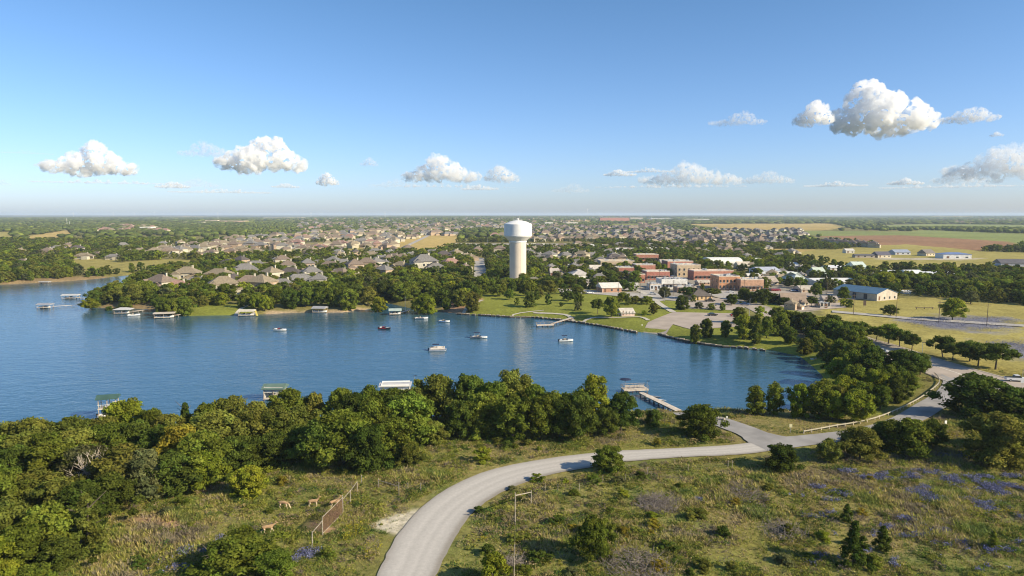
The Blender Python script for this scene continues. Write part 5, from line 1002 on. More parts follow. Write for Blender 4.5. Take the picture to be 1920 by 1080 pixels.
# ---- stone edge of the park shore
def seawall(pts, label):
    q = smooth_line(wp(pts, .3), 2.2); root = empty('seawall', (q[0][0], q[0][1], 0), 0, label, 'seawall'); r = random.Random(2); st = MB(); cp = MB()
    for i in range(len(q) - 1):
        x, y = q[i] - q[0]; a = math.atan2(*(q[i + 1] - q[i])[::-1]); s = r.uniform(.8, 1.3)
        st.box((x, y, .12), (2.0 * s, 1.0, 1.0 + r.uniform(-.2, .2)), a + r.uniform(-.15, .15)); cp.box((x, y + .7, .55 + r.uniform(-.08, .12)), (1.7 * s, .9, .5), a + r.uniform(-.4, .4), Matrix.Rotation(r.uniform(-.2, .2), 3, 'X'))
    st.build('stone_base', mat('wet_stone', (.10, .085, .065), .8, .3, 1.5), root); cp.build('stone_cap', mat('pale_boulders', (.38, .33, .26), .9, .25, 1.2), root)
seawall([(862, 589), (900, 591), (960, 594.5), (1000, 595.5), (1040, 599), (1080, 604), (1120, 610), (1165, 618), (1196, 624)], 'low stone seawall edging the park lawn')
seawall([(1238, 627), (1262, 634), (1300, 642), (1350, 649.5), (1400, 653.5), (1440, 658)], 'low dark stone bank below the ramp parking lot')
# ------------------------------------------------------------------ vehicles
TYRE = mat('tyre_rubber', (.02, .02, .02), .9, .2, 4)
CARP = {k: mat('paint_' + k, c, .3, .05, 1, spec=.6) for k, c in {'white': (.75, .75, .74), 'silver': (.45, .46, .48), 'black': (.02, .02, .022), 'blue': (.04, .10, .25), 'red': (.35, .03, .03), 'grey': (.14, .15, .16)}.items()}
CPROTO = {}
def car_proto(col, pickup=False):
    if (col, pickup) in CPROTO: return CPROTO[col, pickup]
    root = empty('pickup_truck' if pickup else 'parked_car', (0, 0, -500)); L = 5.6 if pickup else 4.6; Wd = 1.9
    def prof(pts, w0, w1, name, m):
        b = MB(); n = len(pts); vs = [(x, -w0 if z < 1.0 else -w1, z) for x, z in pts] + [(x, w0 if z < 1.0 else w1, z) for x, z in pts]
        b.add(vs, [(i, (i + 1) % n, n + (i + 1) % n, n + i) for i in range(n)] + [tuple(range(n))[::-1], tuple(range(n, 2 * n))]); return b.build(name, m, root)
    if pickup:
        prof([(-2.75, .45), (2.7, .45), (2.75, .95), (1.2, 1.12), (-2.75, 1.1)], .95, .93, 'body', CARP[col]); prof([(1.25, 1.13), (.75, 1.72), (-.55, 1.76), (-.75, 1.13)], .9, .74, 'cabin', mat('tinted_glass', (.03, .04, .05), .1)); MB().box((.08, 0, 1.78), (1.2, 1.44, .06)).build('roof', CARP[col], root)
        MB().box((-1.75, 0, 1.12), (1.8, 1.5, .06)).build('bed', MOTOR, root)
    else:
        prof([(-2.25, .4), (2.2, .4), (2.28, .72), (1.15, .94), (-2.0, .98), (-2.28, .8)], .9, .88, 'body', CARP[col]); prof([(1.05, .95), (.4, 1.4), (-1.0, 1.42), (-1.75, .98)], .84, .68, 'cabin', mat('tinted_glass', (.03, .04, .05), .1)); MB().box((-.3, 0, 1.44), (1.25, 1.3, .05)).build('roof', CARP[col], root)
    for sx in (-.31, .31):
        for sy in (-1, 1):
            w_ = MB().bar((sx * L, sy * .72, .36), (sx * L, sy * .96, .36), .36, 12).build('wheel', TYRE, root); MB().bar((sx * L, sy * .9, .36), (sx * L, sy * .975, .36), .2, 8).build('rim', CHROME, w_)
    for sy in (-1, 1): MB().box((L * .487, sy * .65, .72), (.06, .35, .16)).build('headlight', mat('lamp_glass', (.7, .7, .66), .2), root)
    CPROTO[col, pickup] = root; return root
CUSE = set()
def car(u, v, deg, col, label, pickup=False, group='cars parked in town'):
    pr = car_proto(col, pickup); o = copy_tree(pr) if (col, pickup) in CUSE else pr; CUSE.add((col, pickup)); x, y = at(u, v); o.location = (x, y, hz(x, y) + .17); o.rotation_euler = (0, 0, R(deg))
    o['category'] = 'pickup truck' if pickup else 'car'; uniq(label, o, group)
car(1905, 716, -14, 'white', 'white pickup truck driving on the boulevard at the right edge', True, 'vehicles on the road')
car(1655, 663, -30, 'white', 'white car half hidden by trees on the boulevard', False, 'vehicles on the road')
car(1336, 592, 4, 'black', 'black car alone in the ramp parking lot', False); car(1331, 566, 2, 'black', 'black car in front of the dark-roofed pavilion', True); car(1378, 593, 5, 'red', 'dark red car at the right end of the ramp parking lot'); car(1397, 573, -20, 'blue', 'dark car entering the boulevard near the ramp lot', False)
rc = random.Random(8)
for i in range(9): car(1484 + i * 4.6, 546 + .1 * i, 80, rc.choice(['blue', 'white', 'silver', 'blue']), f"{['first', 'second', 'third', 'fourth', 'fifth', 'sixth', 'seventh', 'eighth', 'ninth'][i]} car from the left in the row by the chapel")
for i in range(7): car(1433 + i * 4.4, 545, 85, rc.choice(['black', 'grey', 'white', 'red']), f"{['first', 'second', 'third', 'fourth', 'fifth', 'sixth', 'seventh'][i]} car from the left beside the stepped orange brick row")
for i in range(9): car(1252 + i * 6, 519.5 + i * 3.0, 15, rc.choice(['black', 'white', 'silver', 'grey', 'red']), f"{['first', 'second', 'third', 'fourth', 'fifth', 'sixth', 'seventh', 'eighth', 'ninth'][i]} car down the left kerb of the downtown street")
for i in range(7): car(1262 + i * 6.5, 520 + i * 3.2, 15, rc.choice(['black', 'white', 'silver', 'blue', 'grey']), f"{['first', 'second', 'third', 'fourth', 'fifth', 'sixth', 'seventh'][i]} car down the right kerb of the downtown street")
for i, (u, v) in enumerate([(937, 524), (944, 525), (950, 524), (957, 526), (1023, 519), (1224, 553), (1106, 551), (1370, 549)]): car(u, v, rc.choice([0, 90, 15]), rc.choice(['white', 'silver', 'white']), ['pale car left of the tower foot, leftmost of four', 'pale car left of the tower foot, second of four', 'pale car left of the tower foot, third of four', 'pale car left of the tower foot, nearest the stem', 'white van-like car right of the tower foot', 'pale car on the street above the park lawn', 'car on the road in front of the pale-roofed office', 'car parked at the foot of the orange brick row'][i])
for i, (u, v) in enumerate([(1080, 545), (1120, 549), (1160, 551), (1200, 556), (1218, 545), (1236, 531), (1262, 555), (1300, 565), (1345, 552), (1395, 553), (1445, 556), (1500, 556), (1550, 560), (1600, 590), (1680, 597), (1760, 605), (1850, 611), (880, 500), (878, 512), (922, 502), (1020, 520), (1060, 520), (1100, 521)]):
    x, y = at(u, v); o = empty('utility_pole', (x, y, hz(x, y)), rnd.uniform(-.3, .3)); o['category'] = 'utility pole'; MB().bar((0, 0, -.3), (0, 0, 9.5), .14, 6, .1).build('pole', DARKW, o); MB().box((0, 0, 8.9), (2.2, .12, .14)).build('crossarm', DARKW, o); uniq('brown utility pole ' + where_words(u, v - 8), o, 'utility poles along the streets', ['slim timber utility pole ' + where_words(u, v - 8)])
# ------------------------------------------------------------------ guardrail, signs
def guardrail():
    q = smooth_line(wp([(1507, 812), (1540, 806), (1570, 800), (1600, 795.5), (1640, 786), (1682, 770), (1722, 750), (1745, 734), (1759, 722), (1761, 714), (1757, 707), (1752, 702)], 2.6), 2); o = q[0]
    root = empty('guardrail', (o[0], o[1], 0), 0, 'cream painted guardrail curving along the lake road', 'guardrail'); b = MB(); p = MB()
    z = height(q[:, 0], q[:, 1])
    for i in range(len(q) - 1):
        a = Vector((*(q[i] - o), z[i] + .62)); c = Vector((*(q[i + 1] - o), z[i + 1] + .62)); d = c - a; an = math.atan2(d.y, d.x)
        b.box((a + c) / 2, (d.length + .02, .07, .27), an); b.box((a + c) / 2 + Vector((math.sin(an) * .06, -math.cos(an) * .06, 0)), (d.length + .02, .05, .1), an)
        p.box((a.x - math.sin(an) * -.12, a.y + math.cos(an) * .12, a.z - .35), (.14, .14, 1.1), an)
    b.build('beam', mat('cream_rail', (.40, .365, .28), .6, .1, 1), root); p.build('posts', WOODL, root)
guardrail()
def sign(u, v, col, label, w_=.6, h=.75, H=2.1):
    x, y = at(u, v); root = empty('road_sign', (x, y, hz(x, y)), R(rnd.uniform(-15, 15)), label, 'sign'); MB().bar((0, 0, -.3), (0, 0, H), .05, 6).build('post', CHROME, root); MB().box((0, -.07, H - h / 2), (w_, .04, h)).build('panel', mat('sign_' + label[:6].strip(), col, .5, .06, 1), root)
sign(1482, 812, (.75, .68, .4), 'pale yellow road sign at the start of the guardrail'); sign(1772, 806, (.75, .74, .7), 'white road sign in front of the big olive tree'); sign(1916, 728, (.78, .77, .72), 'white sign at the right edge beyond the pickup', .9, 1.3, 2.8); sign(1621, 575, (.16, .11, .08), 'dark brown monument sign on the lawn below the blue-roofed hall', 1.4, 2.6, 3.2)
sign(1204, 607, (.8, .78, .66), 'small white marker on the lawn beside the boat ramp', .5, .5, .8); sign(1363, 785, (.75, .6, .4), 'small sign where the ramp road meets the shore', .4, .4, .9)
for i, (u, v) in enumerate([(1352, 786), (1357, 787), (1346, 785)]):
    x, y = at(u, v); MB().lathe((x, y, hz(x, y) + .1), [(.3, 0), (.34, .3), (.2, .55)], 8).build('boulder', mat('pale_boulders', (.38,) * 3), None, label=['pale boulder at the left of the ramp-road gate', 'pale boulder at the right of the ramp-road gate', 'smallest pale boulder at the ramp-road shoulder'][i], cat='boulder')
# picnic ground things
for i, (u, v) in enumerate([(1398 + 2, 582), (1683, 584), (1690, 581)]): pass
x, y = at(1733, 580); g = empty('park_bench', (x, y, hz(x, y)), 0, 'long wooden bench frame in the yellow field by the lone tree', 'bench'); MB().box((0, 0, .9), (9, .5, .16)).build('seat', DARKW, g)
for s in (-1, 0, 1): MB().box((s * 4, 0, .4), (.25, .4, .9)).build('leg', DARKW, g)
# ------------------------------------------------------------------ fences of the deer pasture
FP = mat('fence_timber', (.35, .305, .24), .9, .25, 3); RUST = mat('rusty_steel', (.15, .085, .055), .9, .3, 4); WIRE = mat('fence_wire', (.2, .17, .14), .7, .2, 4)
def fence(name, cat, label, posts, rails, h=1.4, wires=(), pr=.07, pm=None):
    P = []; o = None
    for (u, v, *hh) in posts:
        x, y = at(u, v); P.append(Vector((x, y, hz(x, y)))); P[-1].freeze()
    o = P[0]; root = empty(name, o, 0, label, cat)
    for i, p in enumerate(P):
        H = posts[i][2] if len(posts[i]) > 2 else h; MB().bar(p - o - Vector((0, 0, .3)), p - o + Vector((0, 0, H)), pr, 7, pr * .85).build('post', pm or FP, root)
    for a, b, z in rails: MB().bar(P[a] - o + Vector((0, 0, z)), P[b] - o + Vector((0, 0, z)), .05, 6).build('rail', pm or FP, root)
    if wires:
        w_ = MB()
        for i in range(len(P) - 1):
            for z in wires: w_.bar(P[i] - o + Vector((0, 0, z)), P[i + 1] - o + Vector((0, 0, z)), .012, 3)
        w_.build('wire', WIRE, root)
    return root, P, o
fence('corner_brace', 'fence', 'leaning timber brace at the near end of the rusty gate', [(586, 1026, 2.4), (605, 1003, 2.6)], [(0, 1, 2.2)], pr=.09)
def gate():
    p0 = Vector((*at(605, 1001), 0)); p1 = Vector((*at(643, 962), 0)); z = hz(p0.x, p0.y); root = empty('pasture_gate', (p0.x, p0.y, z), 0, 'tall rusty wire-mesh gate panel slanting across the deer pasture', 'gate'); d = p1 - p0; f = MB(); m = MB(); H = 2.6
    f.bar((0, 0, .1), (d.x, d.y, .1), .05, 6); f.bar((0, 0, H), (d.x, d.y, H), .05, 6); f.bar((0, 0, .1), (0, 0, H), .05, 6); f.bar((d.x, d.y, .1), (d.x, d.y, H), .05, 6); f.build('frame', FP, root); n = 26
    for i in range(1, n): q = d * (i / n); m.bar((q.x, q.y, .1), (q.x, q.y, H), .028, 4)
    for i in range(1, 16): zz = .1 + (H - .1) * i / 16; m.bar((0, 0, zz), (d.x, d.y, zz), .024, 4)
    m.build('mesh', RUST, root)
gate()
fence('rail_fence', 'fence', 'pale timber rail fence climbing away from the rusty gate', [(643, 960, 2.8), (657, 943, 2.2), (670, 924, 2.0), (678, 906, 1.5)], [(0, 1, 2.1), (1, 2, 2.0)], pr=.08)
fence('wire_fence', 'fence', 'wire fence with one timber rail beside the gravel road', [(678, 906, 1.4), (710, 916, 1.8), (748, 928, 2.2), (765, 918, 1.2), (789, 921, 1.5)], [(1, 2, 1.5)], wires=(.4, .8, 1.2), pr=.07)
fence('corner_brace', 'fence', 'timber H-shaped corner brace on the near side of the gravel road', [(966, 985, 5.2), (996, 946, 2.4)], [], pr=.09)
for c in [o for o in bpy.data.objects if o.name.startswith('corner_brace') and o.get('label', '').startswith('timber H')]:
    a = Vector((*at(966, 985), 0)); b = Vector((*at(996, 946), 0)); d = b - a; MB().bar((0, 0, 4.75), (d.x, d.y, 2.1), .08, 6).build('rail', FP, c)
fence('wire_fence', 'fence', 'wire fence running through the brush right of the gravel bend', [(996, 946, 1.6), (1022, 922, 1.5), (1046, 921, 1.3), (1086, 920, 1.3), (1130, 906, 1.3), (1173, 905, 1.4), (1214, 893, 1.6), (1290, 884, 1.3), (1365, 876, 1.3), (1373, 876, 1.3)], [], wires=(.35, .75, 1.1), pr=.06)
fence('wire_fence', 'fence', 'wire fence post line sinking into brush below the H-brace', [(966, 985, 1.3), (965, 1040, 1.6), (964, 1085, 3.2), (962, 1150, 1.5)], [], wires=(.35, .75, 1.1), pr=.07)
fence('wire_fence', 'fence', 'old fence posts in the shade behind the bright lime bush', [(434, 876, 1.2), (445, 876, 1.6), (493, 873, 1.5), (556, 870, 1.3)], [], wires=(.5, 1.0), pr=.05)
def sapling():
    x, y = at(1059, 925); z = hz(x, y); o = empty('sapling', (x, y, z), 0, 'thin sapling with a bright green umbrella top beside the brush fence', 'tree'); MB().bar((0, 0, -.2), (.1, 0, 2.0), .06, 6, .03).build('trunk', mat('bark', (.1,) * 3), o)
    me = crown_mesh('crown', LM['lime'], seed=9, shape='shrub', nb=7, leaves=50, leaf=.09, lo=.4); c = bpy.data.objects.new('crown', me); C.objects.link(c); c.parent = o; c.location = (.1, 0, 1.55); c.scale = (1.5, 1.5, .8)
sapling()
# ------------------------------------------------------------------ deer
def deer(u, v, deg, pose, label, s=1.0):
    x, y = at(u, v); z = hz(x, y)
    V = []; E = []; Rr = []
    def add(p, r, par=None):
        V.append(p); Rr.append((r[0] * 1.22, r[1] * 1.2)); i = len(V) - 1
        if par is not None: E.append((par, i))
        return i
    pel = add((-.48, 0, .92), (.15, .17)); mid = add((-.05, 0, .86), (.165, .19), pel); che = add((.42, 0, .86), (.15, .20), mid); rump = add((-.66, 0, .88), (.08, .10), pel); tail = add((-.76, 0, .76), (.035, .035), rump); add((-.79, 0, .64), (.02, .02), tail)
    if pose == 'graze': n1 = add((.66, 0, .78), (.075, .10), che); n2 = add((.86, 0, .46), (.055, .07), n1); h = add((.93, 0, .26), (.06, .075), n2); mz = add((1.02, 0, .12), (.04, .045), h); hd = Vector((.3, 0, -1)); hp = Vector((.93, 0, .28))
    else:
        lift = .12 if pose == 'walk' else 0; n1 = add((.60, 0, 1.04), (.075, .11), che); n2 = add((.74 + lift, 0, 1.30 - lift), (.05, .065), n1); h = add((.83 + lift, 0, 1.42 - lift), (.06, .07), n2); mz = add((1.02 + lift, 0, 1.36 - lift), (.033, .036), h); hd = Vector((1, 0, -.2)); hp = Vector((.80 + lift, 0, 1.44 - lift))
    add(tuple(V[mz][k] + hd[k] * .07 for k in range(3)), (.025, .027), mz)
    st = {'graze': (.02, .14, -.10, .12), 'stand': (.04, -.03, -.08, .06), 'walk': (.24, -.18, -.26, .2)}[pose]
    for k, (fx, sy) in enumerate(((st[0], 1), (st[1], -1))):
        a = add((.40, sy * .10, .66), (.065, .075), che); b = add((.42 + fx * .5, sy * .10, .38), (.036, .036), a); c = add((.40 + fx, sy * .10, .12), (.022, .022), b); add((.44 + fx, sy * .10, .015), (.026, .026), c)
    for k, (fx, sy) in enumerate(((st[2], 1), (st[3], -1))):
        a = add((-.50, sy * .11, .70), (.09, .11), pel); b = add((-.42 + fx * .4, sy * .11, .50), (.05, .055), a); c = add((-.62 + fx * .8, sy * .11, .33), (.028, .03), b); d = add((-.56 + fx, sy * .11, .10), (.021, .021), c); add((-.52 + fx, sy * .11, .015), (.026, .026), d)
    for sy in (-1, 1): e = add((hp.x - .03, sy * .07, hp.z + .07), (.022, .022), h); add((hp.x - .10, sy * .15, hp.z + .16), (.028, .012), e)
    me = bpy.data.meshes.new('deer'); me.from_pydata(V, E, [])
    m = MATS.get('deer_coat')
    if not m:
        m = mat('deer_coat', (.37, .24, .13), .85, .12, 5); t = m.node_tree; b_ = t.nodes['Principled BSDF']; old = b_.inputs['Base Color'].links[0].from_socket
        tc = t.nodes.new('ShaderNodeTexCoord'); sp = t.nodes.new('ShaderNodeSeparateXYZ'); t.links.new(tc.outputs['Object'], sp.inputs[0]); mr = t.nodes.new('ShaderNodeMapRange'); mr.inputs[1].default_value = .60; mr.inputs[2].default_value = .74; t.links.new(sp.outputs['Z'], mr.inputs[0])
        mx = t.nodes.new('ShaderNodeMix'); mx.data_type = 'RGBA'; mx.inputs[6].default_value = (.60, .48, .32, 1); t.links.new(old, mx.inputs[7]); t.links.new(mr.outputs[0], mx.inputs[0]); t.links.new(mx.outputs[2], b_.inputs['Base Color'])
    me.materials.append(m); o = bpy.data.objects.new('deer', me); C.objects.link(o); o.modifiers.new('skin', 'SKIN')
    for i, r in enumerate(Rr): me.skin_vertices[0].data[i].radius = r
    me.skin_vertices[0].data[0].use_root = True
    sb = o.modifiers.new('sub', 'SUBSURF'); sb.levels = 2; sb.render_levels = 2
    o.location = (x, y, z + .02); o.rotation_euler = (0, 0, R(deg)); o.scale = (s * 1.12,) * 3; tag(o, label, 'deer', 'deer grazing in the pasture')
    for sy in (-1, 1): MB().lathe((hp.x + .06, sy * .058, hp.z + .02), [(.012, -.012), (.016, 0), (.012, .012)], 8).build('eye', MOTOR, o)
deer(532, 953, -8, 'graze', 'reddish deer with its head down to graze, leftmost of the upper three', 1.05); deer(588, 950, 8, 'stand', 'deer standing with head up and ears spread, in the middle of the upper three', 1.05)
deer(628, 951, 35, 'stand', 'deer half hidden behind the rusty gate', 1.05); deer(503, 1000, 14, 'walk', 'pale tan deer striding right, alone in front of the others', 1.1)
# ------------------------------------------------------------------ far pylons and turbines
def mast(u, v, hpx, label, kind='tower'):
    x, y = at(u, v); H = hpx * y / F; root = empty('radio_mast' if kind == 'tower' else 'wind_turbine', (x, y, hz(x, y)), 0, label, 'mast' if kind == 'tower' else 'wind turbine'); m = mat('mast_white', (.78, .78, .78), .6, .03, .1); r = y / F * .28
    MB().bar((0, 0, -2), (0, 0, H), r, 6, r * .6).build('mast' if kind == 'tower' else 'tower', m, root)
    if kind != 'tower':
        for k in range(3): a = k * 2.094 + .4; MB().bar((0, -r * 2, H), (math.sin(a) * H * .45, -r * 2, H + math.cos(a) * H * .45), r * .6, 4, r * .2).build('blade', m, root)
        MB().box((0, 0, H), (r * 2, r * 6, r * 2)).build('nacelle', m, root)
    else: MB().box((0, 0, H * .8), (r * 7, r * 1.2, r * 1.2)).build('cross_arm', m, root)
for i, (u, v, h, lb, k) in enumerate([(126, 425, 15, 'tall white mast above the left woods', 'tower'), (131, 425, 9, 'short mast right beside the tall left mast', 'tower'), (138, 407, 7, 'turbine at the far left, left of the others', 'turbine'), (213, 406, 6, 'pale turbine above the long white warehouse', 'turbine'), (252, 405, 6, 'second turbine from the left on the hazy ridge', 'turbine'), (290, 405, 7, 'turbine beside the white horizon warehouse', 'turbine'),
    (409, 414, 15, 'white mast between the two beige blocks', 'tower'), (583, 408, 7, 'thin turbine above the left suburb', 'turbine'), (1102, 405, 14, 'thin radio mast right of the tower tank', 'tower'), (1337, 406, 8, 'first thin pylon above the golden field', 'tower'), (1382, 406, 7, 'second thin pylon above the golden field', 'tower'), (1413, 408, 8, 'third thin pylon above the golden field', 'tower'), (1895, 406, 6, 'turbine near the right edge of the horizon', 'turbine'), (1222, 415, 14, 'pale mast at the stadium-side hall', 'tower'), (722, 411, 12, 'thin mast over the middle suburb', 'tower')]): mast(u, v, h, lb, k)
# ------------------------------------------------------------------ dead tree, brush, grass, flowers
def dead_tree(u, v, H, label, seed=4, name='dead_tree'):
    x, y = at(u, v); rng = random.Random(seed); o = empty(name, (x, y, hz(x, y)), 0, label, 'dead tree'); tk = MB(); br = MB()
    def grow(p, d, L, r, k):
        q = p + d * L; (tk if k == 0 else br).bar(p, q, r, 6, r * .68)
        if k >= 4: return
        for i in range(3 if k < 3 else 2):
            nd = (d + Vector((rng.uniform(-1, 1), rng.uniform(-1, 1), rng.uniform(-.25, .7))) * .85).normalized(); grow(p.lerp(q, rng.uniform(.6, 1)), nd, L * rng.uniform(.6, .85), r * .6, k + 1)
    for a in (0, 2.1, 4.2): grow(Vector((0, 0, -.2)), Vector((math.cos(a) * .4, math.sin(a) * .4, 1)).normalized(), H * .34, .19, 0)
    m = mat('bleached_wood', (.46, .39, .31), .9, .2, 4); tk.build('trunk', m, o); br.build('branches', m, o)
dead_tree(183, 925, 9.5, 'bleached leafless tree standing among green oaks at left', 4); dead_tree(205, 905, 7, 'smaller bleached tree touching the right side of the larger one', 9); dead_tree(330, 875, 3.2, 'low bare grey branches under the wood edge', 12)
def brush_pile(u, v, r_, label, seed, n=260):
    x, y = at(u, v); rng = random.Random(seed); m = MB()
    for i in range(n):
        a, q = rng.uniform(0, 6.28), r_ * rng.random() ** .6; p = Vector((q * math.cos(a), q * math.sin(a), rng.uniform(0, .9) * (1 - q / r_ * .7))); d = Vector((rng.uniform(-1, 1), rng.uniform(-1, 1), rng.uniform(-.3, .8))).normalized() * rng.uniform(.5, 1.8); m.bar(p, p + d, rng.uniform(.015, .05), 4, .01)
    o = m.build('brush_pile', mat('grey_twigs', (.24, .205, .175), .95, .25, 3), None, label=label, cat='brush pile'); o.location = (x, y, hz(x, y))
brush_pile(1236, 948, 3.6, 'round heap of grey dead brush in the right meadow', 1, 900); brush_pile(1195, 1062, 4.6, 'spreading grey dead branches near the bottom edge', 2, 800); brush_pile(1395, 930, 4, 'long mauve-grey stand of dry stalks in the upper meadow', 3, 420); brush_pile(960, 1060, 1.8, 'brown dead weeds around the lowest fence post', 5, 260); brush_pile(1470, 1000, 3.4, 'low brown brush heap left of the small cedars', 6, 400)
def tufts():
    rng = np.random.default_rng(12); NB = 5
    def area(u0, u1, v0, v1, dens):   # even cover of the ground seen between these rows
        (x0, y1), (x1, _) = at(u0, v0), at(u1, v0); y0 = at(u0, v1)[1]; n = int((x1 - x0) * (y1 - y0) * dens); X = rng.uniform(x0, x1, n); Y = rng.uniform(y0, y1, n); m = np.abs(X) < Y * .96 + 4; return X[m], Y[m]
    X, Y = area(-160, 2330, 770, 1170, 14.0)
    X2, Y2 = area(-120, 2040, 690, 770, 4); X = np.r_[X, X2]; Y = np.r_[Y, Y2]
    m = ~in_any2(X, Y, POLY_ROADS) & ~inside(X, Y, LAKE); X = X[m]; Y = Y[m]
    road_d = np.minimum.reduce([seg_dist(X, Y, p) for p in POLY_ROADS]); sd = seg_dist(X, Y, LAKE); m = (sd > 1.5) & (road_d > .25); X, Y, road_d = X[m], Y[m], road_d[m]
    for p, s in [(z[1], z[0]) for z in ZW if z[0] in ('dirt', 'pale') and z[1][:, 1].min() < 190]:
        k = ~(inside(X, Y, p) & (rng.random(len(X)) < .8)); X, Y, road_d = X[k], Y[k], road_d[k]
    cl = fbm(X / 3.2, Y / 3.2, 61, 3); big = fbm(X / 17, Y / 11, 66, 3)
    k = rng.random(len(X)) < np.clip((cl - .28) * 3.2, .42, 1); X, Y, road_d, cl, big = X[k], Y[k], road_d[k], cl[k], big[k]
    n = len(X); print('tufts', n)
    Z = height(X, Y); base = ground_col(X, Y)
    H = rng.uniform(.12, .28, n) * (1 + 1.6 * np.clip((big - .5) * 5, 0, 1)) * np.clip(road_d / 3 + .35, .35, 1); H *= np.where(cl > .58, 1.5, 1)
    pal = np.array([(.36, .28, .12), (.27, .245, .085), (.145, .19, .038), (.24, .26, .045), (.075, .135, .032), (.38, .30, .16), (.28, .28, .055), (.19, .155, .13)])
    sel = fbm(X / 5 + 9, Y / 4, 71, 3) + rng.normal(0, .08, n) + (big - .5) * .25; band = np.digitize(sel, [.34, .41, .46, .51, .56, .61, .66]); order = np.array([4, 2, 3, 1, 0, 6, 5, 7]); col = pal[order[band]] * .95 + base * .45
    far = np.clip((Y - 165) / 60, 0, 1)[:, None]; lawn = base * 1.15; col = col * (1 - far) + lawn * far; H *= 1 - .6 * far[:, 0]
    mow = (inside(X, Y, wp([(1330, 790), (1460, 770), (1700, 740), (1780, 700), (1700, 800), (1560, 812), (1400, 812)])) | (road_d < 1.6)); H = np.where(mow, H * .45, H)
    col = col * rng.uniform(.75, 1.25, (n, 1))
    V = np.empty((n, NB, 3, 3), np.float32); a = rng.uniform(0, 6.28, (n, NB)); sp = rng.uniform(.2, 1.0, (n, NB)) * H[:, None] * 1.3; hh = H[:, None] * rng.uniform(.6, 1.15, (n, NB)); w_ = .035 + .10 * H[:, None] * rng.uniform(.6, 1.2, (n, NB))
    bx = X[:, None] + rng.uniform(-.12, .12, (n, NB)); by = Y[:, None] + rng.uniform(-.12, .12, (n, NB)); ta = a + PI / 2
    V[:, :, 0, 0] = bx - np.cos(ta) * w_; V[:, :, 0, 1] = by - np.sin(ta) * w_; V[:, :, 1, 0] = bx + np.cos(ta) * w_; V[:, :, 1, 1] = by + np.sin(ta) * w_; V[:, :, 2, 0] = bx + np.cos(a) * sp; V[:, :, 2, 1] = by + np.sin(a) * sp
    V[:, :, 0, 2] = V[:, :, 1, 2] = (Z - .04)[:, None]; V[:, :, 2, 2] = Z[:, None] + hh
    o = mesh_np('meadow_grass', V.reshape(-1, 3), np.arange(n * NB * 3).reshape(-1, 3), leaf_mat('grass_blades', None, .35), col=np.repeat(col, NB, 0)); tag(o, 'rough mixed grass, dry tan and green, over the whole near meadow', 'grass', kind='stuff')
    # weeds: rounded knee- to waist-high clumps of leaves
    k = rng.random(n) < np.clip((fbm(X / 7 + 3, Y / 6, 81, 3) - .40) * .5, 0, .07) * (1 - far[:, 0]) + .004; k &= ~mow; wx, wy, wz = X[k], Y[k], Z[k]; nw = len(wx); print('weeds', nw)
    L = 80; s = rng.uniform(.3, 1.15, nw) ** 1.2; d = rdir(rng, nw * L).reshape(nw, L, 3); d[..., 2] = np.abs(d[..., 2]); p = d * (s[:, None, None] * rng.uniform(.65, 1.05, (nw, L, 1))) * np.array([1, 1, .8]); q = .10 + .06 * s[:, None, None]
    base = np.stack([wx, wy, wz], -1)[:, None, :] + p; V = np.stack([base + rdir(rng, nw * L).reshape(nw, L, 3) * q for _ in range(3)], 2)
    c = pal[rng.choice(8, nw, p=[.1, .12, .22, .2, .12, .06, .14, .04])] * .95 * rng.uniform(.7, 1.2, (nw, 1)); cc = np.repeat(c, L, 0) * rng.uniform(.75, 1.25, (nw * L, 1))
    o = mesh_np('meadow_weeds', V.reshape(-1, 3), np.arange(nw * L * 3).reshape(-1, 3), leaf_mat('weed_leaves', None, .3), col=cc); tag(o, 'clumpy weeds and low scrub scattered through the meadow', 'weeds', kind='stuff')
def in_any2(x, y, polys):
    r = np.zeros(x.shape, bool)
    for p in polys: r |= inside(x, y, p)
    return r
tufts()
def flowers(name, label, blobs, colr, dens, hgt=.35):
    rng = np.random.default_rng(len(blobs)); P = []
    for u, v, ru, rv in blobs:
        cx, cy = at(u, v); ax = at(u + ru, v)[0] - cx; ay = abs(at(u, v - rv)[1] - cy); n = int(PI * ax * ay * dens); t = rng.uniform(0, 6.28, n); q = np.sqrt(rng.random(n)) * (1 + .5 * (rng.random(n) - .5)); x = cx + ax * q * np.cos(t); y = cy + ay * q * np.sin(t)
        k = fbm(x / 2.2, y / 2.2, 5, 3) > .45; P.append(np.c_[x[k], y[k]])
    P = np.concatenate(P); m = ~in_any2(P[:, 0], P[:, 1], POLY_ROADS); P = P[m]; n = len(P); z = height(P[:, 0], P[:, 1]); print(name, n); NB = 6
    base = np.stack([P[:, 0], P[:, 1], z + hgt], -1)[:, None, :] + rng.normal(size=(n, NB, 3)) * np.array([.13, .13, .13]); V = np.stack([base + rng.normal(size=(n, NB, 3)) * .075 for _ in range(3)], 2)
    c = np.array(colr) * rng.uniform(.6, 1.5, (n, 1)); c = np.repeat(c, NB, 0) * rng.uniform(.7, 1.3, (n * NB, 1))
    o = mesh_np(name, V.reshape(-1, 3), np.arange(n * NB * 3).reshape(-1, 3), leaf_mat('petals', None, .2), col=c); tag(o, label, 'flowers', kind='stuff')
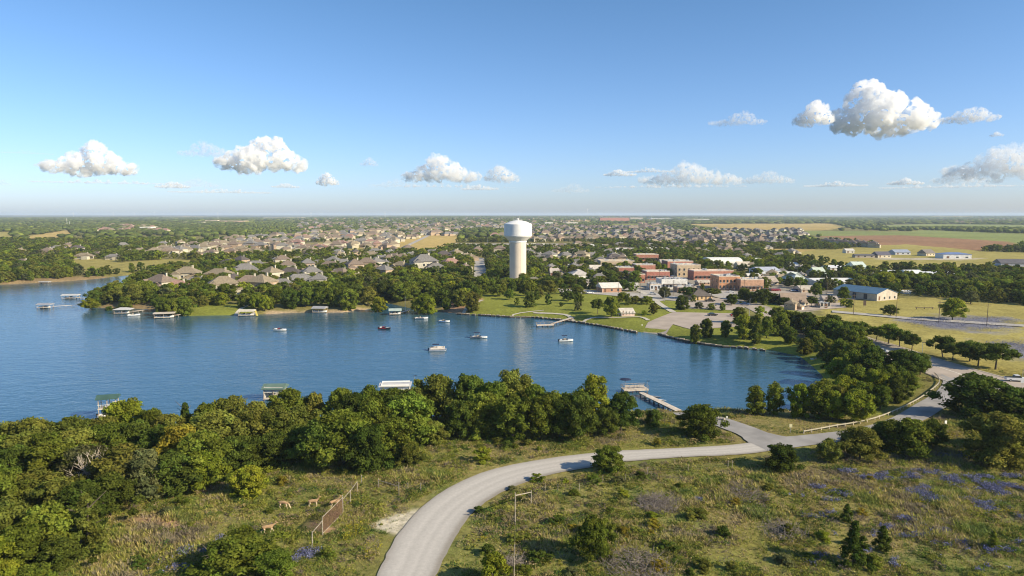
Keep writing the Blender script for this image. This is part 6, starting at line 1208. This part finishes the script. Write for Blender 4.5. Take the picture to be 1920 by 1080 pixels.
flowers('bluebonnets', 'patches of blue-violet bluebonnets across the right-hand meadow and by the pasture', [(1690, 893, 45, 7), (1640, 897, 28, 7), (1740, 887, 30, 5), (1800, 900, 34, 8), (1830, 912, 40, 7), (1700, 925, 44, 10), (1745, 935, 34, 9), (1900, 926, 40, 8), (1870, 895, 50, 4), (1860, 955, 36, 5), (1760, 998, 26, 6), (1845, 1035, 30, 8), (1800, 1020, 12, 4), (1870, 1065, 20, 4), (1580, 928, 16, 5), (1535, 915, 16, 4), (1590, 885, 18, 4),
    (1760, 1070, 20, 6), (580, 1040, 26, 10), (560, 1052, 14, 6), (360, 1035, 30, 8), (330, 1062, 44, 12), (410, 1012, 14, 5), (1795, 856, 34, 5), (1690, 1062, 16, 5), (1310, 940, 10, 3)] + [(random.Random(i * 7).uniform(1480, 1930), random.Random(i * 11 + 3).uniform(905, 1078), random.Random(i).uniform(7, 24), random.Random(i + 5).uniform(2.5, 6)) for i in range(46)], (.165, .175, .29), 22)
flowers('far_bluebonnets', 'hazy lavender bluebonnet field beyond the boulevard', [(1790, 608, 90, 11), (1860, 600, 50, 6), (1740, 600, 40, 5), (1960, 655, 90, 16), (1890, 648, 40, 6)], (.18, .19, .28), 2.0, .3)
flowers('yellow_flowers', 'yellow wildflowers along the shore bank and right meadow', [(1245, 793, 28, 6), (1190, 815, 18, 4), (1880, 960, 34, 5), (1845, 968, 30, 5), (1733, 944, 16, 3), (1521, 900, 8, 3), (660, 1000, 26, 16), (700, 1030, 20, 16), (1790, 822, 34, 6), (905, 1010, 12, 6), (1040, 985, 14, 5)], (.34, .30, .03), 5)
def in_any(x, y, polys):
    r = np.zeros(x.shape, bool)
    for p in polys: r |= inside(x, y, p)
    return r
# ------------------------------------------------------------------ set the trees
NAMEK = {'oak': ('oak_tree', 'tree', 'round-crowned'), 'tall': ('cypress_tree', 'tree', 'upright'), 'cedar': ('cedar_tree', 'tree', 'pointed cedar'), 'street': ('street_tree', 'tree', 'flat-crowned bare-stemmed'), 'shrub': ('shrub', 'shrub', 'low spreading')}
TONEW = {'dark': 'dark green', 'mid': 'mid green', 'olive': 'olive green', 'lime': 'bright lime-green', 'cedar': 'cedar green', 'grey': 'grey-green', 'gold': 'yellowish'}
def region_of(t):
    return {'shore': 'trees of the near lakeside wood', 'wood': 'trees of the near lakeside wood', 'right': 'trees and bushes beside the lake road', 'east': 'trees on the east shore', 'boulevard': 'trees lining the boulevard', 'park': 'park and downtown trees',
            'peninsula': 'trees on the peninsula', 'town': 'park and downtown trees', 'meadow': 'meadow shrubs'}.get(t['where'], 'trees')
def build_trees():
    r = random.Random(5)
    def clash(t):   # a town tree may not stand in a wall or on a road
        for (a, b, rz, W_, D_) in BLDG:
            dx = t['x'] - a; dy = t['y'] - b; c_, s_ = math.cos(rz), math.sin(rz)
            if abs(dx * c_ + dy * s_) < W_ / 2 + 2.5 and abs(-dx * s_ + dy * c_) < D_ / 2 + 2.5: return True
        X, Y = np.array([t['x']]), np.array([t['y']]); return bool(in_any(X, Y, sum(PAVEW.values(), []) + POLY_ROADS + [LAKE])[0])
    TREES[:] = [t for t in TREES if t['where'] != 'town' or not clash(t)]
    tr = [t for t in TREES if t['kind'] != 'shrub']; tr.sort(key=lambda t: -t['h'] * t['w'] / t['y'] ** 2); keep = tr[:296]; rest = tr[296:]
    for t in keep + [t for t in TREES if t['kind'] == 'shrub']:
        k = t['kind']; i = r.randrange(6 if k == 'oak' else 3); cm, tm = get_crown(k, i, t['tone']); nm, cat, kw = NAMEK[k]
        z = hz(t['x'], t['y']); o = empty(nm, (t['x'], t['y'], max(z, .3) - .05), r.uniform(0, 6.28)); o['category'] = cat
        h, w_ = t['h'], t['w']; o.scale = (w_ * {'tall': 1.45, 'cedar': 1.2}.get(k, 1.0), w_ * {'tall': 1.45, 'cedar': 1.2}.get(k, 1.0) * r.uniform(.9, 1.1), h)
        for n_, me in (('crown', cm), ('trunk', tm)):
            c = bpy.data.objects.new(n_, me); C.objects.link(c); c.parent = o
        u, v = proj(t['x'], t['y'], z + h * .4); sz = 'small ' if h < 5 else ('tall ' if h > 9.3 else '')
        wd = where_words(u, v); base = f"{sz}{TONEW[t['tone']]} {kw} {cat if kw != 'pointed cedar' else 'tree'} {wd}"
        wide = 'broad' if w_ > h * 1.05 else ('slender' if w_ < h * .8 else 'compact')
        uniq(base, o, region_of(t), [f"{wide} {base}"])
    return rest
REST = build_trees()

# ------------------------------------------------------------------ the woods that read as one mass
NOTREE = [wp(p) for p in [
    [(1236, 628), (1400, 600), (1470, 598), (1560, 622), (1660, 668), (1780, 722), (1700, 790), (1480, 790), (1540, 745), (1545, 700), (1440, 655)],
    [(860, 590), (905, 552), (1050, 543), (1300, 560), (1400, 560), (1420, 600), (1330, 640), (1196, 640), (1080, 604)], [(1530, 575), (1560, 560), (1640, 562), (1700, 553), (1790, 562), (2300, 600), (2300, 900), (1500, 600)],
    [(990, 520), (1075, 520), (1080, 535), (1000, 537)], [(132, 486), (222, 485), (232, 510), (160, 514), (132, 508)], [(226, 492), (320, 486), (380, 488), (350, 505), (230, 508)], [(44, 444), (85, 438), (128, 431), (135, 440), (85, 451), (50, 453)], [(-20, 436), (22, 434), (22, 447), (-20, 448)], [(360, 477), (440, 472), (440, 482), (370, 488)], [(440, 471), (560, 466), (600, 472), (520, 480), (440, 480)], [(570, 455), (740, 452), (740, 470), (580, 474)],
    [(725, 453), (765, 442), (862, 441), (858, 456), (815, 472), (740, 474)], [(1275, 420), (1560, 419), (1590, 426), (1560, 436), (1440, 437), (1320, 429)], [(1445, 432), (1700, 434), (1730, 431), (1960, 440), (2300, 452), (1900, 459), (1720, 445), (1540, 443)],
    [(1530, 443), (1690, 441), (1890, 453), (1920, 462), (1830, 471), (1650, 462), (1600, 452)], [(1560, 425), (1740, 420), (1890, 421), (2200, 425), (2200, 430), (1720, 428)], [(1430, 466), (1560, 468), (1640, 461), (1700, 458), (1860, 472), (2200, 480), (2200, 522), (1870, 508), (1720, 500), (1640, 505), (1560, 498), (1500, 484), (1425, 478)], [(840, 455), (1115, 455), (1115, 466), (840, 466)], [(884, 484), (912, 484), (920, 530), (880, 530)],
    [(1190, 515), (1420, 528), (1440, 560), (1300, 560), (1200, 548)], [(1440, 540), (1590, 545), (1600, 580), (1480, 600), (1420, 560)], [(1030, 416), (1110, 415), (1110, 418), (1040, 419)], [(1145, 421), (1200, 420), (1215, 424), (1150, 426)], [(700, 407), (880, 406), (880, 408), (700, 409)], [(320, 592), (340, 578), (420, 572), (470, 582), (470, 600)],
    [(490, 600), (500, 583), (640, 580), (690, 575), (700, 600)], [(150, 585), (190, 568), (290, 572), (300, 590)], [(-900, 1500), (3000, 1500), (3000, 760), (1500, 762), (1100, 764), (-900, 765)], [(1040, 540), (1180, 545), (1200, 575), (1050, 560)], [(870, 526), (1000, 532), (1000, 538), (860, 532)]]]
SUB = [wp(p) for p in [[(340, 447), (560, 434), (860, 424), (880, 445), (740, 470), (560, 474), (300, 486)], [(985, 422), (1250, 422), (1600, 444), (1645, 466), (1440, 462), (1380, 456), (1150, 455), (980, 458)], [(470, 412), (1260, 409), (1260, 430), (470, 440)]]]
SUBH = wp([(280, 560), (480, 500), (900, 470), (900, 520), (700, 530), (560, 560)])
def lod_mesh(kind, seed):
    rng = np.random.default_rng(seed)
    if kind == 0:    # several lobes and loose leaf clumps
        V = []; Fc = []; n = 0; iv, if_ = ICO2
        for k in range(6):
            a = k * 2.4 + rng.random(); c = np.array([.26 * math.cos(a), .26 * math.sin(a), .42 + .09 * k - (.1 if k > 3 else 0)]) if k < 5 else np.array([0, 0, .74])
            d = iv * (1 + .30 * (rng.random(len(iv)) - .5))[:, None] * rng.uniform(.2, .29) * np.array([1, 1, .8]); V.append(d + c); Fc.append(if_ + n); n += len(iv)
        d = rdir(rng, 70); d[:, 2] = abs(d[:, 2]) * rng.choice([1, 1, -.5], 70); p = d * np.array([.5, .5, .46]) * rng.uniform(.85, 1.08, 70)[:, None] + np.array([0, 0, .5])
        s = .07; q = np.stack([p + rdir(rng, 70) * s, p + rdir(rng, 70) * s, p + rdir(rng, 70) * s], 1).reshape(-1, 3); V.append(q); Fc.append(np.arange(210).reshape(-1, 3) + n)
        V.append(np.array([[.03, 0, 0], [-.03, .02, 0], [-.02, -.03, 0], [0, 0, .4]])); n += 210; Fc.append(np.array([[0, 1, 3], [1, 2, 3], [2, 0, 3]]) + n)
        return np.concatenate(V), np.concatenate(Fc)
    iv, if_ = ICO1 if kind == 1 else ICO1
    if kind == 1:
        V = []; Fc = []; n = 0
        for k in range(3):
            a = k * 2.1 + rng.random() * 2; c = np.array([.2 * math.cos(a), .2 * math.sin(a), .48 + .1 * k]); d = ICO2[0] * (1 + .4 * (rng.random(len(ICO2[0])) - .5))[:, None] * rng.uniform(.27, .36) * np.array([1, 1, .8])
            V.append(d + c); Fc.append(ICO2[1] + n); n += len(ICO2[0])
        return np.concatenate(V), np.concatenate(Fc)
    d = ICO2[0] * (1 + .5 * (rng.random(len(ICO2[0])) - .5))[:, None] * np.array([.5, .5, .5]) + np.array([0, 0, .45]); return d, ICO2[1]
def scatter():
    rng = np.random.default_rng(77); out = {0: [], 1: [], 2: [], 3: []}
    bands = [(210, 640, 6.1, 0), (640, 1250, 8.5, 1), (1250, 3200, 15, 2), (3200, 9500, 42, 3)]
    for lo, hi, sp, lod in bands:
        ys = np.arange(lo, hi, sp); X, Y = np.meshgrid(np.arange(-hi * .95, hi * .95, sp), ys); X = X.ravel(); Y = Y.ravel(); X = X + rng.uniform(-.5, .5, X.shape) * sp; Y = Y + rng.uniform(-.5, .5, X.shape) * sp
        m = np.abs(X) < Y * .84 + 60; X = X[m]; Y = Y[m]
        m = ~in_any(X, Y, NOTREE + [LAKE] + POLY_ROADS) & ~in_any(X, Y, sum(PAVEW.values(), []))
        X = X[m]; Y = Y[m]
        if lod < 2: m = seg_dist(X, Y, LAKE) > 3.5; X = X[m]; Y = Y[m]
        p = np.where(in_any(X, Y, SUB), np.where(X < 120, .40, .8) if lod == 1 else .85, np.where(inside(X, Y, SUBH), 1.0, .80)); cl = fbm(X / 90, Y / 90, 9, 3); p = p * np.clip((cl - .32) * 4.5, .22, 1.15)
        if lod >= 2: p = p * np.where(fbm(X / 500, Y / 900, 14, 3) > .56, .25, 1) * (1 - .0 * Y)
        u = 960 + F * X / Y
        east_open = (u > 1440) & (Y > 1250); p = np.where(east_open & (Y < 3500), p * np.where(fbm(X / 260, Y / 500, 51, 2) > .5, .9, .08), p)
        m = rng.random(X.shape) < p; X = X[m]; Y = Y[m]
        hx = HXY[(HXY[:, 1] > lo - 30) & (HXY[:, 1] < hi + 30)] if lod < 3 else []
        if len(hx):
            ok = np.ones(X.shape, bool)
            for (a, b) in hx: ok &= (X - a) ** 2 + (Y - b + (4.5 if lod < 2 else 4)) ** 2 > (7.6 if lod < 2 else 10) ** 2
            X = X[ok]; Y = Y[ok]
        for (a, b, rz, W_, D_) in BLDG:
            dx = X - a; dy = Y - b; c_, s_ = math.cos(rz), math.sin(rz); lx = dx * c_ + dy * s_; ly = -dx * s_ + dy * c_
            ok = (np.abs(lx) > W_ / 2 + 3) | (ly > D_ / 2 + 3) | (ly < -D_ / 2 - (26 if b > 470 else 9)); X = X[ok]; Y = Y[ok]
        if lod == 0:
            ix = np.array([(t['x'], t['y'], t['w']) for t in TREES if t['y'] > 190]); ok = np.ones(X.shape, bool)
            for a, b, w_ in ix: ok &= (X - a) ** 2 + (Y - b) ** 2 > (w_ * .5) ** 2
            tx, ty = at(971, 529); ok &= ~((np.abs(X - tx) < 14) & (Y > ty - 30) & (Y < ty + 14)); X = X[ok]; Y = Y[ok]
        H = {0: rng.uniform(4.6, 8.6, X.shape), 1: rng.uniform(5, 8.8, X.shape), 2: rng.uniform(8, 11, X.shape), 3: rng.uniform(8, 13, X.shape)}[lod]
        Wd = {0: H * rng.uniform(.95, 1.3, X.shape), 1: H * rng.uniform(1.1, 1.5, X.shape), 2: rng.uniform(13, 20, X.shape), 3: rng.uniform(35, 60, X.shape)}[lod]
        insub = in_any(X, Y, SUB); H = np.where(insub, H * .75, H); Wd = np.where(insub, Wd * .6, Wd)
        out[lod] = np.c_[X, Y, H, Wd]
    if REST: out[0] = np.r_[out[0], np.array([(t['x'], t['y'], t['h'], t['w']) for t in REST])]
    return out
def instanced_woods(name, label, P, protos):
    """one mesh of points carrying copies of a few crowns (a wood nobody could count)"""
    z = height(P[:, 0], P[:, 1]); rng = np.random.default_rng(len(P)); me = bpy.data.meshes.new(name); me.vertices.add(len(P)); me.vertices.foreach_set('co', np.c_[P[:, 0], P[:, 1], z - .1].astype(np.float32).ravel())
    a = me.attributes.new('sz', 'FLOAT_VECTOR', 'POINT'); a.data.foreach_set('vector', np.c_[P[:, 3], P[:, 3] * rng.uniform(.85, 1.15, len(P)), P[:, 2]].astype(np.float32).ravel())
    b = me.attributes.new('rot', 'FLOAT_VECTOR', 'POINT'); b.data.foreach_set('vector', np.c_[rng.normal(0, .05, (len(P), 2)), rng.uniform(0, 6.28, len(P))].astype(np.float32).ravel())
    c = me.attributes.new('pick', 'INT', 'POINT'); c.data.foreach_set('value', rng.integers(0, len(protos), len(P)).astype(np.int32))
    ob = bpy.data.objects.new(name, me); C.objects.link(ob); col = bpy.data.collections.new(name + '_kinds')
    for i, m in enumerate(protos): q = bpy.data.objects.new('kind_%02d' % i, m); col.objects.link(q)
    g = bpy.data.node_groups.new(name, 'GeometryNodeTree'); g.interface.new_socket('Geometry', in_out='INPUT', socket_type='NodeSocketGeometry'); g.interface.new_socket('Geometry', in_out='OUTPUT', socket_type='NodeSocketGeometry')
    N = g.nodes.new; L = g.links.new; gi = N('NodeGroupInput'); go = N('NodeGroupOutput'); ip = N('GeometryNodeInstanceOnPoints'); ci = N('GeometryNodeCollectionInfo'); ci.inputs['Collection'].default_value = col; ci.inputs['Separate Children'].default_value = True; ci.inputs['Reset Children'].default_value = True
    def na(n, ty):
        q = N('GeometryNodeInputNamedAttribute'); q.data_type = ty; q.inputs['Name'].default_value = n; return q.outputs['Attribute']
    e2r = N('FunctionNodeEulerToRotation'); L(na('rot', 'FLOAT_VECTOR'), e2r.inputs[0]); L(e2r.outputs[0], ip.inputs['Rotation'])
    L(gi.outputs[0], ip.inputs['Points']); L(ci.outputs[0], ip.inputs['Instance']); ip.inputs['Pick Instance'].default_value = True; L(na('pick', 'INT'), ip.inputs['Instance Index']); L(na('sz', 'FLOAT_VECTOR'), ip.inputs['Scale']); L(ip.outputs[0], go.inputs[0])
    md = ob.modifiers.new('woods', 'NODES'); md.node_group = g; tag(ob, label, 'woods', kind='stuff'); return ob
def woods():
    sc = scatter(); V = []; Fc = []; Cc = []; n = 0; rng = np.random.default_rng(3)
    print('woods', {k: len(v) for k, v in sc.items()})
    tl = ['dark', 'mid', 'olive', 'mid', 'dark', 'lime', 'olive', 'mid', 'grey', 'mid']
    near = [crown_mesh('wood_crown', LM[t], seed=300 + i, shape='tall' if i in (3, 7) else 'oak', nb=30, leaves=60, leaf=.045, lo=.1) for i, t in enumerate(tl)]
    mid = [crown_mesh('wood_crown', LM[t], seed=400 + i, shape='oak', nb=18, leaves=24, leaf=.075, lo=.12) for i, t in enumerate(tl)]
    instanced_woods('near_woods', 'oak woods round the lake and among the nearer houses', sc[0], near); instanced_woods('middle_woods', 'oak woods filling the middle distance behind the town', sc[1], mid)
    tones = np.array([(.07, .092, .024), (.10, .13, .03), (.125, .14, .038), (.085, .11, .028), (.155, .185, .035), (.09, .10, .038)])
    for lod in (2, 3):
        P = sc[lod]; z = height(P[:, 0], P[:, 1]); vs = [lod_mesh(lod, 10 * lod + s) for s in range(5)]; pick = rng.integers(0, 5, len(P)); tn = rng.choice(6, len(P), p=[.2, .24, .2, .2, .09, .07])
        for k, (v0, f0) in enumerate(vs):
            idx = np.where(pick == k)[0]
            if not len(idx): continue
            a = rng.uniform(0, 6.28, len(idx)); ca, sa = np.cos(a)[:, None], np.sin(a)[:, None]
            x = (v0[:, 0] * ca - v0[:, 1] * sa) * P[idx, 3:4] + P[idx, 0:1]; y = (v0[:, 0] * sa + v0[:, 1] * ca) * P[idx, 3:4] + P[idx, 1:2]; zz = v0[:, 2] * P[idx, 2:3] + z[idx][:, None] - .1
            V.append(np.stack([x, y, zz], -1).reshape(-1, 3)); Fc.append((f0[None] + (np.arange(len(idx)) * len(v0))[:, None, None]).reshape(-1, 3) + n); n += len(idx) * len(v0)
            c = tones[tn[idx]] * rng.uniform(.75, 1.3, (len(idx), 1)); Cc.append((c[:, None, :] * rng.uniform(.75, 1.25, (len(idx), len(f0), 1))).reshape(-1, 3))
    o = mesh_np('distant_woods', np.concatenate(V), np.concatenate(Fc), leaf_mat('wood_leaves', None, .2), col=np.concatenate(Cc))
    tag(o, 'far oak woods spreading to the horizon', 'woods', kind='stuff')
woods()
# ------------------------------------------------------------------ clouds
def cloud_material(name, dens, nscale, col=(1, 1, 1)):
    if name in MATS: return MATS[name]
    m = bpy.data.materials.new(name); m.use_nodes = True; t = m.node_tree; t.nodes.clear(); out = t.nodes.new('ShaderNodeOutputMaterial'); v = t.nodes.new('ShaderNodeVolumeScatter')
    v.inputs['Color'].default_value = (*col, 1); v.inputs['Density'].default_value = dens; v.inputs['Anisotropy'].default_value = 0.0; t.links.new(v.outputs[0], out.inputs['Volume'])
    tc = t.nodes.new('ShaderNodeTexCoord'); n = t.nodes.new('ShaderNodeTexNoise'); n.inputs['Scale'].default_value = nscale; n.inputs['Detail'].default_value = 5; n.inputs['Roughness'].default_value = .6; t.links.new(tc.outputs['Object'], n.inputs[0])
    mr = t.nodes.new('ShaderNodeMapRange'); mr.interpolation_type = 'SMOOTHSTEP'; mr.inputs[1].default_value = .38; mr.inputs[2].default_value = .62; mr.inputs[3].default_value = 0; mr.inputs[4].default_value = dens; t.links.new(n.outputs[0], mr.inputs[0]); t.links.new(mr.outputs[0], v.inputs['Density']); MATS[name] = m; return m
def cloud(u, vb, wpx, hpx, seed, label, dens=.02, lean=0.0, alt=1000, flat=.55):
    """cumulus: lobes piled over a flat base, base edge at row vb"""
    el = (402 - vb) / F; D = alt / el; k = D / F; rng = random.Random(seed); W_, H = wpx * k, hpx * k; bm = bmesh.new()
    n = 16
    for i in range(n):
        t = (i + .5) / n; x = (t - .5); env = math.sin(PI * min(1, max(0, t))) ** .7; peak = .42 + .58 * math.exp(-((t - .5 - lean) / .2) ** 2)
        hh = env * peak * rng.uniform(.75, 1.0)
        for j in range(3):
            r = H * rng.uniform(.13, .24) * (.5 + .6 * env); z = H * hh * (j + .5) / 3.0; z = max(z, r * .35)
            M = Matrix.Translation((x * W_ * .9 + rng.uniform(-.04, .04) * W_, rng.uniform(-.5, .5) * H * .8 * env, min(z, H - r))) @ Matrix.Diagonal((r * rng.uniform(1.1, 1.7), r * 1.2, r, 1)); bmesh.ops.create_icosphere(bm, subdivisions=2, radius=1, matrix=M)
    for i in range(9): x = (i / 8 - .5) * W_ * .86; bmesh.ops.create_icosphere(bm, subdivisions=2, radius=1, matrix=Matrix.Translation((x, 0, H * .10)) @ Matrix.Diagonal((W_ * .09, H * .38, H * .11, 1)))
    me = bpy.data.meshes.new('cloud'); bm.to_mesh(me); bm.free(); me.materials.append(cloud_material('cloud_%d' % seed, dens / (k / 10) * .85, 5.0 / H))
    o = bpy.data.objects.new('cloud', me); C.objects.link(o); x, y = (u - 960) / F * D, D
    o.location = (x, y, CAMZ + alt); tag(o, label, 'cloud', 'fair-weather clouds'); o.rotation_euler = (0, 0, -math.atan2(x, y))
    rm = o.modifiers.new('fuse', 'REMESH'); rm.mode = 'VOXEL'; rm.voxel_size = max(W_, H * 2) / 150; rm.use_smooth_shade = True
    for sz, st in ((.25, .20), (.09, .07)):
        tx = bpy.data.textures.new('billow', 'CLOUDS'); tx.noise_scale = H * sz; tx.noise_depth = 3; d = o.modifiers.new('billow', 'DISPLACE'); d.texture = tx; d.texture_coords = 'LOCAL'; d.strength = H * st * 2; d.mid_level = .42
    return o
CL = [(180, 320, 150, 52, 1, 'white cumulus at far left with flat grey base', .02, .12), (100, 313, 40, 14, 2, 'tiny puff touching the left cumulus', .012, 0), (495, 313, 150, 64, 3, 'tall bright cumulus left of centre', .02, .15), (400, 293, 100, 26, 4, 'ragged grey tail left of the bright cumulus', .006, -.1), (370, 350, 90, 16, 5, 'low flat cloud beneath the left clouds', .005, .1), (15, 347, 24, 10, 6, 'small puff at the left edge', .006, 0),
      (617, 345, 40, 20, 7, 'small puff low beside the centre', .03, 0), (695, 311, 32, 14, 8, 'tiny white puff above the centre left', .010, 0), (830, 336, 140, 44, 9, 'wide cumulus above the water tower, left one', .014, -.05), (940, 338, 64, 30, 10, 'smaller cumulus directly above the water tower', .012, -.1), (745, 350, 100, 14, 11, 'thin low streak left of the tower', .005, 0), (1070, 360, 70, 16, 12, 'low faint cloud right of the tower', .005, .1),
      (1290, 342, 180, 40, 13, 'long low cloud bank over downtown', .008, -.05), (1430, 342, 100, 22, 14, 'right end of the low bank over downtown', .008, .1), (1515, 233, 64, 40, 15, 'round white puff left of the largest cloud', .02, .1), (1640, 241, 165, 86, 16, 'largest cumulus with two towers, upper right', .022, -.2), (1375, 236, 100, 22, 17, 'thin pink-white cloud in the upper right', .008, .1), (1800, 230, 95, 28, 18, 'flat white cloud right of the largest', .012, .15),
      (1870, 328, 190, 64, 19, 'grey-based cloud at the right edge', .006, .2), (1790, 342, 90, 28, 20, 'ragged low cloud before the right edge', .006, .1), (1853, 258, 22, 8, 21, 'tiny high puff at the right', .03, 0)]
CL += [(210, 345, 260, 10, 31, 'long grey veil beneath the far left cumulus', .032, 0), (420, 362, 180, 9, 32, 'faint veil low over the left suburb', .032, 0), (830, 352, 300, 9, 33, 'faint long veil under the wide cumulus', .03, 0), (1250, 352, 300, 10, 34, 'faint veil under the downtown cloud bank', .032, 0), (1780, 352, 260, 10, 35, 'faint veil low at the right', .032, 0), (60, 290, 90, 6, 36, 'thin grey streak left of the far left cumulus', .012, 0), (1215, 324, 90, 9, 37, 'ragged grey left end of the downtown bank', .03, 0)]
CL += [(330, 352, 60, 12, 41, 'small low puff right of the grey veil', .03, 0), (540, 352, 50, 9, 42, 'tiny low smudge left of the small centre puff', .03, 0), (900, 356, 70, 10, 43, 'low smudge just above the water tower', .03, 0), (1160, 330, 60, 12, 44, 'faint wisp left of the downtown bank', .03, 0), (1560, 350, 110, 10, 45, 'low faint streak right of the downtown bank', .03, 0), (1690, 346, 60, 12, 46, 'little ragged cloud before the right-hand bank', .03, 0)]
for c in CL: cloud(c[0], c[1], c[2], c[3], c[4], c[5], c[6], c[7])
# ------------------------------------------------------------------ haze
def haze():
    m = bpy.data.materials.new('haze_air'); m.use_nodes = True; t = m.node_tree; t.nodes.clear(); out = t.nodes.new('ShaderNodeOutputMaterial'); v = t.nodes.new('ShaderNodeVolumePrincipled')
    v.inputs['Color'].default_value = (.70, .83, 1, 1); v.inputs['Density'].default_value = 6e-5; v.inputs['Anisotropy'].default_value = 0.0; t.links.new(v.outputs[0], out.inputs['Volume'])
    o = MB().box((0, 24000, 38), (100000, 52000, 96)).build('haze', m); tag(o, kind='stuff'); o['label'] = 'thin blue air haze over the whole countryside'
haze()
